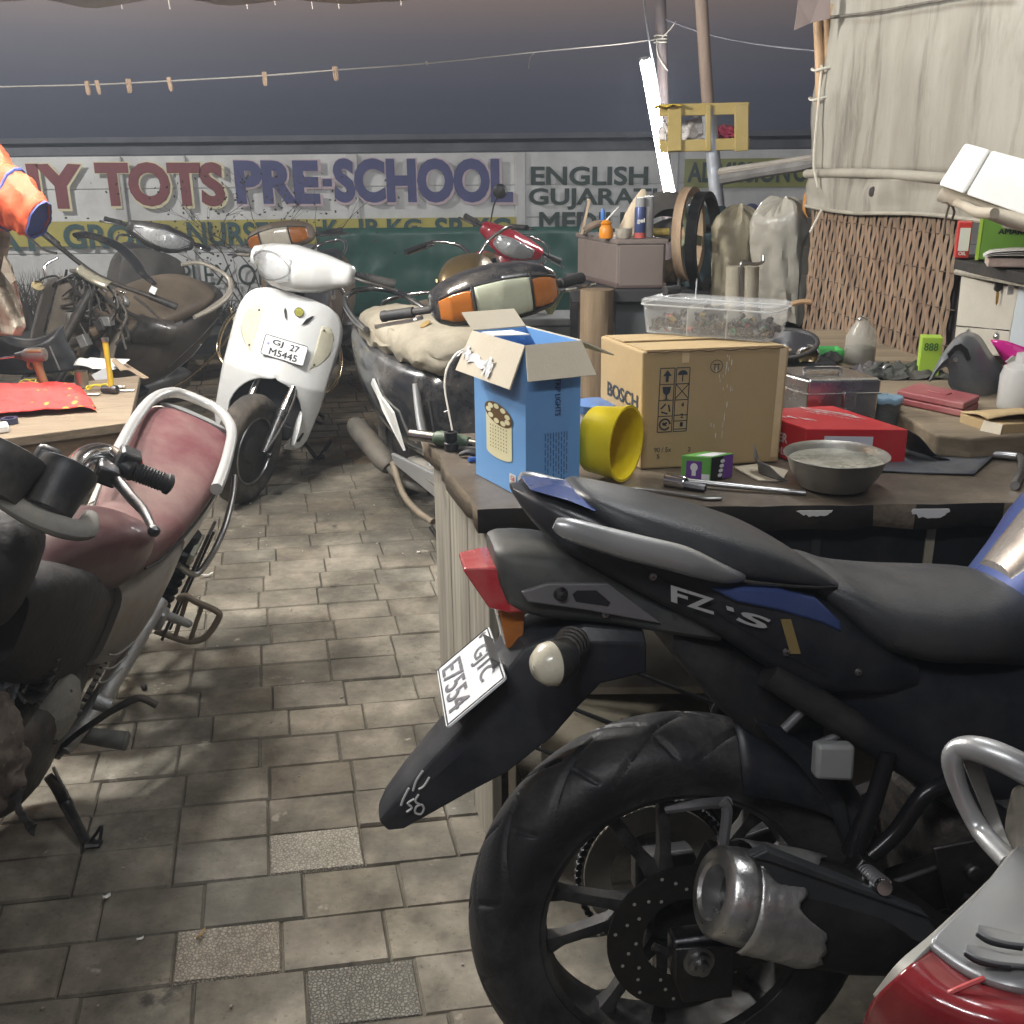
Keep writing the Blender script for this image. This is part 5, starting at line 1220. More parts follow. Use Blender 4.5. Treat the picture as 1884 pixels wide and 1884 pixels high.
bm=bmnew();lathe(bm,[(.001,0),(.028,0),(.03,.012),(.028,.04),(.02,.052),(.024,.06),(.012,.072),(.001,.073)],(0,0,0),(0,0,1),24);obj('body',bm,mat('orange_plastic',(.62,.22,.015),.4,0,.1,9),ob)
bm=bmnew();rod(bm,(0,0,.07),(.05,-.01,.125),.004,.0025,8);obj('nozzle',bm,M_paper,ob)
bm=bmnew();lathe(bm,[(.009,.07),(.010,.10),(.006,.115),(.001,.116)],(-.012,.03,.0),(0,0,1),12);obj('cap',bm,mat('blue_cap',(.04,.16,.5),.4),ob)
bwl2=root('stone_bowl',onbox(1147,.05),'small grey stone bowl between the orange bottle and the spray can','bowl')
bm=bmnew();lathe(bm,[(.001,0),(.026,0),(.036,.018),(.036,.04),(.032,.04),(.028,.014),(.001,.01)],(0,0,0),(0,0,1),24);obj('bowl',bm,mat('stone',(.33,.30,.25),.8,0,.15,20,.2,80),bwl2)
sc2=root('spray_can',onbox(1177,.05),'dark blue spray can with white lettering on the brown box','can')
bm=bmnew();lathe(bm,[(.001,0),(.0225,0),(.0235,.003),(.0235,.118),(.018,.13),(.001,.131)],(0,0,0),(0,0,1),26);obj('body',bm,mat('can_blue',(.05,.07,.17),.35,.2,.2,18),sc2)
bm=bmnew();lathe(bm,[(.0238,.001),(.0238,.022),(.0238,.022)],(0,0,0),(0,0,1),26);obj('stripe',bm,mat('can_red',(.4,.08,.07),.4),sc2)
bm=bmnew();text(bm,'gel',(-.016,-.026,.058),(.032,0,0),(0,0,.022),.0,.03);obj('lettering',bm,M_paper,sc2,smooth=False)
bm=bmnew();lathe(bm,[(.0205,.125),(.0205,.16),(.001,.161)],(0,0,0),(0,0,1),22);obj('cap',bm,mat('can_cap',(.3,.3,.3),.4),sc2)
gc2=root('grey_can',onbox(1191,.08),'plain grey tall can right behind the dark blue spray can','can')
bm=bmnew();lathe(bm,[(.001,0),(.024,0),(.024,.15),(.022,.154),(.001,.154)],(0,0,0),(0,0,1),26);obj('body',bm,mat('grey_can_paint',(.36,.34,.34),.4,.3,.1,9),gc2)
bm=bmnew();lathe(bm,[(.0245,.125),(.0245,.165),(.001,.166)],(0,0,0),(0,0,1),22);obj('cap',bm,MATS['can_cap'],gc2)
bg_=root('cream_bag',onbox(1160,.2),'pointed cream cloth bag standing behind the spray can','bag')
bm=bmnew();rings=[]
for k in range(12):
 t=k/11;z=.19*t;r=.055*(1-t)**.7+.008
 rings.append([(r*1.1*math.cos(a)*(1+.12*fbm(a,t*5))+.05*t,r*.7*math.sin(a),z)for a in[2*PI*j/16 for j in range(16)]])
loft(bm,rings);obj('cloth',bm,mat('cream_cloth',(.6,.5,.36),.85,0,.1,8),bg_)
bm=bmnew();a=onbox(1075,.2);tube(bm,[a+V((0,0,.02)),a+V((.04,0,.045)),a+V((.1,0,.06))],.016,8,4);tag(obj('rag_roll',bm,mat('brown_rag',(.16,.12,.09),.9,0,.4,12,.4,50)),'brown rag roll lying behind the orange bottle','rag')
bm=bmnew();a=onbox(1200,.12);rod(bm,a+V((0,0,.018)),a+V((.07,0,.018)),.016,None,16);tag(obj('tape_roll',bm,mat('yellow_black_tape',(.35,.26,.06),.5,0,.6,30)),'short yellow and black roll lying right of the grey can','roll')
def tyre_thing(px,py,yy,R,w_,ax_,lab,m_=None,grp='old tyres piled behind the pulley'):
 t=root('old_tyre',ony(px,py,yy),lab,'tyre',0,0,grp);bm=bmnew();tyre(bm,R,w_,R-w_*.85,n=64,m=16,groove=lambda a,s:(.005 if(abs(s)<.55 and(int(a*40)+int(abs(s)*6))%4==0)else 0))
 B=basis(V(ax_).orthogonal(),ax_).to_4x4();bmesh.ops.transform(bm,matrix=B@Mx.Rotation(PI/2,4,'X'),verts=bm.verts)
 obj('casing',bm,m_ or M_dtyre,t);return t
tyre_thing(1240,445,4.75,.24,.10,(.35,-.9,.55),'grey dusty tyre lying topmost on the pile between cabinet and pulley',mat('grey_tyre',(.13,.12,.11),.85,0,.2,10,.2,90))
tyre_thing(1245,490,4.80,.22,.10,(-.2,-1,.25),'dark tyre below the grey dusty one beside the brown metal box')
wk=root('wicker_bundle',ony(1245,505,4.62),'small tan woven bundle stuffed inside the dark tyre','bundle')
bm=bmnew();bmesh.ops.create_icosphere(bm,subdivisions=3,radius=.09)
for v in bm.verts:v.co=V((v.co.x*1.2,v.co.y*.6,v.co.z*.8))*(1+.15*fbm(*(v.co*18)))
obj('weave',bm,mat('wicker',(.28,.2,.12),.85,0,.5,40,.5,60),wk)
PY=4.15
pl_=root('pulley_wheel',ony(1268,432,PY),'dusty tan spoked compressor pulley wheel seen nearly edge on','wheel')
pa=V((.90,-.43,.03)).normalized();Bp=basis(pa.orthogonal(),pa)
RP=abs(ony(1268,344,PY).z-ony(1268,520,PY).z)/2
M_rust=mat('rusty_tan',(.30,.205,.13),.7,.2,.2,9,.2,60,(.38,.33,.24),.2,7)
bm=bmnew();lathe(bm,[(RP*.84,-.014),(RP,-.018),(RP*.97,-.004),(RP*.97,.004),(RP,.018),(RP*.84,.014),(RP*.84,-.014)],(0,0,0),pa,56);obj('rim',bm,M_rust,pl_)
bm=bmnew();lathe(bm,[(.001,-.03),(.03,-.03),(.034,.02),(.001,.024)],(0,0,0),pa,20);obj('hub',bm,M_rust,pl_)
xx,yy_=Bp@V((1,0,0)),Bp@V((0,1,0))
for k in range(5):
 a=2*PI*k/5+.3;d=xx*math.cos(a)+yy_*math.sin(a);n_=d.cross(pa);bm=bmnew()
 loft(bm,[[d*r+n_*s*w_+pa*q for s,q in((-1,-.008),(1,-.008),(1,.008),(-1,.008))]for r,w_ in((.025,.02),(RP*.5,.012),(RP*.87,.019))]);obj('spoke',bm,mat('greenish_spoke',(.20,.22,.14),.7,.1,.2,9),pl_,smooth=False)
b2=root('belt_guard',ony(1290,445,PY+.06),'dark blue green compressor housing behind the tan pulley wheel','compressor')
bm=bmnew();lathe(bm,[(RP*.95,-.01),(RP*1.06,-.012),(RP*1.06,.03),(RP*.95,.03),(RP*.95,-.01)],(0,0,0),pa,48);obj('belt',bm,M_rubber,b2)
bm=bmnew();box(bm,(.06,.25,-.08),(.20,.34,.22));box(bm,(.06,.25,.06),(.13,.2,.14));
obj('motor',bm,mat('dark_teal_steel',(.035,.055,.06),.5,.3,.3,7),b2,smooth=False,bev=.01)
for k in range(6):
 bm=bmnew();box(bm,(.07,.12,-.12+.035*k),(.17,.02,.012));obj('fin',bm,M_grease,b2,smooth=False)
ct=root('trestle',V((ony(1290,560,4.4).x,4.45,0)),'dark trestle table carrying the compressor behind the clear parts box','trestle')
zt2=ony(1290,530,4.3).z;bm=bmnew();box(bm,(.1,.2,zt2-.03),(1.3,.7,.05));obj('top',bm,M_dark,ct,smooth=False,bev=.004)
for x in(-.5,.7):
 for y in(-.1,.5):bm=bmnew();box(bm,(x,y,zt2/2-.03),(.05,.05,zt2-.06));obj('leg',bm,M_dsteel,ct,smooth=False)
bm=bmnew();a=ony(1252,450,PY-.06);rod(bm,a,V((a.x+.002,a.y,zt2)),.009);tag(obj('support_rod',bm,M_dsteel),'upright grey rod left of the tan pulley wheel','rod')
bm=bmnew();tube(bm,[ony(1283,500,PY-.08),ony(1281,530,PY-.08),ony(1279,550,PY-.08)],.003,6,3);tag(obj('thin_wire',bm,MATS['white_wire']),'thin pale wire below the tan pulley wheel','wire')
def sack(name,px0,px1,pyt,pyb,yy,lab,seed,m_,tail=None):
 cx=(px0+px1)/2;b=ony(cx,pyb,yy);tz_=ony(cx,pyt,yy).z;W_=ony(px1,pyb,yy).x-ony(px0,pyb,yy).x
 t=root(name,b,lab,'covered load');bm=bmnew();rings=[];H_=tz_-b.z
 for k in range(44):
  q=k/43;z=H_*(1-q)
  w_=(math.sin(min(1,q*4.6+.02)*PI/2)**.55)*(1-.30*max(0,q-.25)**1.2*(1.3 if tail else.5))
  ring=[]
  for j in range(60):
   a=2*PI*j/60
   fold=1+(.05*math.sin(a*9+3*fbm(a*1.5,q*2,seed))+.05*math.sin(a*5+seed))*min(1,q*2)+.12*fbm(math.cos(a)*2.2,math.sin(a)*2.2+seed,q*3)
   ring.append((W_/2*max(.03,w_)*fold*math.cos(a)+(tail or 0)*q*q,W_*.4*max(.03,w_)*fold*math.sin(a),z+.03*fbm(a*2,q*4,seed+3)*(1 if q>.02 else.3)))
  rings.append(ring)
 loft(bm,rings);obj('cover',bm,m_,t);return t
M_film=mat('dusty_plastic_sheet',(.36,.34,.29),.35,0,.2,4,.35,14,(.19,.16,.11),.2,3.5,alpha=.93,coat=.15)
M_film2=mat('yellowed_plastic_sheet',(.34,.30,.21),.45,0,.2,4,.35,16,(.22,.17,.09),.2,3.5)
sack('covered_load',1305,1392,378,560,4.25,'narrow yellowed plastic covered load left of the bigger one behind the taped pole',4.2,M_film2)
sack('covered_load',1368,1484,364,590,4.0,'big pale plastic covered load between the taped pole and bamboo screen',9.1,M_film,.04)
for(x0,x1,lab)in((1352,1362,'grey concrete pipe post left under the plastic covers'),(1381,1389,'grey concrete pipe post tied with wire under the big plastic cover')):
 a,b=ony(x0,490,3.72),ony(x1-4,640,3.72);bm=bmnew();rod(bm,V((b.x,3.72,.0)),a,.037,.031,16);tag(obj('pipe_post',bm,mat('cement_pipe',(.26,.235,.18),.85,0,.2,8,.3,40)),lab,'post')
bm=bmnew();tube(bm,[ony(1366,560,3.66),ony(1363,500,3.66),ony(1368,482,3.66),ony(1385,486,3.66),ony(1402,483,3.67),ony(1404,470,3.68)],.006,6,5);tag(obj('tie_wire',bm,M_steel),'bright wire tied round the concrete posts','wire')
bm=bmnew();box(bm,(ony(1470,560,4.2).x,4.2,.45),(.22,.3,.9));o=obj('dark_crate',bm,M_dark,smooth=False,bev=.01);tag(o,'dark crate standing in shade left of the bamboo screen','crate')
bm=bmnew();tube(bm,[ony(1456,560,3.6),ony(1475,555,3.6),ony(1492,556,3.6)],.009,8,4);tag(obj('wood_stick',bm,MATS['bamboo_cane']),'short pale stick poking out left of the screen foot','stick')
bm=bmnew();P=[ony(1492,340,3.9),ony(1484,358,3.9),ony(1480,385,3.9),ony(1486,400,3.9)];tube(bm,P,[.004,.016,.014,.004],8,5,flat=.5);tag(obj('orange_strap',bm,mat('orange_strap_cloth',(.45,.2,.05),.7,0,.3,20)),'orange and green strap hanging at the screen edge','strap')
TY=4.4
tp0=root('taped_pole',V((ony(1330,560,TY).x,TY,0)),'brown wooden pole wrapped in silver tape carrying the yellow crate','pole')
q0_=V(tp0 .location);P=[ony(1287,-60,TY),ony(1303,195,TY),ony(1326,440,TY),ony(1332,545,TY)]
d=(P[3]-P[2]);P.append(P[3]+d*(P[3].z/-d.z))
bm=bmnew();tube(bm,[p-q0_ for p in P],[.025,.025,.026,.028,.029],14,4);obj('shaft',bm,wood('brown_pole_wood',(.17,.12,.095),(.30,.225,.175),2,.8,.7,.2),tp0)
bm=bmnew();T=[p-q0_ for p in P[1:3]];n_=34
ctr=[T[0].lerp(T[1],k/n_)for k in range(n_+1)]
tube(bm,ctr,[.0285+.0016*((k*37)%7)/7 for k in range(n_+1)],16,1)
obj('silver_tape',bm,mat('silver_tape',(.50,.53,.58),.32,.5,.3,9,.35,25,(.2,.19,.19),.15,5),tp0)
bm=bmnew()
for k in range(3):tube(bm,[P[3]-q0_+V((.034*math.cos(a),.034*math.sin(a),.06+.014*k+.006*math.sin(a*2)))for a in[2*PI*i/10 for i in range(10)]],.005,6,2,True)
obj('rope_tie',bm,MATS['dark_rope'],tp0)
cr=root('yellow_crate',ony(1300,236,TY+.02),'faded yellow wooden slat crate hung on the taped pole with bags inside','crate')
r0=V(cr.location);M_ycr=mat('yellow_crate_paint',(.40,.30,.10),.6,0,.15,8,.15,40,(.32,.27,.19),.14,7)
def cq(px,py,dy):return ony(px,py,TY+.02+dy)-r0
def bar(a,b,w_,t_,nm='slat',m_=M_ycr):
 bm=bmnew();d=(b-a);box(bm,(a+b)/2,(d.length,t_,w_),basis(d,(0,0,1)));obj(nm,bm,m_,cr,smooth=False,bev=.003)
for dy in(-.04,.26):
 bar(cq(1212 if dy<0 else 1225,203,dy),cq(1378,199,dy),.045,.014);bar(cq(1214,270,dy),cq(1378,264,dy),.045,.014)
for dy in(-.055,.275):
 for px in(1241,1303,1364):bar(cq(px,192,dy),cq(px,278,dy),.055 if px!=1303 else.02,.014,'upright')
for px in(1216,1376):
 for py in(203,266):bar(cq(px,py,-.04),cq(px,py,.26),.04,.012)
bar(cq(1216,276,.11),cq(1376,271,.11),.28,.006,'bottom',M_ycr)if False else None
bm=bmnew();a,b,c_,d_=cq(1216,279,-.04),cq(1376,274,-.04),cq(1376,274,.26),cq(1216,279,.26);quad(bm,a,b,c_,d_);obj('bottom',bm,M_ycr,cr,smooth=False,solid=.008)
def lump(name,px,py,sx,sz,m_,lab,seed):
 t=root(name,ony(px,py,TY+.10),lab,'bag');bm=bmnew();bmesh.ops.create_icosphere(bm,subdivisions=4,radius=1)
 for v in bm.verts:v.co=V((v.co.x*sx,v.co.y*.07,v.co.z*sz))*(1+.28*fbm(v.co.x*2.4+seed,v.co.y*2.4,v.co.z*2.4)+.05*math.sin(v.co.x*9+v.co.z*7))
 obj('film',bm,m_,t)
lump('white_bag',1280,246,.075,.055,mat('white_film',(.55,.52,.50),.35,0,.15,8,.4,12,(.4,.33,.28),.1,5),'crumpled white plastic bag inside the yellow crate',2)
lump('pink_bag',1336,247,.05,.035,mat('pink_film',(.52,.08,.14),.35,0,.2,8,.4,12),'crumpled pink plastic bag inside the yellow crate',6)
lump('clear_bag',1226,248,.028,.06,MATS['white_film'],'thin pale plastic bag at the left end of the yellow crate',11)
cl_=root('yellow_cloth',ony(1240,198,TY),'bright yellow cloth strip laid over the crate top beside the tube light','cloth')
bm=bmnew();c0=V(cl_.location);a,b=ony(1208,198,TY-.07)-c0,ony(1256,194,TY-.07)-c0;sheet(bm,14,8,lambda u,v:a.lerp(b,u)+V((0,.1*v,.004+.004*math.sin(u*12+v*4))));obj('cloth',bm,mat('yellow_cloth_',(.6,.42,.04),.7,0,.1,12),cl_,solid=.003)
def garment(name,lab,cat,outline_fn,m_,loc):
 pass
sh2=root('plaid_shirt',ony(5,500,3.3),'beige checked cotton shirt hanging at the left edge of the view','shirt')
s0=V(sh2 .location)
def edge_x(q):
 P=[(372,-2),(400,10),(440,20),(475,12),(490,22),(515,28),(550,36),(600,48),(614,40)]
 for(a,b),(c,d)in zip(P,P[1:]):
  if q<=c:return b+(d-b)*(q-a)/(c-a)
 return P[-1][1]
def shirt(u,v):
 py=372+245*v;ex_=edge_x(py);px=-210+(ex_+210)*u
 dpt=3.3+.05*math.sin(u*34+2.4*math.sin(v*4))*(.35+.65*v)+.06*(1-u)-.03*u**6+.02*fbm(u*8,v*6,2)
 p=ony(px,py,dpt);return p-s0
M_plaid=mat('checked_cotton',(.32,.285,.23),.85,0,.05,6,.2,120)
nt=M_plaid.node_tree;tcn=[n for n in nt.nodes if n.type=='TEX_COORD'][0]
sepx=nt.nodes.new('ShaderNodeSeparateXYZ');nt.links.new(tcn.outputs['Object'],sepx.inputs[0])
prev=None
for axn,fr_q in(('X',100),('Z',85)):
 ml=nt.nodes.new('ShaderNodeMath');ml.operation='MULTIPLY';ml.inputs[1].default_value=fr_q;nt.links.new(sepx.outputs[axn],ml.inputs[0])
 sn=nt.nodes.new('ShaderNodeMath');sn.operation='SINE';nt.links.new(ml.outputs[0],sn.inputs[0])
 gt=nt.nodes.new('ShaderNodeMath');gt.operation='GREATER_THAN';gt.inputs[1].default_value=.25;nt.links.new(sn.outputs[0],gt.inputs[0])
 if prev:
  sm=nt.nodes.new('ShaderNodeMath');sm.operation='ADD';nt.links.new(prev.outputs[0],sm.inputs[0]);nt.links.new(gt.outputs[0],sm.inputs[1]);prev=sm
 else:prev=gt
dv=nt.nodes.new('ShaderNodeMath');dv.operation='MULTIPLY';dv.inputs[1].default_value=.45;nt.links.new(prev.outputs[0],dv.inputs[0])
pb=nt.nodes['Principled BSDF'];lk=pb.inputs['Base Color'].links[0].from_socket
mx=nt.nodes.new('ShaderNodeMix');mx.data_type='RGBA';mx.inputs[7].default_value=(.20,.165,.125,1)
nt.links.new(dv.outputs[0],mx.inputs[0]);nt.links.new(lk,mx.inputs[6]);nt.links.new(mx.outputs[2],pb.inputs['Base Color'])
bm=bmnew();sheet(bm,60,50,shirt);obj('cloth',bm,M_plaid,sh2,solid=.003)
bm=bmnew();q=[(8,470),(30,515),(20,522),(2,498)];bm.faces.new([bm.verts.new(ony(x,y,3.22)-s0)for x,y in q]);obj('collar_point',bm,M_plaid,sh2,smooth=False,solid=.003)
oj=root('orange_jacket',ony(30,380,3.12),'orange jacket sleeve with blue cuff hanging over the checked shirt','jacket')
j0=V(oj.location)
bm=bmnew();P=[ony(-90,300,3.24),ony(-20,345,3.2),ony(30,372,3.16),ony(72,405,3.12)];rad=[.137,.118,.084,.060]
C=catmull([p-j0 for p in P],12);m=len(C);rings=[];prevv=V((0,0,1))
for i,p in enumerate(C):
 t=(C[min(i+1,m-1)]-C[max(i-1,0)]).normalized();x=(prevv-t*prevv.dot(t)).normalized();y=t.cross(x);prevv=x
 f=i/(m-1)*3;k=min(int(f),2);r=rad[k]+(rad[k+1]-rad[k])*(f-k)
 rings.append([p+(x*math.cos(a)+y*math.sin(a)*.62)*r*(1+.16*fbm(math.cos(a)*2+i*.1,math.sin(a)*2,i*.22)+.04*math.sin(i*1.3+a*2))for a in[2*PI*j/30 for j in range(30)]])
loft(bm,rings,False);obj('sleeve',bm,mat('orange_cloth',(.36,.055,.018),.7,0,.1,9,.2,60),oj,solid=.003)
bm=bmnew();loft(bm,[[q_+(C[-1]-C[-2])*k*.9 for q_ in[C[-1]+(r_-C[-1])*s_ for r_ in rings[-1]]]for k,s_ in((-1,1.03),(.4,1.04),(1.2,1.02),(1.2,.96),(-1,.96))],False);obj('cuff',bm,mat('blue_cuff',(.035,.05,.17),.7),oj)
bm=bmnew();bm.faces.new([bm.verts.new(C[-1]+(r_-C[-1])*.97-(C[-1]-C[-3])*.8)for r_ in rings[-1]]);obj('sleeve_lining',bm,MATS['blue_cuff'],oj)
k_=int(m*.62);bm=bmnew();tube(bm,[C[k_]+(r_-C[k_])*1.02 for r_ in rings[k_]],.0055,6,1,True);obj('seam_band',bm,MATS['blue_cuff'],oj)
hp=root('hanging_rope',ony(-40,280,3.24),'rope line carrying the jacket and shirt beyond the left edge','rope')
bm=bmnew();h0=V(hp.location);tube(bm,[ony(-700,230,3.2)-h0,ony(-150,285,3.26)-h0,ony(-40,300,3.24)-h0,ony(-30,240,3.4)-h0,ony(-25,120,4.4)-h0],.004,6,6);obj('cord',bm,MATS['pale_rope'],hp)
def lz(px,py,dz=.0015):return onz(px,py,LZ+dz)
rc_=root('red_cloth',lz(70,745),'folded red printed cloth lying on the left plank table','cloth');r0=V(rc_.location)
Q=[lz(-90,778),lz(178,758),lz(150,716),lz(-80,722)]
def red(u,v):
 p=Q[0].lerp(Q[1],u).lerp(Q[3].lerp(Q[2],u),v)-r0
 e_=min(1,9*min(u+.02,1.0-u)**1)*min(1,7*min(v+.04,1-v+.04))
 h=.034*max(0,e_)**.45+.008*fbm(u*7,v*3,4)*e_+.012*math.exp(-((v-.42-.16*math.sin(u*5))/.07)**2)*(u>.3)-.010*math.exp(-((v-.30-.12*math.sin(u*6+1))/.05)**2)
 return p+V((0,0,max(.001,h)))+V((.008*fbm(u*4,v*9,8),.008*fbm(u*9,v*4,1),0))
M_redcl=mat('red_print_cloth',(.58,.05,.045),.8,0,.14,9,.25,50)
nt=M_redcl.node_tree;tcn=[n for n in nt.nodes if n.type=='TEX_COORD'][0]
vo=nt.nodes.new('ShaderNodeTexVoronoi');vo.inputs['Scale'].default_value=19;nt.links.new(tcn.outputs['Object'],vo.inputs['Vector'])
vr=nt.nodes.new('ShaderNodeValToRGB');ee=vr.color_ramp.elements;ee[0].position=.0;ee[0].color=(.15,.03,.2,1);ee[1].position=.09;ee[1].color=(.6,.32,.05,1)
q_=ee.new(.17);q_.color=(.6,.32,.05,1);q_=ee.new(.2);q_.color=(.58,.05,.045,1)
nt.links.new(vo.outputs['Distance'],vr.inputs[0]);pb=nt.nodes['Principled BSDF'];lk=pb.inputs['Base Color'].links[0].from_socket
mx=nt.nodes.new('ShaderNodeMix');mx.data_type='RGBA';mx.inputs[0].default_value=.75;nt.links.new(lk,mx.inputs[6]);nt.links.new(vr.outputs[0],mx.inputs[7]);nt.links.new(mx.outputs[2],pb.inputs['Base Color'])
bm=bmnew();sheet(bm,90,46,red);obj('cloth',bm,M_redcl,rc_,solid=.002)
bm=bmnew();lathe(bm,[(.014,0),(.024,0),(.024,.017),(.014,.017),(.014,0)],lz(18,779),(0,0,1),30);tag(obj('tape_roll',bm,mat('navy_tape',(.03,.035,.07),.4)),'small navy blue tape roll before the red cloth','tape')
wt_=root('white_block',lz(-4,795),'white block corner at the left edge of the plank table','block');bm=bmnew();box(bm,(0,0,.012),(.06,.05,.024),Mx.Rotation(.5,3,'Z'));obj('body',bm,M_foam,wt_,smooth=False,bev=.006)
tc_=root('tin_can',lz(152,712),'plain rusty tin can standing behind the red cloth','can')
bm=bmnew();lathe(bm,[(.001,0),(.022,0),(.023,.002),(.022,.006),(.022,.052),(.0235,.055),(.021,.055),(.020,.006),(.001,.006)],(0,0,0),(0,0,1),30);obj('body',bm,mat('tin',(.36,.33,.28),.35,.85,.2,9,.05,50,(.25,.14,.07),.15,6),tc_)
hm=root('ball_hammer',lz(203,724),'ball pein hammer standing on its head with a yellow painted handle','hammer');h0=V(hm.location)
bm=bmnew();a,b=ony(206,716,h0 .y)-h0,ony(193,625,h0 .y)-h0;tube(bm,[a,a.lerp(b,.5),b],[.0105,.0085,.010],12,4);obj('handle',bm,mat('yellow_handle',(.52,.36,.03),.5,0,.3,14,.1,40,(.25,.12,.05),.2,10),hm)
bm=bmnew();rod(bm,(-.026,.006,.013),(.006,0,.014),.013,.0125,16);lathe(bm,[(.0125,-.002),(.016,.002),(.016,.012),(.013,.02),(.001,.022)],(.008,0,.014),(1,-.25,0),18);obj('head',bm,M_dsteel,hm)
bm=bmnew();lathe(bm,[(.0115,-.006),(.012,.006),(.001,.008)],b,(b-a),14);obj('end_band',bm,M_steel,hm)
dr=root('power_drill',lz(65,722),'orange and grey worn cordless drill standing on the left table','drill');d0=V(dr.location)
yD=d0 .y+.02
D=lambda px,py:ony(px,py,yD)-d0
M_dor=mat('drill_orange',(.26,.135,.055),.5,0,.2,14,0,70,(.2,.17,.15),.2,10);M_dgr=mat('drill_grey',(.12,.11,.105),.5,0,.2,14,0,70,(.35,.2,.1),.12,12)
bm=bmnew();a,b=D(43,654),D(93,652);lathe(bm,[(.001,-.002),(.016,0),(.023,.012),(.025,.03),(.0245,.06),(.020,.074),(.001,.076)],a,(b-a),22);obj('motor_housing',bm,M_dgr,dr)
bm=bmnew();box(bm,D(66,645),(.05,.045,.012),basis(b-a));obj('orange_cover',bm,M_dor,dr,bev=.005)
bm=bmnew();tube(bm,[D(68,662),D(73,682),D(82,706)],[.017,.014,.014],12,5);obj('grip',bm,M_dor,dr)
bm=bmnew();box(bm,D(84,712),(.055,.05,.024));obj('battery',bm,M_dgr,dr,bev=.006)
bm=bmnew();tube(bm,[D(52,664),D(53,675),D(60,677)],.006,8,4);obj('trigger',bm,M_dor,dr)
bm=bmnew();lathe(bm,[(.015,0),(.013,.014),(.010,.026),(.001,.027)],D(43,654),a-b,18);obj('chuck',bm,M_blackpl,dr)
bm=bmnew();rod(bm,D(32,655),D(-8,661),.0038,.003,8);obj('bit',bm,M_chrome,dr)
pc=root('torn_carton',lz(170,690),'torn brown and white carton piece lying crumpled behind the hammer','scrap carton');p0_=V(pc.location)
def tq(px,py,y_):return ony(px,py,y_)-p0_
y_=p0_.y+.04
bm=bmnew();A_,B_,C_,D_=tq(135,672,y_),tq(172,684,y_-.05),tq(240,665,y_+.05),tq(165,652,y_+.14)
sheet(bm,12,8,lambda u,v:A_.lerp(B_,v).lerp(D_.lerp(C_,v),u)+V((0,0,.012*math.sin(u*5+v*2))));obj('white_side',bm,M_paper,pc,solid=.002)
bm=bmnew();A_,B_,C_,D_=tq(205,664,y_),tq(222,683,y_-.03),tq(274,694,y_+.02),tq(225,663,y_+.1)
sheet(bm,12,8,lambda u,v:A_.lerp(B_,v).lerp(D_.lerp(C_,v),u)+V((0,0,.010*math.sin(u*6))));obj('brown_flap',bm,mat('brown_card',(.30,.23,.16),.8,0,.1,9),pc,solid=.003)
bm=bmnew();q=[tq(168,690,y_-.06),tq(196,676,y_-.02),tq(206,700,y_-.05),tq(180,706,y_-.08)];quad(bm,*q);obj('grey_side',bm,mat('grey_board',(.28,.29,.3),.7),pc,smooth=False,solid=.002)
for k,(px,py,m_,lab)in enumerate(((180,717,mat('yellow_wire',(.55,.45,.05),.5),'tangle of yellow wire between tin can and hammer head'),(52,707,MATS['yellow_wire'],'yellow wire loop beside the drill behind the red cloth'))):
 c=lz(px,py,.004);bm=bmnew();w_=.028 if k==0 else.022
 tube(bm,[c+V((w_*math.cos(a)*(1+.3*math.sin(2.3*a)),.02*math.sin(a*1.1),.004+.012*abs(math.sin(a))+.004*math.sin(3*a)))for a in[4*PI*i/22 for i in range(23 if k==0 else 12)]],.0024,6,4)
 tag(obj('yellow_wire',bm,m_),lab,'wire')
for k,(px,py,lab)in enumerate(((222,714,'small white crumpled paper right of the hammer head'),(228,720,'flat white paper scrap at the end of the left table'),(172,727,'white paper slip left of the hammer head'))):
 c=lz(px,py);s_=root('paper_scrap',c,lab,'paper');bm=bmnew()
 sheet(bm,8,6,lambda u,v:((u-.5)*(.028,.07,.04)[k],(v-.5)*.02,.003+(.012 if k==0 else.004)*abs(fbm(u*4+k,v*4,k))));obj('sheet',bm,M_paper,s_,solid=.0012)
bk2=root('tool_bag',lz(40,690),'open black cloth tool bag slumped behind the drill','bag');k0=V(bk2 .location)
bm=bmnew();rings=[]
for k in range(14):
 q=k/13;z=.13*q
 rings.append([(.16*math.cos(a)*(1-.22*q+.06*fbm(math.cos(a)*2,math.sin(a)*2,q*2)),.10+.09*math.sin(a)*(1+.1*fbm(a,q*3,4)),z*(1+.22*math.sin(a*2+1)))for a in[2*PI*j/40 for j in range(40)]])
loft(bm,rings,False);bm.faces.new([bm.verts.new(V((.15*math.cos(a),.10+.085*math.sin(a),.05)))for a in[2*PI*j/24 for j in range(24)]]);obj('cloth',bm,M_matblack,bk2,solid=.004)
bm=bmnew();tube(bm,[(.11,.02,.10),(.135,-.01,.06),(.15,-.02,.02)],.003,6,4);obj('buckle_strap',bm,M_steel,bk2)
bm=bmnew();tube(bm,[(-.12,-.01,.12),(-.09,-.03,.06),(-.07,-.035,.0)],.006,8,4);obj('strap',bm,M_steel,bk2)
def pose_m(x,y,yaw,lean,s=1.):return Mx.LocRotScale(V((x,y,0)),Mx.Rotation(R_(yaw),3,'Z').to_quaternion()@Mx.Rotation(-R_(lean),3,'X').to_quaternion(),V((s,s,s)))
def vehicle(name,x,y,yaw,lean,s,lab,cat):
 t=root(name,V((x,y,0)),lab,cat,R_(yaw),R_(lean),None,s);return t,pose_m(x,y,yaw,lean,s)
def at_local(M,px,py,**k):
 """point of the vehicle on one of its own planes (x=, y= or z=) under a sight line"""
 I=M.inverted();o=I@CO;d=I.to_3x3()@ray(px,py);(ax,val),=k.items();i='xyz'.index(ax)
 return o+d*((val-o[i])/d[i])
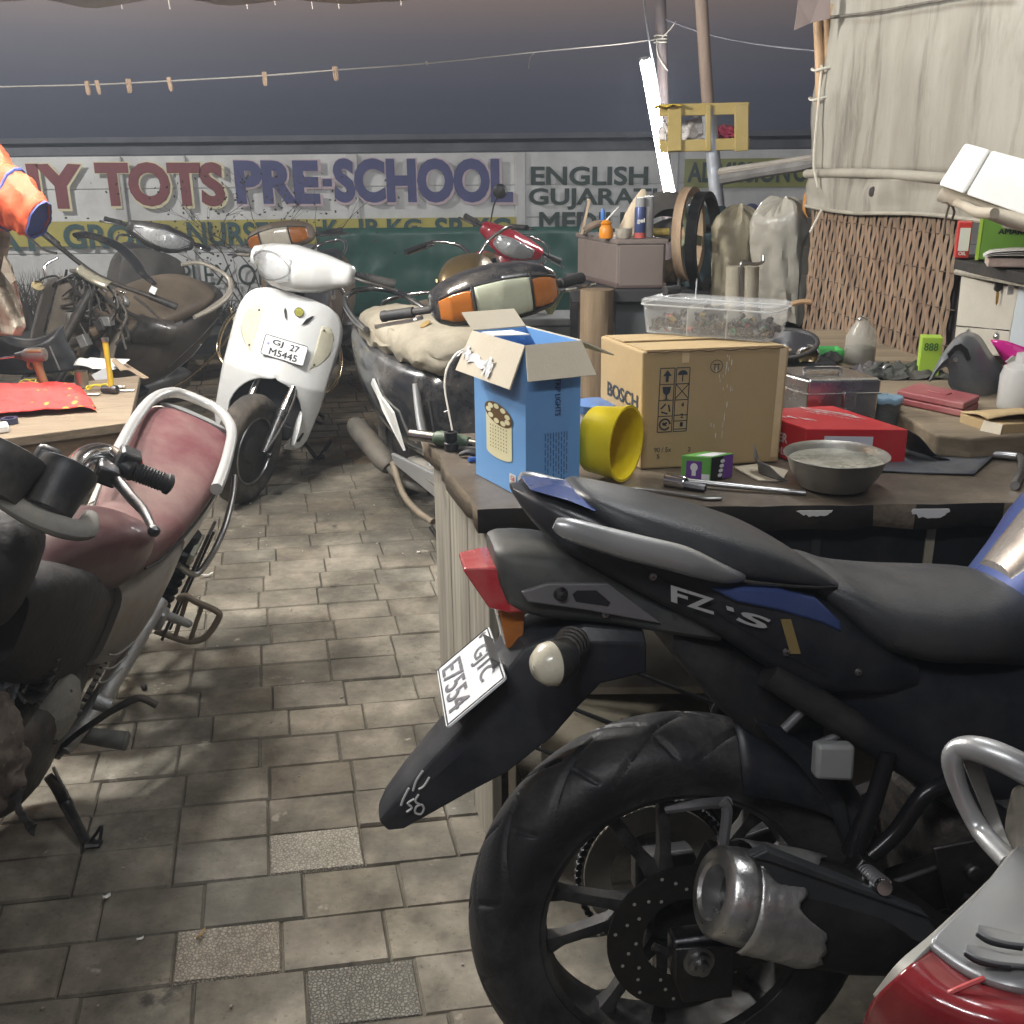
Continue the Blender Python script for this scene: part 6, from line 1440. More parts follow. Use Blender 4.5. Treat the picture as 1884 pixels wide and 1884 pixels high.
def alloy_rim(bm,c,R,w_,kind='split',n=5,ph=0.):
 """rim about the Y axis with cast spokes"""
 c=V(c)
 lathe(bm,[(R-.022,-w_*.42),(R+.004,-w_*.5),(R+.006,-w_*.46),(R-.012,-w_*.36),(R-.02,0),(R-.012,w_*.36),(R+.006,w_*.46),(R+.004,w_*.5),(R-.022,w_*.42),(R-.03,0),(R-.022,-w_*.42)],c,(0,1,0),72)
 lathe(bm,[(.001,-w_*.38),(.034,-w_*.38),(.045,-w_*.25),(.045,w_*.25),(.034,w_*.38),(.001,w_*.38)],c,(0,1,0),24)
 for k in range(n):
  a=2*PI*k/n+ph
  for s in((-1,1)if kind=='split' else(0,)):
   a1=a+s*.23;p0=c+V((math.cos(a+s*.06),0,math.sin(a+s*.06)))*.04;p1=c+V((math.cos(a1),0,math.sin(a1)))*(R-.018)
   d=(p1-p0).normalized();n_=V((0,1,0)).cross(d)
   rg=[]
   for t,ww,th in((0,.016,.030),(.35,.0085,.018),(.8,.008,.016),(1,.014,.024)):
    p=p0 .lerp(p1,t);rg.append([p+n_*(q[0]*ww)+V((0,q[1]*th/1,0))*.6 for q in((-1,-1),(0,-1.25),(1,-1),(1,1),(0,1.25),(-1,1))])
   loft(bm,rg)
fz,MF=vehicle('motorcycle',.2328,1.2159,7.4,6.2,1.,'dark blue and black motorcycle with wide rear tyre parked across the bench front','motorcycle')
M_blue_d=mat('dark_blue_paint',(.016,.022,.045),.3,0,.12,6,0,60,(.12,.12,.12),.05,4,coat=.4)
M_blue_m=mat('metallic_blue',(.055,.09,.26),.3,.35,.1,9,0,60,(.2,.22,.28),.05,5,coat=.4)
M_panel=mat('black_panel',(.013,.0145,.02),.36,0,.15,5,.03,160,(.10,.10,.10),.16,2.2)
M_seat=mat('black_seat_vinyl',(.036,.039,.044),.40,0,.12,5,.16,380,(.14,.13,.12),.06,3)
M_gplate=mat('grey_plate',(.16,.155,.165),.5,.3,.08,9,.04,150,(.22,.2,.17),.05,8)
M_frosty=mat('frosted_plastic',(.30,.31,.31),.4,0,.15,9,.08,60,(.25,.23,.2),.15,9,alpha=.9)
XZ=dict(x=(1,0,0),y=(0,0,1))
def pxz(bm,poly,y0,y1,o=(0,0,0)):
 prism(bm,poly,(o[0],max(y0,y1),o[2]),(1,0,0),(0,0,1),abs(y1-y0))
def groove_fz(a,s):
 g=0;s_=abs(s)
 if s_>.80:return 0
 per=2*PI/15
 for sg,off in((1,0.),(-1,.5)):
  if s*sg<-.10:continue
  q=max(0,s*sg+.10)
  ac=(a/per+off-1.15*q**.75*1.15)
  d=abs(ac-round(ac))*per*.3
  if d<.008 and q>.04:g=max(g,.006*min(1,(.008-d)/.0055)*min(1,q/.1))
  ac2=(a/per+off+.28+.5*q);d2=abs(ac2-round(ac2))*per*.3
  if d2<.0065 and.34<q<.78:g=max(g,.005*min(1,(.0065-d2)/.0045)*min(1,(q-.34)/.08,(.78-q)/.08))
 return g
bm=bmnew();tyre(bm,.30,.136,.216,(0,0,.30),720,60,groove_fz);wheel=obj('rear_wheel',bm,M_tyre,fz,angle=50)
bm=bmnew();alloy_rim(bm,(0,0,.30),.216,.098,'split',5,R_(107));obj('rim',bm,mat('rim_black',(.018,.018,.02),.38,.2,.25,9,.04,120,(.22,.21,.19),.12,5),wheel)
bm=bmnew();lathe(bm,[(.062,-.002),(.113,-.002),(.113,.002),(.062,.002),(.062,-.002)],(0,-.078,.30),(0,1,0),64);obj('brake_disc',bm,mat('disc_steel',(.055,.052,.05),.42,.8,.2,20,.06,200),wheel)
bm=bmnew()
for k in range(36):
 a=2*PI*k/36;r=(.072,.084,.097)[k%3]+.006*((k//3)%2);lathe(bm,[(.0001,-.0004),(.0026,-.0004),(.0026,0)],(r*math.cos(a),-.0805,.30+r*math.sin(a)),(0,1,0),8)
obj('disc_hole',bm,mat('hole_pale',(.28,.27,.24),.8),wheel)
bm=bmnew();lathe(bm,[(.07,-.003),(.112,-.003),(.112,.003),(.07,.003),(.07,-.003)],(0,.09,.30),(0,1,0),48);obj('sprocket',bm,mat('sprocket_steel',(.35,.34,.30),.4,.6,.15,20),wheel)
bm=bmnew()
for k in range(64):
 a=2*PI*k/64;lathe(bm,[(.001,-.007),(.0052,-.006),(.0052,.006),(.001,.007)],(.122*math.cos(a),.09,.30+.122*math.sin(a)),(0,1,0),8)
tube(bm,[(.122*math.cos(a),.09,.30+.122*math.sin(a))for a in[2*PI*k/40 for k in range(40)]],.004,6,1,True)
obj('chain',bm,M_blackpl,fz)
bm=bmnew();loft(bm,[[V((x,y,z))for y,z in((-.088,zc-h),(-.122,zc-h),(-.122,zc+h),(-.088,zc+h))]for x,zc,h in((-.03,.296,.032),(.10,.304,.028),(.26,.345,.034),(.50,.40,.045))]);obj('swing_arm',bm,M_dsteel,fz,bev=.005)
bm=bmnew();loft(bm,[[V((x,y,z))for y,z in((.088,zc-h),(.122,zc-h),(.122,zc+h),(.088,zc+h))]for x,zc,h in((-.03,.296,.032),(.10,.304,.028),(.50,.40,.045))]);obj('swing_arm',bm,M_dsteel,fz,bev=.005)
bm=bmnew();pxz(bm,[(-.03,.322),(.055,.318),(.052,.236),(-.018,.236),(-.03,.27)],-.122,-.130);obj('axle_plate',bm,M_dsteel,fz,bev=.002)
bm=bmnew();lathe(bm,[(.001,.022),(.010,.021),(.011,.012),(.016,.011),(.017,.004),(.022,.003),(.022,0)],(.003,-.130,.300),(0,-1,0),18);obj('axle_nut',bm,M_steel,fz)
bm=bmnew();box(bm,(.055,-.085,.40),(.075,.055,.06),Mx.Rotation(R_(25),3,'Y'));lathe(bm,[(.001,.012),(.014,.012),(.016,0)],(.04,-.112,.41),(0,-1,0),16);obj('brake_caliper',bm,M_dsteel,fz,bev=.006)
bm=bmnew();tube(bm,[(-.05,-.09,.30),(-.02,-.095,.285),(.0,-.1,.283)],.006,8,4);obj('torque_arm',bm,M_grease,fz)
ea,eb=V((-.002,-.19,.447)),V((.315,-.175,.333));ed=(eb-ea).normalized()
bm=bmnew();Lx=(eb-ea).length
lathe(bm,[(.056,.075),(.066,.085),(.068,.12),(.068,Lx*.62),(.060,Lx*.8),(.034,Lx),(.026,Lx+.10)],ea,ed,40);can=obj('muffler',bm,mat('black_exhaust',(.016,.016,.018),.5,.3,.3,8,.1,70,(.09,.08,.07),.12,5),fz)
bm=bmnew();lathe(bm,[(.031,.05),(.033,.004),(.037,0),(.052,.002),(.057,.007),(.060,.03),(.0615,.08),(.058,.10)],ea,ed,44);obj('end_cap',bm,mat('tinny_end',(.62,.62,.61),.30,.92,.12,22,.2,40,(.25,.2,.15),.12,9),can)
bm=bmnew()
Be=basis(ed.orthogonal(),ed)
def foil(u,v):
 a=PI*(-.02+1.0*u);r=.0695+.003*abs(fbm(u*6,v*5,2))+.004*v
 h=.032+(.082+.028*math.sin(u*9)+.015*fbm(u*9,0,4))*v
 return ea+Be@V((r*math.cos(a),r*math.sin(a),h))
sheet(bm,40,12,foil);obj('torn_foil',bm,mat('foil',(.70,.70,.69),.34,.88,.1,20,.3,55,(.3,.26,.2),.1,9),can,solid=.0012)
bm=bmnew();lathe(bm,[(.0315,.03),(.001,.03)],ea,ed,28);obj('outlet',bm,M_ink,can)
bm=bmnew();pxz(bm,[(.028,.520),(.052,.528),(.15,.478),(.262,.418),(.29,.375),(.268,.368),(.16,.425),(.075,.468),(.05,.50)],-.222,-.236);pxz(bm,[(.03,.521),(.05,.53),(.26,.42),(.27,.41),(.05,.515)],-.236,-.243);obj('heat_shield',bm,mat('dusty_shield',(.04,.044,.05),.5,.1,.2,5,.03,90,(.14,.13,.12),.16,3),can,bev=.004)
bm=bmnew();lathe(bm,[(.001,.01),(.007,.009),(.008,0)],(.30,-.236,.37),(0,-1,0),12);obj('shield_bolt',bm,M_dsteel,can)
bm=bmnew()
sheet(bm,16,12,lambda u,v:(lambda a,y:V((.322*math.cos(a),y,.30+(.322-.10*(abs(y)/.085)**3)*math.sin(a))))(R_(28+48*u),-.085+.17*v));obj('tyre_hugger',bm,M_panel,fz,solid=.004)
bm=bmnew();pxz(bm,[(.088,.628),(.135,.607),(.18,.57),(.225,.49),(.24,.43),(.225,.43),(.195,.50),(.15,.56),(.11,.60)],-.080,-.088);obj('hugger_side',bm,M_panel,fz,bev=.003)
fen=[(-.06,.735,.03,.085,.085),(-.13,.735,.045,.078,.08),(-.185,.705,.060,.07,.076),(-.225,.655,.058,.066,.072),(-.275,.603,.048,.06,.068),(-.325,.565,.036,.056,.064),(-.365,.531,.027,.05,.058),(-.398,.501,.019,.042,.05),(-.414,.487,.010,.03,.04)]
rings=[]
for i,(x,z,ht,hw,_)in enumerate(fen):
 a=fen[max(0,i-1)];b=fen[min(len(fen)-1,i+1)];d=V((b[0]-a[0],0,b[1]-a[1])).normalized();n_=V((-d.z,0,d.x));
 if n_.z<0:n_=-n_
 rings.append([V((x,q*hw,z))+n_*(ht*r)for q,r in((-1,-1),(-1.0,.35),(-.82,.80),(-.4,1),(.4,1),(.82,.80),(1,.35),(1,-1),(.5,-.55),(-.5,-.55))])
bm=bmnew();loft(bm,rings);fend=obj('rear_fender',bm,M_panel,fz,angle=28,bev=.003)
bm=bmnew()
def fq(px,py):return at_local(MF,px,py,y=-.0545)
for pts in([(778,1418),(766,1436),(760,1455)],[(790,1430),(780,1446),(770,1452)],[(752,1450),(742,1470),(738,1482)],[(762,1470),(750,1478),(758,1486),(748,1494)],[(770,1462),(764,1474),(772,1480)],[(776,1480),(766,1484),(764,1495),(774,1498),(780,1488),(776,1480)]):
 tube(bm,[fq(*p)for p in pts],.0016,5,3,flat=1)
obj('painted_mark',bm,mat('white_mark',(.5,.5,.5),.7),fend)
pc,pu,px_=V((-.285,0,.686)),V((.78,0,.62)).normalized(),V((0,-1,0))
bm=bmnew();pl=[]
for cx,cz,a0 in((.094,.044,0),(-.094,.044,90),(-.094,-.044,180),(.094,-.044,270)):
 for k in range(4):a=R_(a0+30*k);pl.append((cx+.006*math.cos(a),cz+.006*math.sin(a)))
prism(bm,pl,pc,px_,pu,.003);plate=obj('number_plate',bm,M_platew,fz,smooth=False)
bm=bmnew();text(bm,'GJ1C',pc-px_*.055+pu*.006,px_*.115,pu*.034,.0042,.01);text(bm,'E7554',pc-px_*.080-pu*.042,px_*.155,pu*.036,.0042,.01)
obj('lettering',bm,mat('worn_ink',(.10,.10,.115),.6,0,.5,60),plate,smooth=False)
bm=bmnew();P=[pc+px_*(.097*a)+pu*(.047*b)+px_.cross(pu)*.0032 for a,b in((-1,-1),(1,-1),(1,1),(-1,1))];tube(bm,P,.0012,5,1,True);obj('border',bm,M_ink,plate)
bm=bmnew();lathe(bm,[(.001,.004),(.007,.003),(.0075,0)],pc-px_*.088+pu*.036,px_.cross(pu),12);obj('bolt',bm,M_dsteel,plate)
bm=bmnew();pxz(bm,[(-.262,.728),(-.225,.705),(-.20,.672),(-.245,.66),(-.255,.69)],.05,-.05);obj('plate_bracket',bm,mat('bracket_grey',(.14,.14,.14),.5,.2,.15,9),fz,smooth=False,bev=.002)
bm=bmnew();loft(bm,[[V((x,y*.058*s,z))for y,z in((-1,z0),(-1,z1),(1,z1),(1,z0))]for x,z0,z1,s in((-.292,.845,.85,.7),(-.262,.797,.852,.9),(-.235,.790,.852,1),(-.212,.790,.85,1))]);obj('tail_light',bm,M_redlens,fz,smooth=False,bev=.003)
bm=bmnew();pxz(bm,[(-.247,.787),(-.212,.785),(-.216,.736),(-.238,.733)],.035,-.035);obj('plate_lamp',bm,M_amber,fz,smooth=False,bev=.002)
bm=bmnew();quad(bm,(-.2478,-.03,.78),(-.2478,.03,.78),(-.2392,.03,.738),(-.2392,-.03,.738));obj('plate_lamp_glass',bm,mat('lamp_clear',(.6,.58,.55),.25,0,.2,30,.2,200),fz,smooth=False,solid=.002)
def unit_ring(x,zt,zb,hw):return(x,zt,zb,hw)
bm=bmnew();body(bm,[(-.252,.876,.848,.052),(-.238,.880,.80,.072),(-.19,.876,.778,.08),(-.13,.858,.77,.083),(-.08,.825,.762,.085),(-.03,.80,.75,.088),(.04,.79,.735,.09)],24,4.2,2);obj('tail_unit',bm,mat('matt_grey_black',(.04,.043,.045),.5,0,.12,6,.04,120,(.2,.19,.16),.14,3.5),fz,angle=35)
BRK=[(-.224,.829),(-.19,.838),(-.112,.833),(-.042,.774),(-.09,.786),(-.14,.799),(-.216,.815)]
bm=bmnew();pxz(bm,BRK,-.084,-.092);br=obj('side_bracket',bm,M_gplate,fz,smooth=False,bev=.002)
bm=bmnew();pxz(bm,[(-.159,.822),(-.153,.8265),(-.128,.825),(-.110,.808),(-.113,.803),(-.155,.812)],-.0918,-.0928);obj('bracket_hole',bm,M_ink,br,smooth=False)
bm=bmnew();lathe(bm,[(.001,.009),(.006,.008),(.008,.002),(.0095,0)],(-.174,-.092,.823),(0,-1,0),14);obj('bracket_bolt',bm,M_dsteel,br)
ci,co_=V((-.155,-.075,.752)),V((-.196,-.165,.760))
bm=bmnew();tube(bm,[ci,ci.lerp(co_,.5),co_],[.021,.018,.016],16,4)
for k in range(4):lathe(bm,[(.021-k*.001,-.002),(.0235-k*.001,0),(.021-k*.001,.002)],ci.lerp(co_,.1+.12*k),(co_-ci),16)
lathe(bm,[(.001,-.03),(.018,-.026),(.028,-.002),(.0285,.004),(.001,.006)],co_,(-.8,-.35,.05),26);ind=obj('indicator',bm,M_blackpl,fz)
bm=bmnew();lathe(bm,[(.0275,.003),(.026,.014),(.017,.025),(.001,.029)],co_,(-.8,-.35,.05),26);obj('lens',bm,mat('indicator_lens',(.62,.58,.46),.2,0,.12,20,.1,200,(.4,.35,.25),.06,9,coat=.6),ind)
bm=bmnew();body(bm,[(-.148,.944,.934,.035),(-.130,.948,.914,.075),(-.09,.938,.884,.10),(-.03,.922,.852,.112),(.045,.898,.826,.122),(.107,.874,.814,.122),(.155,.847,.808,.115),(.19,.822,.806,.10),(.208,.806,.800,.07)],32,2.9,4);ps=obj('pillion_seat',bm,M_seat,fz)
for s in(-1,1):bm=bmnew();tube(bm,[(-.13,s*.070,.917),(-.09,s*.099,.893),(-.03,s*.113,.862),(.045,s*.1225,.838),(.107,s*.1225,.826),(.155,s*.115,.818),(.19,s*.10,.812)],.0022,6,5);obj('seat_piping',bm,M_rubber,ps)
bm=bmnew();body(bm,[(.165,.822,.80,.085),(.205,.820,.76,.112),(.252,.803,.715,.135),(.326,.791,.69,.143),(.40,.786,.68,.135),(.467,.782,.664,.112),(.515,.758,.655,.095),(.545,.72,.66,.08)],32,2.7,4);obj('rider_seat',bm,M_seat,fz)
bm=bmnew();body(bm,[(-.222,.948,.940,.020),(-.200,.944,.905,.060),(-.16,.934,.868,.092),(-.08,.90,.818,.108),(.03,.852,.752,.116),(.10,.826,.70,.120),(.17,.80,.66,.122),(.25,.74,.65,.118),(.31,.70,.655,.105)],28,4.5,3);obj('tail_fairing',bm,M_panel,fz,angle=40)
bm=bmnew();loft(bm,[[V((-.205,s*.050,.951)),V((-.16,s*.078,.941)),V((-.125,s*.085,.925)),V((-.10,s*.04,.936)),V((-.17,s*.02,.951))]for s in(-1,1)],True);obj('tail_cap',bm,M_blue_m,fz,smooth=False,bev=.003)
for(x,y,z)in((-.06,-.1125,.845),(.115,-.1215,.735),(.215,-.1215,.70),(-.115,-.0845,.79)):
 bm=bmnew();lathe(bm,[(.001,.003),(.0045,.0025),(.0055,0)],(x,y,z),(0,-1,0),12);obj('panel_bolt',bm,M_steel,fz)
bm=bmnew();tube(bm,[(-.135,-.0995,.90),(-.07,-.1085,.855),(.02,-.1165,.795),(.10,-.1205,.742),(.17,-.1225,.70)],.0016,5,5);obj('panel_gap',bm,M_ink,fz)
for s in(-1,1):
 bm=bmnew();pxz(bm,[(.012,.828),(.06,.826),(.10,.822),(.152,.806),(.186,.772),(.190,.756),(.16,.772),(.10,.793),(.045,.808)],s*.1245,s*.106);obj('blue_panel',bm,M_blue_m,fz,bev=.004)
 bm=bmnew();tube(bm,[(-.190,s*.150,.930),(-.170,s*.152,.921),(-.105,s*.151,.898),(-.044,s*.149,.879),(-.017,s*.146,.868),(.025,s*.135,.849),(.056,s*.118,.838)],[.006,.0125,.015,.0155,.0145,.010,.004],14,5,up=(0,0,1),flat=1.15);obj('grab_rail',bm,M_silver,fz)
bm=bmnew();tx,ty=V((.135,0,-.051)),V((-.012,0,.026));text(bm,'FZ',V((-.040,-.1195,.815)),tx*.50,ty,.0,.03,.3);text(bm,'-',V((.033,-.1205,.799)),tx*.08,ty*.25,.0,.03,.3);text(bm,'S',V((.046,-.1218,.783)),tx*.40,ty*.8,.0,.03,.3)
for v in bm.verts:v.co.y=-.1258
obj('lettering',bm,mat('silver_decal',(.45,.45,.46),.4,.3),fz,smooth=False)
bm=bmnew();pxz(bm,[(.105,.781),(.119,.780),(.134,.732),(.120,.733)],-.1225,-.1235);obj('yellow_sticker',bm,mat('ochre_sticker',(.22,.16,.06),.6),fz,smooth=False)
bm=bmnew();body(bm,[(.13,.70,.66,.06),(.22,.71,.60,.095),(.32,.70,.52,.11),(.45,.68,.46,.115),(.58,.68,.42,.11),(.66,.64,.45,.09)],22,4,2);obj('side_cover',bm,M_panel,fz,angle=40)
bm=bmnew();tube(bm,[(.10,-.10,.70),(.20,-.112,.63),(.32,-.12,.545),(.45,-.12,.45)],.021,12,4);tube(bm,[(.10,.10,.70),(.20,.112,.63),(.32,.12,.545),(.45,.12,.45)],.021,12,4);obj('frame',bm,M_matblack,fz)
bm=bmnew();body(bm,[(-.02,.76,.72,.07),(.06,.73,.62,.075),(.14,.69,.55,.07),(.20,.65,.52,.06)],18,3.5,2);obj('inner_fender',bm,M_matblack,fz)
bm=bmnew();rod(bm,at_local(MF,1442,1342,y=-.1),at_local(MF,1484,1300,y=-.1),.0065);rod(bm,at_local(MF,1498,1372,y=-.11),at_local(MF,1558,1346,y=-.11),.0055);obj('mounting_stub',bm,M_gplate,fz)
bm=bmnew();P=[at_local(MF,a,b,y=-.15)for a,b in((1505,1372),(1576,1373),(1572,1440),(1501,1436))];ctr=sum(P,V((0,0,0)))/4;loft(bm,[[V((p.x,-.128,p.z))for p in P],[p for p in P]]);obj('brake_reservoir',bm,M_frosty,fz,bev=.006)
Q=lambda a,b,y=-.14:at_local(MF,a,b,y=y)
bm=bmnew();tube(bm,[Q(1635,1385),Q(1612,1460),Q(1585,1530),Q(1568,1572)],[.011,.012,.015,.016],14,4);tube(bm,[Q(1745,1440),Q(1700,1462),Q(1650,1530),Q(1600,1575)],[.013,.013,.012,.012],14,4);obj('peg_hanger',bm,mat('glossy_black_steel',(.018,.018,.02),.22,.3,.2,9),fz)
bm=bmnew();box(bm,Q(1588,1598,-.155),(.04,.03,.03),Mx.Rotation(R_(35),3,'Y'));obj('peg_mount',bm,M_dsteel,fz,bev=.003)
pa_,pb__=Q(1590,1604,-.165),Q(1628,1634,-.245)
bm=bmnew();rod(bm,pa_,pb__,.0115,.0095,14)
for k in range(7):lathe(bm,[(.0105,-.0018),(.013,0),(.0105,.0018)],pa_.lerp(pb__,.15+.12*k),pb__-pa_,14)
obj('foot_peg',bm,M_chrome,fz)
bm=bmnew();tube(bm,[Q(1330,1475,-.105),Q(1338,1490,-.105),Q(1330,1560,-.105),Q(1325,1600,-.105)],.008,8,3);tube(bm,[Q(1225,1487,-.02),Q(1300,1478,-.05),Q(1338,1476,-.105)],.008,8,3);obj('brake_stay',bm,M_gplate,fz)
bm=bmnew();body(bm,[(.36,.46,.26,.09),(.46,.50,.20,.13),(.62,.50,.18,.14),(.74,.52,.22,.12),(.82,.50,.30,.09)],16,5,1);obj('engine',bm,M_grease,fz,bev=.01)
for z,y_ in((.33,-.145),(.24,-.14)):
 bm=bmnew();lathe(bm,[(.001,.03),(.05,.028),(.062,.012),(.065,0)],(.56 if z>.3 else.70,y_+.02,z),(0,-1,0),30);obj('engine_cover',bm,M_grease,fz)
bm=bmnew();pxz(bm,[(.33,.44),(.42,.45),(.46,.40),(.42,.33),(.36,.34)],-.13,-.136);lathe(bm,[(.001,.012),(.012,.010),(.013,0)],(.39,-.136,.40),(0,-1,0),14);obj('frame_plate',bm,M_dsteel,fz,bev=.003)
bm=bmnew();tube(bm,[(.40,-.125,.50),(.44,-.13,.40),(.52,-.135,.30),(.66,-.13,.2)],.007,8,4);tube(bm,[(.38,-.13,.36),(.46,-.13,.33),(.5,-.13,.25)],.009,8,4);obj('hose',bm,M_rubber,fz)
bm=bmnew();body(bm,[(.46,.775,.70,.07),(.52,.835,.69,.105),(.58,.905,.68,.135),(.68,.965,.68,.155),(.82,.975,.70,.16),(.95,.94,.74,.13),(1.02,.88,.78,.08)],30,2.6,3);tk=obj('fuel_tank',bm,M_blue_m,fz)
bm=bmnew();body(bm,[(.475,.800,.73,.045),(.52,.850,.74,.062),(.58,.917,.74,.075),(.68,.977,.74,.08),(.82,.987,.8,.08)],24,2.6,3);obj('silver_stripe',bm,mat('tank_silver',(.5,.46,.42),.25,.7,.08,9,coat=.4),tk)
for s in(-1,1):
 bm=bmnew();pxz(bm,[(.60,.70),(.98,.80),(1.02,.72),(.86,.56),(.66,.56)],s*.15,s*.17);obj('tank_shroud',bm,M_panel,fz,bev=.008)
bm=bmnew();tyre(bm,.295,.11,.216,(1.33,0,.295),72,16);fw=obj('front_wheel',bm,M_tyre,fz);bm=bmnew();alloy_rim(bm,(1.33,0,.295),.216,.08);obj('rim',bm,MATS['rim_black'],fw)
for s in(-1,1):bm=bmnew();tube(bm,[(1.33,s*.095,.295),(1.20,s*.095,.62),(1.08,s*.095,.94)],.024,14,2);obj('fork_leg',bm,M_dsteel,fz)
bm=bmnew();body(bm,[(1.10,1.02,.86,.09),(1.20,1.04,.82,.11),(1.28,1.0,.84,.09),(1.32,.95,.88,.05)],20,2.6,2);obj('headlight',bm,M_panel,fz)
bm=bmnew();tube(bm,[(.92,-.36,1.03),(.98,-.25,1.05),(1.05,-.1,1.03),(1.06,0,1.02),(1.05,.1,1.03),(.98,.25,1.05),(.92,.36,1.03)],.012,12,4);obj('handlebar',bm,M_dsteel,fz)
bm=bmnew();tube(bm,[(.52,.12,.22),(.46,.24,.10),(.45,.30,.034)],.012,10,3);obj('side_stand',bm,M_dsteel,fz)
tb,MT=vehicle('motorcycle',.66,.46,-6,0,1.,'motorcycle seen only by its silver tail, red lamp and grab rail at the bottom right','motorcycle')
def T_(px,py,y):return tb_inv@ony(px,py,y)
tb_inv=MT.inverted()
M_sil2=mat('dusty_silver_paint',(.30,.305,.31),.36,.45,.07,5,.02,200,(.27,.255,.22),.12,2.5,coat=.2)
def surf(rows,yof,nu=20,nv=20):
 """smooth panel through pixel rows; each row [(px,py,depth)...]"""
 C=[catmull([T_(*p)for p in r],8)for r in rows];n=min(len(c)for c in C)
 bm=bmnew();cols=[catmull([c[i]for c in C],8)for i in range(n)]
 g=[[bm.verts.new(p)for p in col]for col in cols]
 for i in range(len(g)-1):
  for j in range(len(g[0])-1):bm.faces.new((g[i][j],g[i+1][j],g[i+1][j+1],g[i][j+1]))
 return bm
rows=[[(1870,1560,.80),(1884,1566,.80),(1960,1590,.80),(2060,1640,.78)],[(1805,1640,.735),(1884,1655,.725),(1980,1690,.715),(2080,1740,.71)],[(1722,1720,.675),(1800,1770,.65),(1900,1800,.63),(2060,1830,.63)],[(1715,1748,.665),(1790,1800,.642),(1900,1832,.622),(2060,1860,.625)]]
tp=obj('tail_cowl',surf(rows,0),M_sil2,tb,solid=.006)
rows=[[(1868,1562,.805),(1800,1640,.745),(1722,1718,.685),(1655,1775,.655),(1612,1830,.66)],[(1874,1590,.795),(1812,1655,.735),(1730,1728,.675),(1670,1790,.645),(1622,1850,.65)]]
obj('side_panel',surf(rows,0),mat('dusty_pale_panel',(.30,.295,.27),.5,.2,.08,5,.02,200,(.3,.27,.22),.2,3),tb,solid=.006)
rows=[[(1712,1752,.664),(1786,1806,.640),(1900,1838,.62),(2060,1866,.62)],[(1660,1790,.645),(1740,1850,.615),(1880,1900,.59),(2060,1930,.59)],[(1612,1835,.655),(1690,1930,.625),(1860,1990,.60),(2060,2020,.60)],[(1592,1884,.68),(1650,1990,.66),(1850,2080,.65),(2060,2100,.65)]]
rl=obj('tail_lamp',surf(rows,0),mat('deep_red_lens',(.24,.014,.02),.16,0,.3,5,.03,60,(.30,.12,.11),.16,2.2,coat=.7),tb,solid=.006)
bm=bmnew();tube(bm,[T_(1650,1880,.645),T_(1740,1830,.622),T_(1810,1800,.628)],.0022,6,4);obj('lens_rib',bm,mat('red_rib',(.5,.1,.1),.25),rl)
for k,(x,y)in enumerate(((1800,1706),(1778,1742))):
 rows=[[(x,y,.672-.018*k),(x+30,y+6,.668-.018*k),(x+90,y+20,.66-.018*k),(x+160,y+20,.66-.018*k)],[(x-4,y+9,.660-.018*k),(x+26,y+24,.654-.018*k),(x+80,y+34,.650-.018*k),(x+160,y+38,.65-.018*k)]]
 obj('vent_lip',surf(rows,0),M_sil2,tb,solid=.004)
 bm=bmnew();tube(bm,[T_(x-2,y+11,.661-.018*k),T_(x+24,y+27,.655-.018*k),T_(x+80,y+37,.651-.018*k)],.0028,6,4);obj('vent_gap',bm,M_ink,tb)
bm=bmnew();tube(bm,[T_(1862,1590,.80),T_(1806,1530,.86),T_(1768,1460,.88),T_(1752,1400,.885),T_(1768,1378,.885),T_(1812,1382,.87),T_(1880,1412,.85),T_(1980,1470,.83)],[.012,.011,.010,.012,.014,.017,.018,.018],16,6,flat=.8);obj('grab_rail',bm,M_silver,tb)
rows=[[(1768,1392,.893),(1800,1470,.89),(1830,1540,.87),(1868,1580,.83)],[(1800,1392,.895),(1826,1470,.89),(1850,1530,.87),(1876,1570,.84)]]
obj('rail_web',surf(rows,0),mat('rail_grey',(.16,.155,.145),.5,.4,.1,9,.05,80,(.3,.27,.22),.2,5),tb,solid=.006)
rows=[[(1868,1470,.86),(1890,1440,.85),(1990,1460,.84)],[(1858,1530,.85),(1890,1540,.83),(1990,1570,.82)],[(1880,1580,.82),(1900,1590,.81),(1990,1620,.8)]]
obj('seat_end',surf(rows,0),mat('tan_vinyl',(.16,.145,.12),.55,0,.1,6,.1,200),tb,solid=.01)
bm=bmnew();body(bm,[(-.14,.84,.76,.06),(-.04,.86,.74,.12),(.20,.83,.72,.13),(.48,.80,.70,.12),(.62,.82,.70,.08)],24,2.7,3);obj('seat',bm,M_seat,tb)
bm=bmnew();body(bm,[(.58,.86,.70,.08),(.68,.98,.70,.14),(.88,1.0,.72,.15),(1.04,.92,.78,.08)],24,2.6,3);obj('fuel_tank',bm,M_sil2,tb)
bm=bmnew();body(bm,[(-.10,.76,.66,.07),(.10,.74,.56,.11),(.40,.72,.48,.12),(.62,.70,.44,.10)],20,4,2);obj('side_cover',bm,M_sil2,tb)
bm=bmnew();body(bm,[(.42,.46,.22,.09),(.60,.50,.18,.13),(.80,.48,.24,.10)],16,5);obj('engine',bm,M_grease,tb)
for x,nm in((.0,'rear_wheel'),(1.28,'front_wheel')):
 bm=bmnew();tyre(bm,.30,.10,.22,(x,0,.30),64,14);w_=obj(nm,bm,M_tyre,tb);bm=bmnew();alloy_rim(bm,(x,0,.30),.221,.07);obj('rim',bm,MATS['rim_black'],w_)
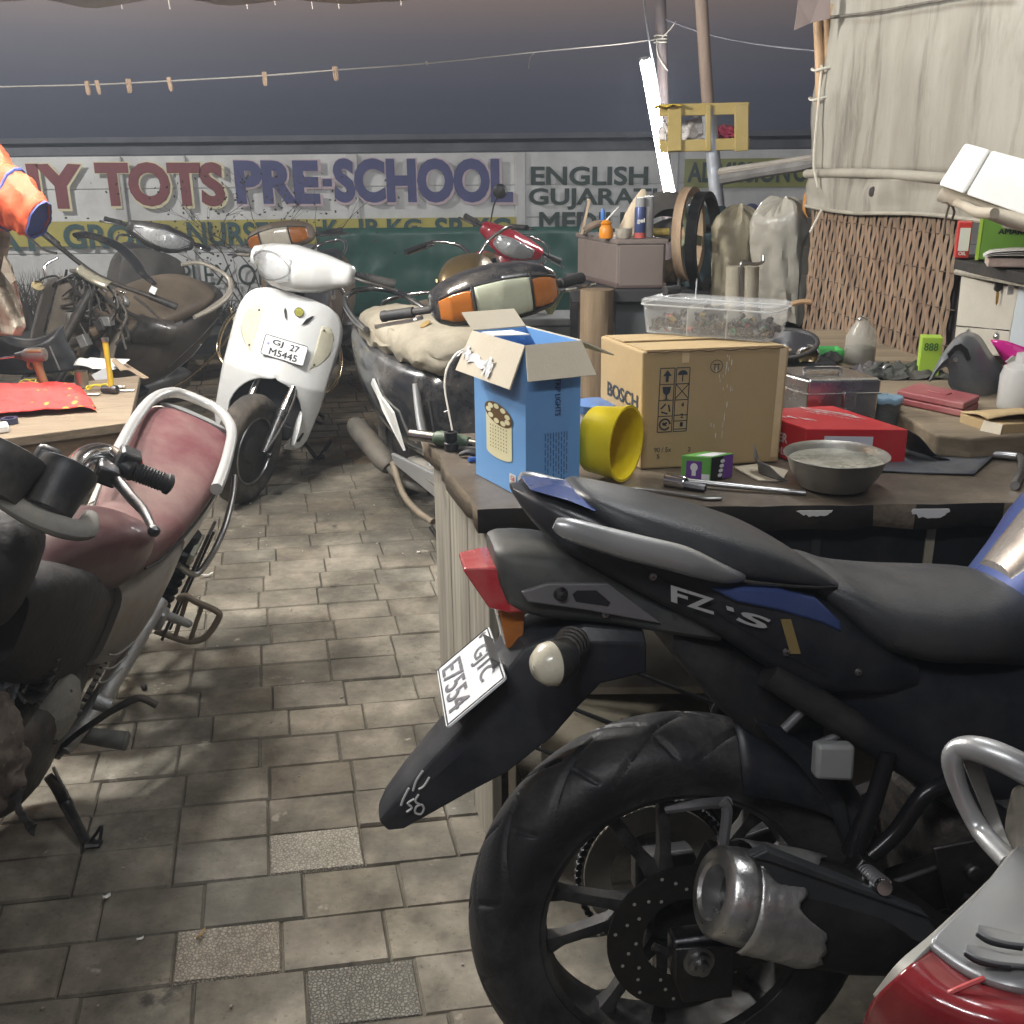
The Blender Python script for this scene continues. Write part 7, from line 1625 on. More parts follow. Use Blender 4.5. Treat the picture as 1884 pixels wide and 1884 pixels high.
for s in(-1,1):
 bm=bmnew();tube(bm,[(1.28,s*.09,.30),(1.06,s*.09,.92)],.02,12,1);obj('fork_leg',bm,M_fork if 'M_fork' in globals()else M_dsteel,tb)
 bm=bmnew();rod(bm,(0,s*.09,.30),(.46,s*.08,.40),.018);obj('swing_arm',bm,M_dsteel,tb)
bm=bmnew();tube(bm,[(.90,-.36,1.03),(1.02,-.1,1.04),(1.02,.1,1.04),(.90,.36,1.03)],.012,10,4);obj('handlebar',bm,M_chrome,tb)
bm=bmnew();body(bm,[(1.08,1.0,.84,.09),(1.18,1.0,.82,.11),(1.25,.95,.86,.06)],20,2.6,2);obj('headlight',bm,M_sil2,tb)
APW=[(.215,.150),(.235,.178),(.27,.192),(.35,.200),(.46,.209),(.60,.212),(.70,.214),(.75,.206),(.79,.188),(.82,.160),(.838,.115),(.848,.05)]
def apw(z):
 for(a,b),(c,d)in zip(APW,APW[1:]):
  if z<=c:return b+(d-b)*max(0,(z-a)/(c-a))
 return.05
def apf(l,z):
 f=-.115-.17*max(0,z-.50)if z>.50 else-.115-.22*(.50-z)
 return f-.075*(abs(l)/.2)**2.4+.012*math.exp(-(l/.07)**2)*(z>.5)
def arch(z):
 if z>.505:return 0
 if z>.32:return.150*math.sqrt(max(0,1-((z-.32)/.185)**2))
 return.150-.045*(.32-z)/.105
def AP(l,z,o=0.):return V((apf(l,z)+o,l,z))
def patch(bm,pts,o):bm.faces.new([bm.verts.new(AP(l,z,o))for l,z in pts])
def gridpatch(bm,x0,x1,zt,zb,o,nx=8,nz=8):
 """surface piece between left/right edges given as functions of t"""
 sheet(bm,nx,nz,lambda u,v:AP(x0(v)+(x1(v)-x0(v))*u,zt+(zb-zt)*v,o))
M_fork=mat('black_fork',(.03,.03,.033),.35,.5,.2,12,.03,90,(.2,.17,.13),.12,8)
M_wheelb=mat('wheel_black',(.035,.035,.037),.5,.2,.25,12,.05,90,(.2,.17,.14),.16,7)
M_ivory=mat('aged_lens',(.55,.53,.42),.25,0,.1,14,.05,120,(.35,.31,.22),.1,8,coat=.4)
def scooter(t,P,seatm,o):
 """front contact at the origin, +X forward, +Y its left"""
 ax0,axd=V((-.17,0,.55)),V((-.30,0,.95)).normalized()
 st=Mx.Translation(ax0)@Mx.Rotation(R_(o.get('steer',0)),4,axd)@Mx.Translation(-ax0)
 bm=bmnew();tyre(bm,.225,.092,.15,(0,0,.225),80,18,lambda a,s:.004 if(abs(s)<.8 and((int(a*26+3*abs(s)))%3==0))else 0)
 w_=obj('front_wheel',bm,M_dtyre if o.get('dusty')else M_tyre,t,xf=st,angle=50)
 bm=bmnew();lathe(bm,[(.152,-.034),(.154,-.03),(.14,-.022),(.11,-.012),(.06,-.018),(.05,-.028),(.001,-.03),(.001,.03),(.05,.028),(.06,.018),(.11,.012),(.14,.022),(.154,.03),(.152,.034)],(0,0,.225),(0,1,0),48);obj('rim',bm,M_wheelb,w_,xf=st)
 bm=bmnew();tube(bm,[(.135*math.cos(a),.034,.225+.135*math.sin(a))for a in[2*PI*k/30 for k in range(30)]],.004,6,1,True);obj('rim_edge',bm,M_steel,w_,xf=st)
 for s in(-1,1):
  bm=bmnew();tube(bm,[(.0,s*.078,.225),(-.085,s*.078,.36)],[.021,.021],14,1);tube(bm,[(-.085,s*.078,.36),(-.103,s*.078,.388)],[.025,.024],14,1);lathe(bm,[(.001,.015),(.012,.014),(.013,0)],(0,s*.095,.225),(0,s,0),12);lg=obj('fork_leg',bm,M_fork,t,xf=st)
  bm=bmnew();rod(bm,(-.098,s*.078,.38),(-.195,s*.078,.535),.0145,None,14);obj('fork_tube',bm,M_chrome,lg,xf=st)
 bm=bmnew();tube(bm,[(-.19,.07,.52),(-.15,.097,.44),(-.06,.102,.33),(.02,.09,.24)],.006,8,5);obj('brake_cable',bm,M_wire,t,xf=st)
 bm=bmnew();tube(bm,[(-.195,-.08,.535),(-.195,0,.55),(-.195,.08,.535)],.022,10,3);rod(bm,(-.19,0,.55),(-.29,0,.93),.022);obj('steering_stem',bm,M_fork,t,xf=st)
 if o.get('fender'):
  bm=bmnew();sheet(bm,24,10,lambda u,v:(lambda a,y:V((.255*math.cos(a),y,.225+(.255-.07*(abs(y)/.07)**3)*math.sin(a))))(R_(15+135*u),-.07+.14*v));obj('front_fender',bm,P,t,xf=st,solid=.004)
 if o.get('apron',1):
  bm=bmnew();zs=[.215,.235,.27,.31,.35,.39,.42,.445,.465,.48,.49,.498,.5045,.512,.53,.56,.60,.64,.68,.71,.735,.76,.78,.80,.815,.828,.838,.845,.848]
  n=14
  rows=[]
  for z in zs:
   a,b=arch(z),apw(z);rows.append(([bm.verts.new(AP(-(a+(b-a)*k/n),z))for k in range(n+1)],[bm.verts.new(AP(a+(b-a)*k/n,z))for k in range(n+1)]))
  for(l0,r0),(l1,r1)in zip(rows,rows[1:]):
   for q0,q1 in((l0,l1),(r0,r1)):
    for k in range(n):bm.faces.new((q0[k],q0[k+1],q1[k+1],q1[k]))
  bmesh.ops.remove_doubles(bm,verts=bm.verts,dist=.0006)
  ap=obj('front_apron',bm,P,t,angle=60,solid=.011)
  bm=bmnew();body(bm,[(-.30,.80,.24,.165),(-.235,.78,.23,.165),(-.215,.56,.24,.15)],24,5);obj('inner_guard',bm,M_matblack,t)
  if o.get('trim'):
   bm=bmnew()
   for s in(-1,1):tube(bm,[AP(s*(apw(z)+.001),z,-.004)for z in zs[1:]],.0055,8,1)
   tube(bm,[AP(apw(.848)*(1-2*k/8),.850,-.004)for k in range(9)],.0055,8,2);obj('apron_trim',bm,M_chrome if o['trim']==1 else mat('white_trim',(.6,.58,.52),.35),ap)
  if o.get('lenses'):
   for s in(-1,1):
    bm=bmnew();e0=lambda v:s*(.118+(-.0)*v);e1=lambda v:s*(.118+.066*math.sin(PI*min(1,.10+v*.90))**.75+.010*(1-v))
    gridpatch(bm,e0,e1,.757,.575,.0045);obj('indicator_lens',bm,M_ivory,ap,solid=.004)
    bm=bmnew()
    for z in(.742,.60):lathe(bm,[(.001,.004),(.004,.0035),(.005,0)],AP(s*.132,z,.006),(1,0,0),10)
    obj('screw',bm,M_ink,ap)
   bm=bmnew();patch(bm,[(-.040,.79),(-.030,.78),(-.018,.742),(-.030,.752),(-.040,.775)],.013);patch(bm,[(.040,.738),(.062,.755),(.080,.788),(.070,.786),(.052,.768)],.012);obj('slot',bm,M_ink,ap,smooth=False)
   bm=bmnew();disc(bm,AP(.017,.787,.010),(1,0,.17),.0165,.004);obj('emblem',bm,mat('emblem_olive',(.30,.29,.06),.3,.3,.5,60),ap)
   bm=bmnew();lathe(bm,[(.0165,0),(.0185,.003),(.0165,.005)],AP(.017,.787,.010),(1,0,.17),24);obj('emblem_ring',bm,M_chrome,ap)
  if o.get('plate'):
   pc=V((-.118,.004,.628));px_,pu=V((0,1,0)),V((-.17,0,.985)).normalized()
   bm=bmnew();pl=[]
   for cx,cz,a0 in((.078,.032,0),(-.078,.032,90),(-.078,-.032,180),(.078,-.032,270)):
    for k in range(4):a=R_(a0+30*k);pl.append((cx+.008*math.cos(a),cz+.008*math.sin(a)))
   prism(bm,pl,pc,px_,pu,.004);npl=obj('number_plate',bm,M_platew,t,smooth=False)
   bm=bmnew();text(bm,'GJ',pc-px_*.052+pu*.004,px_*.042,pu*.026,.0062,.012);text(bm,'27',pc+px_*.018+pu*.004,px_*.036,pu*.026,.0062,.012);text(bm,'M5445',pc-px_*.056-pu*.033,px_*.112,pu*.027,.0062,.012);obj('lettering',bm,M_ink,npl,smooth=False)
   bm=bmnew();tube(bm,[pc+px_*a+pu*b+px_.cross(pu)*.0045 for a,b in pl],.0013,5,1,True);obj('border',bm,M_ink,npl)
   bm=bmnew();lathe(bm,[(.001,.002),(.006,.001),(.006,0)],pc-px_*.068+pu*.008+px_.cross(pu)*.004,px_.cross(pu),10);obj('stamp',bm,mat('lilac_stamp',(.35,.32,.55),.6),npl)
  if o.get('inner_tip'):
   bm=bmnew();body(bm,[(-.16,.40,.24,.003,.13),(-.13,.40,.25,.012,.135),(-.10,.385,.26,.010,.14),(-.085,.36,.27,.002,.145)],14,2.4,2);obj('apron_tip',bm,P,ap)
 k_=o.get('cowl','round')
 if k_=='round':
  S=[(-.222,-.262,.955,.030,.028),(-.215,-.262,.955,.042,.040),(-.165,-.245,.952,.060,.056),(-.115,-.215,.945,.095,.076),(-.06,-.19,.942,.128,.086),(0,-.18,.943,.14,.092),(.06,-.19,.942,.128,.086),(.115,-.215,.945,.095,.076),(.165,-.245,.952,.060,.056),(.215,-.262,.955,.042,.040),(.222,-.262,.955,.030,.028)];ee=2.3
 else:
  S=[(-.212,-.215,.985,.03,.028),(-.20,-.20,.985,.06,.050),(-.165,-.18,.990,.085,.068),(-.10,-.165,.996,.10,.084),(0,-.16,.998,.108,.092),(.10,-.165,.996,.10,.084),(.165,-.18,.990,.085,.068),(.20,-.20,.985,.06,.050),(.212,-.215,.985,.03,.028)];ee=3.0
 def cw(y):
  for a,b in zip(S,S[1:]):
   if y<=b[0]+1e-9:
    q=max(0,(y-a[0])/(b[0]-a[0]));return[a[i]+(b[i]-a[i])*q for i in range(1,5)]
  return S[-1][1:]
 def cpt(y,th,g=1.):
  f,z,rf,rz=cw(y);c,s=math.cos(th),math.sin(th)
  return V((f+g*rf*math.copysign(abs(c)**(2/ee),c),y,z+g*rz*math.copysign(abs(s)**(2/ee),s)))
 ys=[S[0][0]+(S[-1][0]-S[0][0])*k/48 for k in range(49)]
 bm=bmnew();loft(bm,[[cpt(y,2*PI*j/40)for j in range(40)]for y in ys]);cow=obj('headlight_cowl',bm,o.get('cowlm',P),t,xf=st)
 def lens(nm,y0,y1,t0,t1,g,m_,tap=0.):
  bm=bmnew();sheet(bm,16,12,lambda u,v:(lambda y:cpt(y,t0+(t1-t0)*v*(1-tap*abs(2*u-1)**2)+(t1-t0)*.5*tap*abs(2*u-1)**2,g))(y0+(y1-y0)*u));return obj(nm,bm,m_,cow,xf=st,solid=.003)
 if k_=='round':
  l0,l1=o.get('lens',(-.165,.075));hl=lens('headlight',l0,l1,-.62,.58,1.02,o.get('reflm')or mat('chrome_reflector',(.52,.53,.54),.22,.75,.12,30,.6,24,coat=1),.35)
  tb2=bmnew();tube(tb2,[cpt(l0+(l1-l0)*(.5-.5*math.cos(a)),.60*math.sin(a)*(1-.35*abs(math.cos(a))**2)-.02,1.022)for a in[2*PI*k/36 for k in range(36)]],.0032,6,1,True);obj('lens_gasket',tb2,M_blackpl,cow,xf=st)
  lens('headlight_glass',l0-.004,l1+.004,-.66,.62,1.045,mat('clear_lens',(.85,.87,.87),.07,0,.03,6,0,60,None,alpha=.22,coat=1),.35)
 else:
  lm=o.get('lensm',mat('yellowed_lens',(.46,.48,.36),.2,0,.1,9,.1,30,(.6,.6,.5),.06,6,coat=.7))
  lens('headlight',-.088,.090,-.62,.50,1.02,lm,.12)
  for s in(-1,1):lens('indicator_lens',s*.099,s*.194,-.52,.42,1.02,M_amber,.2)
  bm=bmnew();y_=.0945;
  for s in(-1,1):tube(bm,[cpt(s*y_,a,1.02)for a in[-.65+1.25*k/8 for k in range(9)]],.004,6,1)
  tube(bm,[cpt(y,.50,1.02)for y in[-.19+.38*k/16 for k in range(17)]],.0035,6,1);obj('lens_gasket',bm,M_blackpl,cow,xf=st)
 for s in(-1,1):
  bm=bmnew();rod(bm,(-.275,s*.20,.965),(-.36,s*.31,.955),.013);lathe(bm,[(.013,-.002),(.018,.0),(.0175,.10),(.020,.105),(.019,.118),(.001,.12)],(-.315,s*.255,.96),(-.55,s*.82,-.06),18);gp_=obj('grip',bm,M_rubber,t,xf=st)
  bm=bmnew();tube(bm,[(-.255,s*.235,.95),(-.26,s*.28,.945),(-.325,s*.355,.935),(-.345,s*.385,.93)],[.008,.007,.006,.008],8,4);obj('brake_lever',bm,o.get('leverm',M_chrome),gp_,xf=st)
 if o.get('mirror'):
  bm=bmnew();tube(bm,[(-.26,-.17,.98),(-.27,-.2,1.10),(-.26,-.2,1.17)],.005,8,4);lathe(bm,[(.001,-.02),(.035,-.016),(.048,0),(.047,.006),(.001,.008)],(-.26,-.2,1.21),(-1,0,.1),24);obj('mirror',bm,M_blackpl,t,xf=st)
 bm=bmnew();loft(bm,[[V((x,y,z))for y,z in((-w_2,.255),(w_2,.255),(w_2+.01,.30),(w_2-.01,.312),(-w_2+.01,.312),(-w_2-.01,.30))]for x,w_2 in((-.20,.165),(-.40,.185),(-.62,.18),(-.80,.165))]);obj('floorboard',bm,o.get('floorm',M_blackpl),t,bev=.006)
 bm=bmnew();body(bm,[(-.52,.64,.31,.08),(-.60,.69,.30,.145),(-.75,.70,.30,.178),(-.95,.71,.33,.19),(-1.15,.735,.40,.18),(-1.32,.755,.50,.15),(-1.46,.765,.60,.10),(-1.52,.755,.68,.05)],26,3,3);rb=obj('rear_body',bm,P,t)
 bm=bmnew();body(bm,[(-.48,.735,.67,.07),(-.54,.775,.66,.12),(-.66,.795,.66,.145),(-.85,.800,.68,.15),(-.98,.825,.69,.15),(-1.18,.832,.72,.135),(-1.34,.815,.74,.09),(-1.38,.79,.75,.05)],28,2.7,3);obj('seat',bm,seatm,t)
 bm=bmnew();tube(bm,[(-1.08,.165,.775),(-1.25,.155,.80),(-1.42,.125,.845),(-1.50,.06,.865),(-1.515,0,.868),(-1.50,-.06,.865),(-1.42,-.125,.845),(-1.25,-.155,.80),(-1.08,-.165,.775)],o.get('railr',.011),12,5);obj('grab_rail',bm,o.get('railm',M_chrome),t)
 bm=bmnew();tyre(bm,.222,.092,.14,(-1.24,0,.222),64,16,lambda a,s:.005 if(abs(s)<.8 and((int(a*24+4*abs(s)))%3==0))else 0);rw=obj('rear_wheel',bm,M_dtyre,t,angle=50)
 bm=bmnew();lathe(bm,[(.142,-.034),(.12,-.012),(.04,-.03),(.001,-.03),(.001,.03),(.04,.03),(.12,.012),(.142,.034)],(-1.24,0,.222),(0,1,0),36);obj('rim',bm,M_wheelb,rw)
 bm=bmnew();body(bm,[(-.78,.33,.18,.05,.10),(-.92,.34,.15,.065,.10),(-1.15,.32,.15,.06,.105),(-1.30,.29,.17,.045,.105)],18,4,2);obj('engine_case',bm,M_cast,t)
 bm=bmnew();tube(bm,[(-.75,-.10,.17),(-.88,-.15,.18),(-1.0,-.165,.215)],.016,12,4);tube(bm,[(-1.0,-.165,.215),(-1.06,-.168,.24),(-1.30,-.172,.31),(-1.36,-.172,.325)],[.03,.046,.046,.034],20,4);obj('exhaust',bm,mat('dusty_exhaust',(.10,.095,.085),.6,.3,.25,9,.1,60,(.2,.17,.13),.25,7),t)
 bm=bmnew();a_=math.tan(max(0,R_(o['lean'])));
 tube(bm,[(-.60,.12,.20),(-.60,.20,.20*a_+.06+.03),(-.58,.275,.275*a_+.008)],.010,10,3);tube(bm,[(-.58,.275,.275*a_+.006),(-.60,.31,.31*a_+.006)],.011,8,2);obj('side_stand',bm,M_fork,t)
 if o.get('cstand'):
  for s in(-1,1):
   bm=bmnew();tube(bm,[(-.60,s*.09,.22),(-.55,s*.115,.10),(-.52,s*.125,.008)],.011,10,4);tube(bm,[(-.52,s*.125,.008),(-.60,s*.135,.012),(-.68,s*.14,.05)],.010,10,4)if s<0 else None;obj('centre_stand_leg',bm,M_fork,t)
 return st,rb
wsc,MW=vehicle('scooter',-1.137,4.066,-80.6,20,1.036,'white scooter with number plate leaning on its stand in the middle of the yard','scooter')
STW,rb=scooter(wsc,M_white,M_seat,dict(steer=-27,lenses=1,plate=1,inner_tip=1,lean=20,lens=(-.185,.05),leverm=M_blackpl,dusty=1))
for s in(1,-1):
 bm=bmnew();tube(bm,[(-.80,s*.20,.33),(-.84,s*.275,.40),(-1.02,s*.285,.50),(-1.25,s*.24,.56),(-1.38,s*.18,.55)],.0095,10,5);obj('side_guard',bm,mat('old_chrome_gold',(.6,.5,.32),.25,1,.15,8),wsc)
bm=bmnew();tube(bm,[(-.40,.04,.86),(-.42,.12,.90),(-.44,.185,.87),(-.45,.205,.76),(-.46,.205,.66)],.008,10,5);obj('front_guard',bm,M_chrome,wsc)
for s in(1,-1):
 bm=bmnew();body(bm,[(-.62,.60,.36,.004,s*.16),(-.80,.64,.34,.012,s*.187),(-1.0,.66,.38,.012,s*.196),(-1.2,.68,.46,.006,s*.18)],16,3,2);obj('beige_side_panel',bm,mat('aged_cream',(.50,.43,.33),.35,0,.1,5,0,60,(.3,.26,.2),.15,5),wsc)
bm=bmnew();tube(bm,[(-.62,.19,.27),(-.68,.26,.25),(-.80,.27,.25),(-.86,.20,.26)],.009,8,4);obj('footrest_bar',bm,M_fork,wsc)
bm=bmnew();tube(bm,[(-.575,.285,.115),(-.60,.315,.20),(-.64,.325,.19),(-.65,.31,.13)],.0045,8,4);obj('stand_loop',bm,M_fork,wsc)
bsc,MB_=vehicle('scooter',.125,3.12,-61.9,-4,.965,'black scooter with amber indicators and dusty seat cover beyond the bench corner','scooter')
M_dseat=mat('dusty_seat_cover',(.33,.295,.225),.75,0,.25,7,.45,22,(.15,.14,.115),.32,4)
STB,rbb=scooter(bsc,M_black_gloss,M_dseat,dict(steer=-15,cowl='box',trim=2,lean=0,cstand=1,fender=1,floorm=mat('scuffed_floorboard',(.20,.19,.165),.7,.1,.25,12,.2,60,(.1,.09,.08),.15,8),railr=.013,railm=M_black_gloss))
bm=bmnew();rings=[]
for k in range(46):
 u=k/45;x=-.44-.97*u;q=max(.02,min(1,1-(2*u-1)**6))**.5
 rings.append([V((x,(.165*q*(1-.18*u))*c_+.010*fbm(x*7,c_*3,s_*3),.735+.012*u+(.088*q)*(s_ if s_>0 else s_*.9)+(.009*fbm(x*14+c_*3,c_*5,s_*2)+.006*math.sin(x*40+c_*7))*(.4+(s_<.6))))for c_,s_ in ring2(40,1,1,2.5)])
loft(bm,rings);obj('seat_cover',bm,M_dseat,bsc)
bm=bmnew();disc(bm,(-.72,-.06,.827),(0,-.5,1),.022,.004);obj('seat_hole',bm,mat('foam_hole',(.28,.19,.07),.9),bsc)
for s in(-1,1):
 bm=bmnew();loft(bm,[[V((x,s*(y+d_),z))for x,y,z in((-.98,.196,.60),(-.90,.20,.49),(-.74,.192,.36),(-.80,.197,.50),(-1.02,.19,.57))]for d_ in(-.006,.004)]);obj('white_decal',bm,mat('white_decal_',(.62,.62,.6),.35),rbb,smooth=False)
 bm=bmnew();tube(bm,[(-.62,s*.165,.64),(-.57,s*.18,.50),(-.50,s*.185,.36)],[.012,.018,.012],10,4,flat=.6);obj('body_ridge',bm,M_silver,rbb)
bm=bmnew();tube(bm,[(-.50,-.168,.60),(-.46,-.175,.46),(-.44,-.178,.34)],.006,8,4);obj('black_tube',bm,M_rubber,bsc)
bm=bmnew();tube(bm,[(-.36,-.13,.64),(-.345,-.155,.60),(-.37,-.17,.585)],.004,8,5);obj('bag_hook',bm,M_chrome,bsc)
bm=bmnew();pxz(bm,[(-.90,.31),(-.30,.345),(-.30,.27),(-.42,.235),(-.88,.27)],-.172,-.19);obj('floor_skirt',bm,M_silver,bsc,smooth=False,bev=.005)
bm=bmnew();tube(bm,[(-.90,-.185,.27),(-.80,-.195,.17),(-.68,-.19,.13),(-.58,-.17,.11)],.013,10,5);obj('kick_lever',bm,mat('rusty_tan_bar',(.19,.155,.115),.7,.1,.3,14),bsc)
fsc,_m=vehicle('scooter',-2.50,6.75,-64,19,.98,'dark scooter with a bright wide headlamp standing by the wall behind the stripped scooter','scooter')
M_dustb=mat('dusty_black_paint',(.05,.047,.045),.45,0,.2,6,0,60,(.16,.14,.11),.25,4)
scooter(fsc,M_dustb,M_seat,dict(reflm=mat('bright_reflector',(.82,.83,.84),.3,.35,.3,22,.6,22,coat=1),steer=0,lean=19,lens=(-.185,.185),fender=1,dusty=1))
osc,_m=vehicle('scooter',-1.19,6.10,-93,-11,.945,'dusty brown scooter with amber corner lamps behind the white scooter','scooter')
M_dbrown=mat('dusty_brown_paint',(.13,.095,.065),.5,0,.15,6,0,60,(.27,.21,.15),.25,4)
scooter(osc,M_dbrown,M_seat,dict(steer=0,cowl='box',lean=0,fender=1,dusty=1,lensm=mat('hazy_lens',(.5,.46,.38),.2,0,.1,9,.1,40,coat=.7)))
bm=bmnew();text(bm,'HONDA',(-.155,-.05,.80),(0,.10,0),(-.003,0,.018),.003,.02);obj('lettering',bm,M_paper,osc,smooth=False)
rsc,_m=vehicle('scooter',-.39,6.62,-101,23,.968,'red scooter with white lamp stripe and round mirror behind the black scooter','scooter')
M_red=mat('red_paint',(.36,.018,.035),.25,0,.08,6,0,60,(.35,.15,.13),.04,5,coat=.6)
scooter(rsc,M_red,M_seat,dict(steer=8,lean=23,lens=(-.10,.16),mirror=1,fender=1,cowlm=M_red))
ssc,MS=vehicle('scooter',-2.433,4.789,-104.5,26.6,.984,'half dismantled black scooter with bare wired handlebar leaning behind the left table','scooter')
M_dseatb=mat('dusty_brown_seat',(.12,.092,.066),.5,0,.15,5,.12,200,(.28,.22,.15),.34,3)
bm=bmnew();tyre(bm,.225,.092,.15,(0,0,.225),64,16);w_=obj('front_wheel',bm,M_dtyre,ssc);bm=bmnew();lathe(bm,[(.152,-.034),(.11,-.012),(.05,-.03),(.001,-.03),(.001,.03),(.05,.03),(.11,.012),(.152,.034)],(0,0,.225),(0,1,0),32);obj('rim',bm,M_wheelb,w_)
for s in(-1,1):bm=bmnew();rod(bm,(0,s*.075,.225),(-.15,s*.075,.62),.018);obj('fork_leg',bm,M_fork,ssc)
bm=bmnew();rod(bm,(-.13,0,.55),(-.30,0,.95),.024);obj('steering_stem',bm,M_grease,ssc)
bm=bmnew();tube(bm,[(-.36,-.36,.985),(-.31,-.24,.985),(-.30,0,.955),(-.31,.24,.985),(-.36,.36,.985)],.0115,10,4);obj('handlebar',bm,M_grease,ssc)
for s in(-1,1):
 bm=bmnew();rod(bm,(-.325,s*.265,.985),(-.37,s*.39,.985),.017);g_=obj('grip',bm,M_rubber,ssc)
 bm=bmnew();tube(bm,[(-.27,s*.22,.965),(-.28,s*.30,.945),(-.31,s*.40,.90 if s>0 else.95)],[.007,.006,.006],8,4);obj('brake_lever',bm,M_chrome if s<0 else M_grease,g_)
L2=lambda px,py,**k:at_local(MS,px,py,**k);bm=bmnew();tube(bm,[L2(x,y,z=1.0)for x,y in((140,434),(160,432),(190,441),(222,456),(248,482),(262,503),(284,522))],[.022,.028,.030,.034,.034,.028,.016],14,5,flat=.55,up=(0,0,1));obj('top_cowl',bm,M_black_gloss,ssc)
bm=bmnew();sheet(bm,14,8,lambda u,v:(-.215+.03*math.sin(PI*v)-.02*(2*u-1)**2,-.06+.17*u,.945+.045*v));obj('meter_glass',bm,mat('old_meter',(.36,.34,.26),.25,.2,.25,22,.1,60,(.2,.16,.1),.15,12,coat=.5),ssc,solid=.01)
bm=bmnew();lathe(bm,[(.001,.004),(.022,.003),(.024,0)],(-.30,.285,1.03),(1,0,.3),4);obj('white_tag',bm,M_platew,ssc,smooth=False)
rw=random.Random(4)
for k in range(30):
 bm=bmnew();P=[V((-.25+rw.gauss(0,.03),rw.uniform(-.16,.16),.93+rw.gauss(0,.02)))]
 for j in range(4):P.append(P[-1]+V((rw.gauss(-.012,.025),rw.gauss(0,.04),rw.gauss(-.05,.03))))
 tube(bm,P,rw.choice([.004,.006,.010]),6,5);obj('loose_wire',bm,rw.choice([M_wire,M_wire,M_grease,M_wire,mat('brown_wire',(.075,.055,.04),.75),mat('dusty_wire',(.10,.09,.08),.75)]),ssc)
for k in range(26):
 bm=bmnew();c=V((rw.uniform(-.42,-.22),rw.uniform(-.14,.16),rw.uniform(.40,.90)));s_=rw.uniform(.02,.05)
 (box(bm,c,(s_,s_*1.3,s_),Mx.Rotation(rw.random()*3,3,'X'))if k%2 else lathe(bm,[(s_*.3,-s_),(s_*.7,-s_*.8),(s_*.7,s_*.8),(s_*.3,s_)],c,(rw.gauss(0,1),1,rw.gauss(0,1)),12));obj('bare_fitting',bm,[M_grease,M_cast,mat('brown_fitting',(.10,.07,.045),.7,.2,.3,20)][k%3],ssc,bev=.003)
bm=bmnew();sheet(bm,12,16,lambda u,v:(-.30-.06*math.sin(PI*u)-.10*v**2*.5,-.19+.38*u,.86-.58*v));obj('leg_shield',bm,mat('dusty_inner_panel',(.17,.145,.115),.7,0,.2,7,.1,40,(.07,.06,.05),.2,4),ssc,solid=.006)
bm=bmnew();sheet(bm,6,16,lambda u,v:(-.22-.10*u-.04*v,-.205-.015*math.sin(PI*v),.84-.58*v));obj('side_fairing',bm,mat('dull_grey_fairing',(.13,.12,.115),.4,0,.15,6,0,50,(.25,.2,.15),.2,5),ssc,solid=.008)
bm=bmnew();tube(bm,[(-.20,-.20,.86),(-.22,-.23,.90),(-.26,-.20,.955)],.006,8,4);obj('front_stay',bm,M_chrome,ssc)
bm=bmnew();lathe(bm,[(.018,-.016),(.03,0),(.018,.016)],(-.20,-.225,.80),(.3,.2,1),12);obj('twine_wrap',bm,mat('twine',(.42,.34,.18),.9,0,.2,60),ssc)
for k,(y,z)in enumerate(((.03,.50),(-.06,.46),(.1,.47))):
 bm=bmnew();tube(bm,[(-.22,y-.09,z+.02),(-.20,y-.03,z+.04),(-.19,y+.04,z-.02),(-.20,y+.1,z+.01)],.006,6,4);obj('coloured_wire',bm,[mat('olive_wire',(.3,.3,.08),.6),mat('green_wire',(.05,.16,.08),.6),mat('rust_wire',(.35,.12,.06),.6)][k],ssc)
bm=bmnew();loft(bm,[[V((x,y,z))for y,z in((-.17,.255),(.17,.255),(.18,.30),(-.18,.30))]for x in(-.25,-.45,-.62,-.80)]);obj('floorboard',bm,M_blackpl,ssc,bev=.006)
bm=bmnew();body(bm,[(-.48,.62,.30,.10),(-.60,.70,.29,.17),(-.80,.72,.28,.20),(-1.0,.73,.31,.205),(-1.2,.75,.38,.19),(-1.36,.765,.48,.155),(-1.48,.76,.6,.10)],26,3,3);rb=obj('rear_body',bm,mat('dusty_dark_panel',(.06,.055,.052),.32,.1,.15,4,0,50,(.22,.18,.14),.36,2.5,coat=.3),ssc)
bm=bmnew();body(bm,[(-.42,.66,.60,.08),(-.50,.73,.62,.14),(-.62,.765,.64,.165),(-.80,.775,.66,.175),(-.95,.80,.67,.175),(-1.15,.815,.69,.165),(-1.32,.80,.72,.12),(-1.38,.77,.735,.06)],28,2.7,3);obj('seat',bm,M_dseatb,ssc)
bm=bmnew();tube(bm,[(-1.00,.19,.72),(-1.16,.20,.76),(-1.32,.19,.82),(-1.44,.11,.855),(-1.47,0,.86),(-1.44,-.10,.855),(-1.36,-.16,.82)],[.012,.018,.017,.014,.012,.012,.010],12,5);obj('grab_rail',bm,mat('cream_rail',(.55,.5,.42),.35,.2,.1,8,0,50,(.3,.25,.2),.1,8),ssc)
bm=bmnew();tube(bm,[(-1.44,.17,.70),(-1.42,.235,.62),(-1.25,.27,.50),(-1.02,.265,.37),(-.78,.23,.29)],.0095,10,6);obj('side_guard',bm,MATS['old_chrome_gold'],ssc)
for k in range(2):
 bm=bmnew();tube(bm,[(-1.32,.155+.022*(1-k),.66-.10*k),(-1.1,.205,.565-.10*k),(-.86,.205,.44-.07*k)],.0035,8,5);obj('panel_line',bm,M_steel,rb)
bm=bmnew();tube(bm,[L2(x,y,x=-.42)for x,y in((195,622),(208,598),(222,566),(229,542),(222,538),(196,560),(170,584),(174,592),(204,606))],.0065,10,5);obj('loop_guard',bm,M_chrome,ssc)
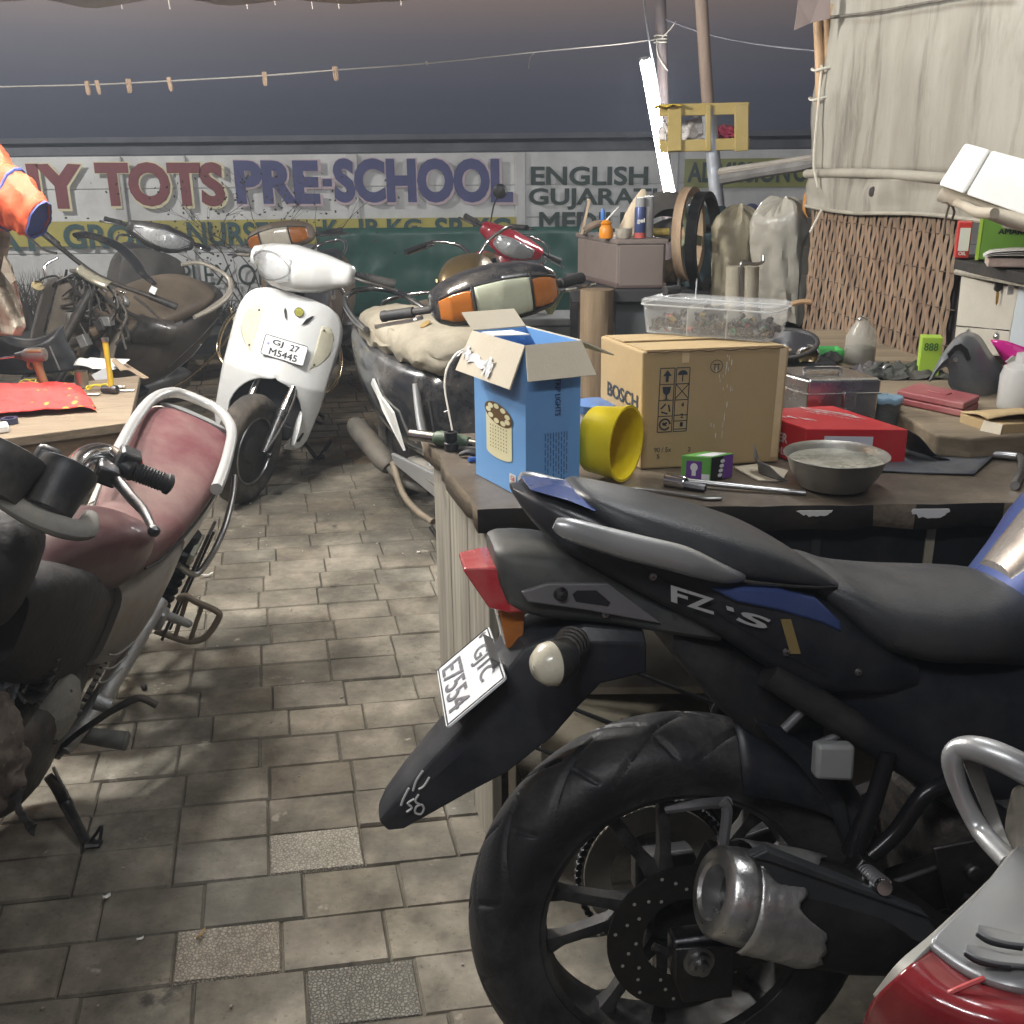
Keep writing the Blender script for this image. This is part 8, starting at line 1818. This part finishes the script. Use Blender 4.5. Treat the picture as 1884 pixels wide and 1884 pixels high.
bm=bmnew();tube(bm,[L2(x,y,x=q)for x,y,q in((128,632,-.36),(165,618,-.42),(205,606,-.5),(250,602,-.62),(300,606,-.8))],[.02,.055,.085,.11,.10],20,6,flat=.8);obj('seat_nose',bm,mat('dusty_black_nose',(.045,.042,.042),.3,.1,.15,4,0,50,(.2,.17,.13),.25,3,coat=.3),rb)
bm=bmnew();tube(bm,[L2(x,y,x=-.36)for x,y in((178,640),(168,668),(160,700))],[.03,.05,.05],14,4);obj('lower_tunnel',bm,M_matblack,ssc)
bm=bmnew();tyre(bm,.222,.092,.14,(-1.24,0,.222),56,14);obj('rear_wheel',bm,M_dtyre,ssc)
bm=bmnew();body(bm,[(-.78,.30,.16,.05,.10),(-1.0,.32,.14,.07,.11),(-1.30,.28,.17,.045,.11)],18,4,2);obj('engine_case',bm,M_cast,ssc)
a_=math.tan(R_(26.6));bm=bmnew();tube(bm,[(-.60,.12,.20),(-.60,.24,.24*a_+.008)],.010,10,2);obj('side_stand',bm,M_fork,ssc)
bmo,_m=vehicle('motorcycle',-.25,4.86,75,11,.90,'dusty brown motorcycle with gold tank parked before the green fence','motorcycle')
M_gold=mat('dusty_gold_paint',(.20,.14,.06),.35,.4,.15,6,0,50,(.28,.22,.15),.15,5,coat=.3)
bm=bmnew();body(bm,[(-.18,.80,.70,.07),(-.10,.82,.66,.14),(.08,.82,.66,.155),(.30,.79,.64,.14),(.50,.78,.66,.10)],26,2.6,3);obj('seat',bm,M_dseatb,bmo)
bm=bmnew();tube(bm,[(.10,.175,.76),(-.10,.185,.80),(-.24,.15,.86),(-.28,0,.88),(-.24,-.15,.86),(-.10,-.185,.80),(.10,-.175,.76)],.011,10,5);obj('grab_rail',bm,M_chrome,bmo)
bm=bmnew();body(bm,[(.46,.82,.68,.07),(.54,.93,.68,.13),(.70,.99,.68,.15),(.88,.97,.72,.13),(.98,.90,.78,.07)],26,2.6,3);obj('fuel_tank',bm,M_gold,bmo)
for s in(-1,1):
 bm=bmnew();tube(bm,[(.52,s*.118,.88),(.70,s*.152,.86),(.92,s*.125,.88)],.007,8,5,flat=1.6);obj('tank_stripe',bm,mat('pale_gold',(.55,.42,.2),.3,.6),bmo)
 bm=bmnew();pxz(bm,[(.02,.68),(.40,.66),(.48,.52),(.20,.48),(.05,.58)],s*.13,s*.145);obj('side_panel',bm,M_dbrown,bmo,bev=.01)
 bm=bmnew();lathe(bm,[(.001,-.03),(.022,-.026),(.03,0),(.001,.012)],(-.22,s*.16,.66),(-1,0,0),16);obj('indicator',bm,M_amber,bmo)
 bm=bmnew();tube(bm,[(.96,s*.02,.96),(1.0,s*.10,1.04),(.98,s*.24,1.09),(.90,s*.30,1.08)],.011,10,5);obj('handlebar',bm,M_chrome,bmo)
 bm=bmnew();rod(bm,(.92,s*.285,1.083),(.82,s*.385,1.065),.016);gp_=obj('grip',bm,M_rubber,bmo)
 bm=bmnew();tube(bm,[(.97,s*.25,1.075),(.96,s*.33,1.06),(.90,s*.40,1.05)],.006,8,4);obj('brake_lever',bm,M_chrome,gp_)
 bm=bmnew();tube(bm,[(1.22,s*.09,.3),(1.12,s*.09,.62),(1.02,s*.09,.92)],.02,12,2);obj('fork_leg',bm,M_fork,bmo)
for x,nm in((0,'rear_wheel'),(1.24,'front_wheel')):
 bm=bmnew();tyre(bm,.30,.09,.225,(x,0,.30),64,14);w_=obj(nm,bm,M_dtyre,bmo);bm=bmnew();alloy_rim(bm,(x,0,.30),.226,.06);obj('rim',bm,M_wheelb,w_)
bm=bmnew();body(bm,[(-.26,.68,.60,.05),(-.12,.72,.56,.09),(.1,.68,.54,.1)],16,3);obj('rear_fender',bm,M_dbrown,bmo)
bm=bmnew();body(bm,[(.42,.56,.24,.08),(.56,.60,.2,.12),(.76,.5,.22,.1)],16,5);obj('engine',bm,M_cast,bmo)
bm=bmnew();lathe(bm,[(.001,-.05),(.06,-.04),(.085,.02),(.08,.03),(.001,.03)],(1.16,0,.88),(1,0,0),24);obj('headlight',bm,M_gold,bmo)
mmo,MM=vehicle('motorcycle',-1.241,2.476,-85.2,27.2,1.,'worn maroon motorcycle with silver grab rail leaning on its stand at left','motorcycle')
M_mseat=mat('dusty_maroon_seat',(.088,.018,.024),.68,0,.12,5,.12,260,(.235,.185,.16),.36,1.6)
M_mpaint=mat('shaded_maroon_paint',(.042,.008,.011),.4,0,.2,6,.03,90,(.20,.15,.12),.14,4,coat=.2)  # maroon darkened in the colour, standing in for shade on the tank
M_dirt=mat('dirt_silver',(.30,.285,.25),.5,.3,.12,7,.05,90,(.17,.14,.11),.22,4)
LM=lambda px,py,**k:at_local(MM,px,py,**k)
bm=bmnew();body(bm,[(-.29,.772,.745,.06,.03),(-.25,.785,.72,.115,.035),(-.12,.79,.715,.13,.045),(.05,.78,.705,.126,.055),(.22,.768,.695,.114,.062),(.36,.758,.68,.098,.067),(.48,.76,.665,.078,.072),(.58,.772,.67,.055,.076),(.63,.772,.69,.03,.078)],32,2.6,3);ms_=obj('seat',bm,M_mseat,mmo)
for s in(-1,1):bm=bmnew();tube(bm,[(x,y+s*h,z)for x,y,h,z in((-.24,.035,.118,.735),(-.12,.045,.131,.735),(.05,.055,.127,.724),(.22,.062,.115,.712),(.36,.067,.099,.70),(.48,.072,.079,.692),(.56,.075,.06,.70))],.0035,6,5);obj('seat_piping',bm,M_rubber,ms_)
P=[LM(x,y,z=.80)for x,y in((200,862),(225,815),(252,768),(284,732),(322,722),(368,737),(405,757),(426,790),(420,835),(408,875),(398,900))]
bm=bmnew();tube(bm,P,.0145,14,5,up=(0,0,1));obj('grab_rail',bm,mat('silver_rail',(.58,.58,.57),.32,.6,.06,8,.03,90,(.35,.3,.25),.06,9),mmo)
bm=bmnew();body(bm,[(-.40,.745,.72,.05,.03),(-.34,.765,.70,.10,.03),(-.25,.768,.685,.135,.035),(-.05,.735,.655,.137,.045),(.15,.715,.635,.130,.055),(.30,.70,.61,.115,.06)],26,3,2);tl=obj('tail_panel',bm,mat('dusty_white_panel',(.50,.47,.42),.5,.1,.1,6,.02,90,(.26,.2,.16),.2,4),mmo)
bm=bmnew();body(bm,[(-.33,.7755,.77,.05,.03),(-.30,.782,.77,.085,.033),(-.27,.785,.77,.10,.035)],18,3,2);obj('rail_plate',bm,mat('grey_strip',(.22,.23,.23),.4,.3),tl)
bm=bmnew();body(bm,[(.50,.770,.70,.055,.065),(.56,.795,.68,.080,.055),(.64,.815,.66,.09,.035),(.74,.815,.66,.085,.0),(.86,.80,.68,.07,-.03),(.94,.78,.70,.04,-.04)],28,2.7,3);tk=obj('fuel_tank',bm,M_mpaint,mmo)
bm=bmnew();tube(bm,[LM(222,962,z=.80),LM(228,975,z=.79),LM(232,1000,z=.77),LM(238,1018,z=.76)],[.008,.012,.013,.007],8,4);obj('seat_lock',bm,M_grease,tk)
bm=bmnew();body(bm,[(.15,.69,.62,.10,.05),(.25,.69,.54,.118,.055),(.38,.69,.45,.122,.055),(.50,.68,.42,.112,.05),(.60,.67,.46,.08,.045)],24,4,2);obj('side_panel',bm,mat('silver_grey_panel',(.26,.25,.23),.42,.3,.1,6,.02,90,(.2,.13,.11),.22,4),mmo)
M_grim=mat('grimy_shade_black',(.012,.0105,.011),.6,.1,.3,8,.2,60,(.10,.075,.06),.04,5)  # black base stands in for shade at the bike's front, grime on top
bm=bmnew();body(bm,[(.52,.64,.42,.085,.03),(.64,.70,.44,.10,.01),(.78,.77,.50,.11,-.01),(.90,.80,.56,.10,-.03),(.99,.80,.64,.08,-.05)],22,4,2);obj('shade_black_fairing',bm,M_grim,mmo)
bm=bmnew()
for k in range(3):a=V((.50,.168,.50-.035*k));tube(bm,[a,a+V((.06,-.015,-.006)),a+V((.10,-.03,.008))],.0025,6,3)
obj('cover_rib',bm,M_cast,mmo)
bm=bmnew()
for cy,r in((-.115,.072),(.0,.038),(.085,.062)):pass
def gauge(c,r,h,nm):
 bm=bmnew();lathe(bm,[(.001,-h),(r*.80,-h),(r*.95,-.012),(r,0),(r*.96,.012),(r*.86,.014),(r*.84,.004),(.001,.003)],c,(-.55,0,.83),36);return obj(nm,bm,M_blackpl,mmo)
gauge(LM(4,838,z=1.0),.064,.062,'gauge');gauge(LM(124,868,z=1.0),.046,.066,'gauge')
bm=bmnew();box(bm,LM(74,872,z=.975),(.05,.04,.09),Mx.Rotation(R_(-33),3,'Y'));obj('gauge_bridge',bm,M_blackpl,mmo,bev=.01)
bm=bmnew();P0=[LM(x,y,z=.94)for x,y in((-60,850),(-5,908),(52,945),(115,970),(156,974),(167,948))];tube(bm,P0,[.012,.018,.021,.022,.02,.012],12,5,flat=.75);obj('gauge_tray',bm,mat('dusty_tray',(.17,.165,.155),.7,0,.15,9,.1,60,(.3,.27,.2),.25,7),mmo)
bm=bmnew();body(bm,[(.94,.90,.74,.07,-.06),(1.0,.90,.72,.09,-.07),(1.06,.88,.73,.085,-.07),(1.10,.84,.77,.05,-.07)],24,3,2);obj('headlight_shell',bm,M_grim,mmo)
Pb=[LM(x,y,z=.97)for x,y in((128,880),(140,850),(168,832),(200,832),(226,848))]
bm=bmnew();tube(bm,[V((1.0,-.02,.95))]+Pb,[.013,.0145,.0155,.0155,.0145,.014],14,5);obj('handlebar',bm,M_chrome,mmo)
bm=bmnew();tube(bm,[LM(*p,z=.955)for p in((148,868),(165,848),(190,850),(205,862))],.010,10,4);obj('clutch_cable',bm,M_steel,mmo)
bm=bmnew();c_=LM(232,855,z=.97);ga,gb_=LM(245,866,z=.97),LM(303,888,z=.965);gd=(gb_-ga).normalized()
rod(bm,c_-gd*.012,ga+gd*.006,.0215,.021,16);box(bm,c_+V((-.0,0,.008)),(.038,.045,.042),basis(gd));obj('switch_box',bm,M_blackpl,mmo,bev=.006)
bm=bmnew();box(bm,ga+V((-.012,.004,.012)),(.012,.01,.012));obj('red_switch',bm,mat('red_button',(.4,.03,.02),.4),mmo,bev=.002)
bm=bmnew();rod(bm,ga,gb_,.0165,.0165,20)
Lg=(gb_-ga).length
for k in range(9):lathe(bm,[(.0162,-.0025),(.0185,0),(.0162,.0025)],ga+gd*Lg*(.12+.095*k),gd+V((.25,0,.1)),20)
lathe(bm,[(.0165,0),(.0195,.003),(.0195,.010),(.012,.014),(.001,.014)],gb_,gd,20);obj('grip',bm,M_rubber,mmo)
bm=bmnew();box(bm,LM(196,872,z=.955),(.04,.035,.035),basis(gd));obj('lever_clamp',bm,M_dsteel,mmo,bev=.006)
bm=bmnew();tube(bm,[LM(x,y,z=.955)for x,y in((200,872),(222,892),(243,917),(264,940),(276,962),(282,975))],[.008,.009,.0085,.0075,.0065,.006],12,5,flat=1.25);lathe(bm,[(.001,-.011),(.009,-.006),(.011,0),(.009,.007),(.001,.011)],LM(283,977,z=.955),(0,0,1),14);obj('clutch_lever',bm,M_dsteel,mmo)
bm=bmnew();tyre(bm,.295,.085,.225,(0,0,.295),72,18,lambda a,s:.005 if(abs(s)<.8 and(int(a*30+4*abs(s))%3==0))else 0);w_=obj('rear_wheel',bm,M_dtyre,mmo,angle=50);bm=bmnew();alloy_rim(bm,(0,0,.295),.226,.06);obj('rim',bm,M_wheelb,w_)
bm=bmnew();tyre(bm,.295,.075,.225,(0,0,0),72,18);SF=Mx.Translation((1.24,0,.295))@Mx.Rotation(R_(40),4,'Z');w_=obj('front_wheel',bm,M_dtyre,mmo,angle=50,xf=SF);bm=bmnew();alloy_rim(bm,(0,0,0),.226,.055);obj('rim',bm,M_wheelb,w_,xf=SF)
for s in(-1,1):
 bm=bmnew();tube(bm,[(1.24-s*.053,s*.063,.295),(1.20-s*.053,s*.063-.03,.42),(1.17-s*.05,s*.06-.08,.52)],.018,12,2);obj('fork_leg',bm,M_fork,mmo)
 bm=bmnew();tube(bm,[(.02,s*.150,.30),(.06,s*.165,.60)],.027,14,1);
 for k in range(9):lathe(bm,[(.026,-.006),(.034,0),(.026,.006)],(.025+.0038*k,s*(.155+.0012*k),.34+.026*k),(.15,0,1),16)
 obj('shock_absorber',bm,M_matblack,mmo)
bm=bmnew();sheet(bm,20,10,lambda u,v:(lambda a,y:V((.325*math.cos(a),y,(.325-.08*(abs(y)/.065)**3)*math.sin(a))))(R_(5+150*u),-.065+.13*v));obj('front_fender',bm,M_mpaint,mmo,solid=.004,xf=SF)
bm=bmnew();body(bm,[(.46,.46,.22,.10),(.58,.48,.18,.12),(.72,.48,.18,.125),(.84,.47,.22,.11),(.90,.44,.28,.08)],20,4,2);obj('engine',bm,M_grease,mmo)
ec,ea_=LM(92,1316,x=.76),V((.62,.75,.12));M_cov=mat('grimy_cover',(.30,.30,.285),.5,.5,.2,9,.2,60,(.10,.085,.07),.3,7)
bm=bmnew();lathe(bm,[(.001,.020),(.030,.019),(.052,.012),(.064,0),(.070,-.004),(.070,-.05)],ec,ea_,30)
for v in bm.verts:q=v.co-ec;v.co+=V((0,0,q.z*.25))+q.normalized()*.006*fbm(*(v.co*22))
cv_=obj('engine_cover',bm,M_cov,mmo)
Bq=basis(ea_.orthogonal(),ea_)
for k in range(5):bm=bmnew();a=2*PI*k/5;lathe(bm,[(.001,.007),(.006,.006),(.0075,0)],ec+Bq@V((.058*math.cos(a),.058*math.sin(a),.008)),ea_,10);obj('cover_bolt',bm,M_dsteel,cv_)
for k in range(5):bm=bmnew();z=.50+.022*k;loft(bm,[[V((.60,-.07,z)),V((.60,.085,z)),V((.60,.085,z+.006)),V((.60,-.07,z+.006))],[V((.86,-.06,z+.02)),V((.86,.085,z+.02)),V((.86,.085,z+.026)),V((.86,-.06,z+.026))]]);obj('cylinder_fin',bm,M_grease,mmo,smooth=False)
bm=bmnew();tube(bm,[(.62,.13,.27),(.5,.15,.34),(.36,.16,.42),(.24,.165,.48)],[.017,.022,.022,.026],12,5,flat=.7);tube(bm,[(.62,.12,.25),(.45,.155,.32),(.28,.165,.40)],[.012,.015,.018],12,5,flat=.7);obj('peg_hanger',bm,M_cast,mmo)
bm=bmnew();box(bm,(.235,.175,.435),(.05,.05,.05));rod(bm,(.22,.17,.44),(.18,.26,.42),.013,.010);obj('hanger_joint',bm,M_cast,mmo,bev=.008)
bm=bmnew();tube(bm,[LM(x,y,x=.10)for x,y in((285,1160),(318,1172),(348,1180),(378,1172),(402,1138),(398,1124),(362,1108),(340,1096),(328,1104))],.0085,10,5)
for a,b in(((345,1098),(322,1172)),((372,1114),(350,1178))):rod(bm,LM(*a,x=.10),LM(*b,x=.10),.006)
obj('foot_guard',bm,mat('rusty_guard',(.20,.16,.12),.6,.4,.25,12,.1,60,(.3,.24,.17),.2,9),mmo)
bm=bmnew();tube(bm,[(.10,.17,.52),(.06,.22,.50),(.02,.235,.60),(-.06,.22,.68),(-.10,.20,.73)],.0085,10,5);obj('saree_guard',bm,M_steel,mmo)
bm=bmnew();loft(bm,[[V((x,.205+q,z))for x,z in((-.02,.62),(.03,.60),(.12,.34),(.09,.30),(.05,.40))]for q in(-.004,.004)]);
for k in range(5):tube(bm,[(.0+.012*k,.213,.60-.04*k),(.05+.010*k,.213,.44-.02*k),(.09,.213,.34)],.0035,6,3)
obj('guard_plate',bm,M_dsteel,mmo)
bm=bmnew();box(bm,(.06,.19,.56),(.10,.012,.035),Mx.Rotation(.25,3,'Y'));obj('guard_bracket',bm,mat('pale_bracket',(.4,.4,.33),.5,.2),mmo,bev=.002)
bm=bmnew();tube(bm,[(.0,.172,.655),(-.02,.18,.70),(-.045,.178,.705),(-.05,.174,.655),(-.02,.17,.63)],.006,8,5,True);obj('helmet_hook',bm,M_rubber,mmo)
bm=bmnew()
for k in range(22):
 t_=k/21;box(bm,(.10+.36*t_,.118,.40-.10*t_+.02*math.sin(t_*3)),(.013,.012,.012),Mx.Rotation(.3,3,'Y'))
obj('drive_chain',bm,M_grease,mmo,smooth=False)
a,b=LM(150,1352,x=.50),LM(229,1363,x=.50)
bm=bmnew();rod(bm,V((.52,.10,.26)),a,.012);obj('peg_stem',bm,M_grease,mmo)
bm=bmnew();rod(bm,a,b,.0185,.0215,18);lathe(bm,[(.0215,0),(.0225,.004),(.018,.008),(.001,.008)],b,b-a,18);obj('foot_peg',bm,mat('dusty_peg_rubber',(.13,.13,.12),.75,0,.2,14,.1,80),mmo)
bm=bmnew();tube(bm,[LM(x,y,x=.62)for x,y in((105,1382),(140,1352),(175,1328),(202,1310),(232,1294),(254,1284),(270,1288),(289,1298))],[.006,.006,.007,.007,.008,.008,.008,.008],10,4);obj('gear_lever',bm,M_grease,mmo)
bm=bmnew();lathe(bm,[(.001,.02),(.016,.016),(.018,-.016),(.001,-.02)],LM(190,1295,x=.60),(0,1,0),16);obj('lever_boss',bm,M_cast,mmo)
S_=[LM(88,1428,x=.60),LM(108,1452,x=.60),LM(122,1480,x=.60),LM(142,1525,x=.60),LM(158,1550,x=.60)]
gf=MM.inverted()@onz(160,1552,.006);S_[4]=gf;S_[3]=S_[2].lerp(gf,.55)
bm=bmnew();tube(bm,S_,[.010,.014,.014,.011,.010],12,4);foot=MM.inverted()@onz(186,1552,.006);tube(bm,[gf,foot],[.016,.010],8,1,flat=.5);ss=obj('side_stand',bm,M_fork,mmo)
bm=bmnew();tube(bm,[gf.lerp(foot,.1),MM.inverted()@onz(176,1535,.03),MM.inverted()@onz(187,1520,.05),MM.inverted()@onz(184,1545,.025)],.0035,8,5);obj('stand_loop',bm,M_fork,ss)
bm=bmnew();tube(bm,[LM(98,1412,x=.60),LM(112,1440,x=.60),LM(126,1468,x=.60)],.004,8,3);obj('stand_spring',bm,M_steel,ss)
for px,py,m_ in((120,1226,M_paper),(97,1368,M_paper)):
 bm=bmnew();box(bm,LM(px,py,x=.62),(.012,.012,.014),Mx.Rotation(.6,3,'Y'));obj('white_clip',bm,m_,mmo,smooth=False)
def torn(rows,nm,m_,x0):
 C=[catmull([LM(px,py,x=x0+d)for px,py,d in r],9)for r in rows];C=[catmull([c[k]for c in C],5)for k in range(len(C[0]))];bm=bmnew();g=[[bm.verts.new(p+V((.03*fbm(p.y*14,p.z*9,2),.008*fbm(p.z*40,p.y*9,5),.012*fbm(p.y*45,p.z*12,7))))for p in c]for c in C]
 for i in range(len(g)-1):
  for j in range(len(g[0])-1):bm.faces.new((g[i][j],g[i+1][j],g[i+1][j+1],g[i][j+1]))
 return obj(nm,bm,m_,mmo,solid=.003)
M_torn=mat('torn_brown_vinyl',(.055,.040,.036),.75,0,.4,14,.6,30,(.20,.165,.125),.35,9)
torn([[(-90,1260,.95),(-80,1360,.95),(-70,1470,.95),(-60,1570,.95)],[(-10,1265,.95),(0,1350,.96),(4,1440,.96),(0,1500,.96)],[(28,1300,.93),(40,1360,.94),(34,1420,.95),(22,1455,.95)],[(44,1330,.92),(55,1395,.93),(44,1432,.94),(46,1450,.94)]],'torn_leg_guard',M_torn,0)
torn([[(24,1456,.95),(28,1490,.95),(46,1520,.95),(56,1540,.95)],[(42,1450,.95),(50,1485,.95),(60,1508,.95),(68,1522,.95)]],'torn_strip',mat('torn_dark_vinyl',(.05,.048,.05),.7,0,.3,9,.3,40),0)
torn([[(-40,1235,.9),(-40,1270,.9),(-40,1310,.9)],[(5,1225,.9),(10,1260,.9),(5,1300,.9)],[(30,1250,.9),(36,1272,.9),(18,1300,.9)]],'blue_wrap',mat('bluish_wrap',(.12,.14,.17),.6,0,.2,9,.3,30,(.3,.28,.25),.2,7),0)
rw=random.Random(8)
for k in range(14):
 x,y=rw.uniform(-20,40),rw.uniform(1060,1180);bm=bmnew();P=[LM(x,y,x=.9)]
 for j in range(4):x+=rw.gauss(3,14);y+=rw.gauss(20,18);P.append(LM(max(-40,min(66,x)),y,x=.9+rw.gauss(0,.02)))
 tube(bm,P,rw.choice([.0025,.0035,.005]),6,5);obj('loose_wire',bm,rw.choice([M_wire,M_wire,mat('grey_brown_wire',(.2,.17,.13),.7)]),mmo)
bm=bmnew();tube(bm,[LM(x,y,x=.88)for x,y in((30,1110),(58,1120),(70,1150),(66,1195),(50,1230))],.006,8,5);obj('cable',bm,MATS['grey_brown_wire'],mmo)
hm_=bpy.data.materials.new('night_haze');hm_.use_nodes=True;nt=hm_.node_tree
for n in list(nt.nodes):nt.nodes.remove(n)
ho=nt.nodes.new('ShaderNodeOutputMaterial');hv=nt.nodes.new('ShaderNodeVolumePrincipled')
hv.inputs['Color'].default_value=(.82,.90,1,1);hv.inputs['Density'].default_value=.0058;hv.inputs['Anisotropy'].default_value=.3
nt.links.new(hv.outputs[0],ho.inputs['Volume'])
bm=bmnew();box(bm,(0,42,2.1),(124,100,6.2));hz=obj('haze',bm,hm_,smooth=False);tag(hz,kind='stuff')
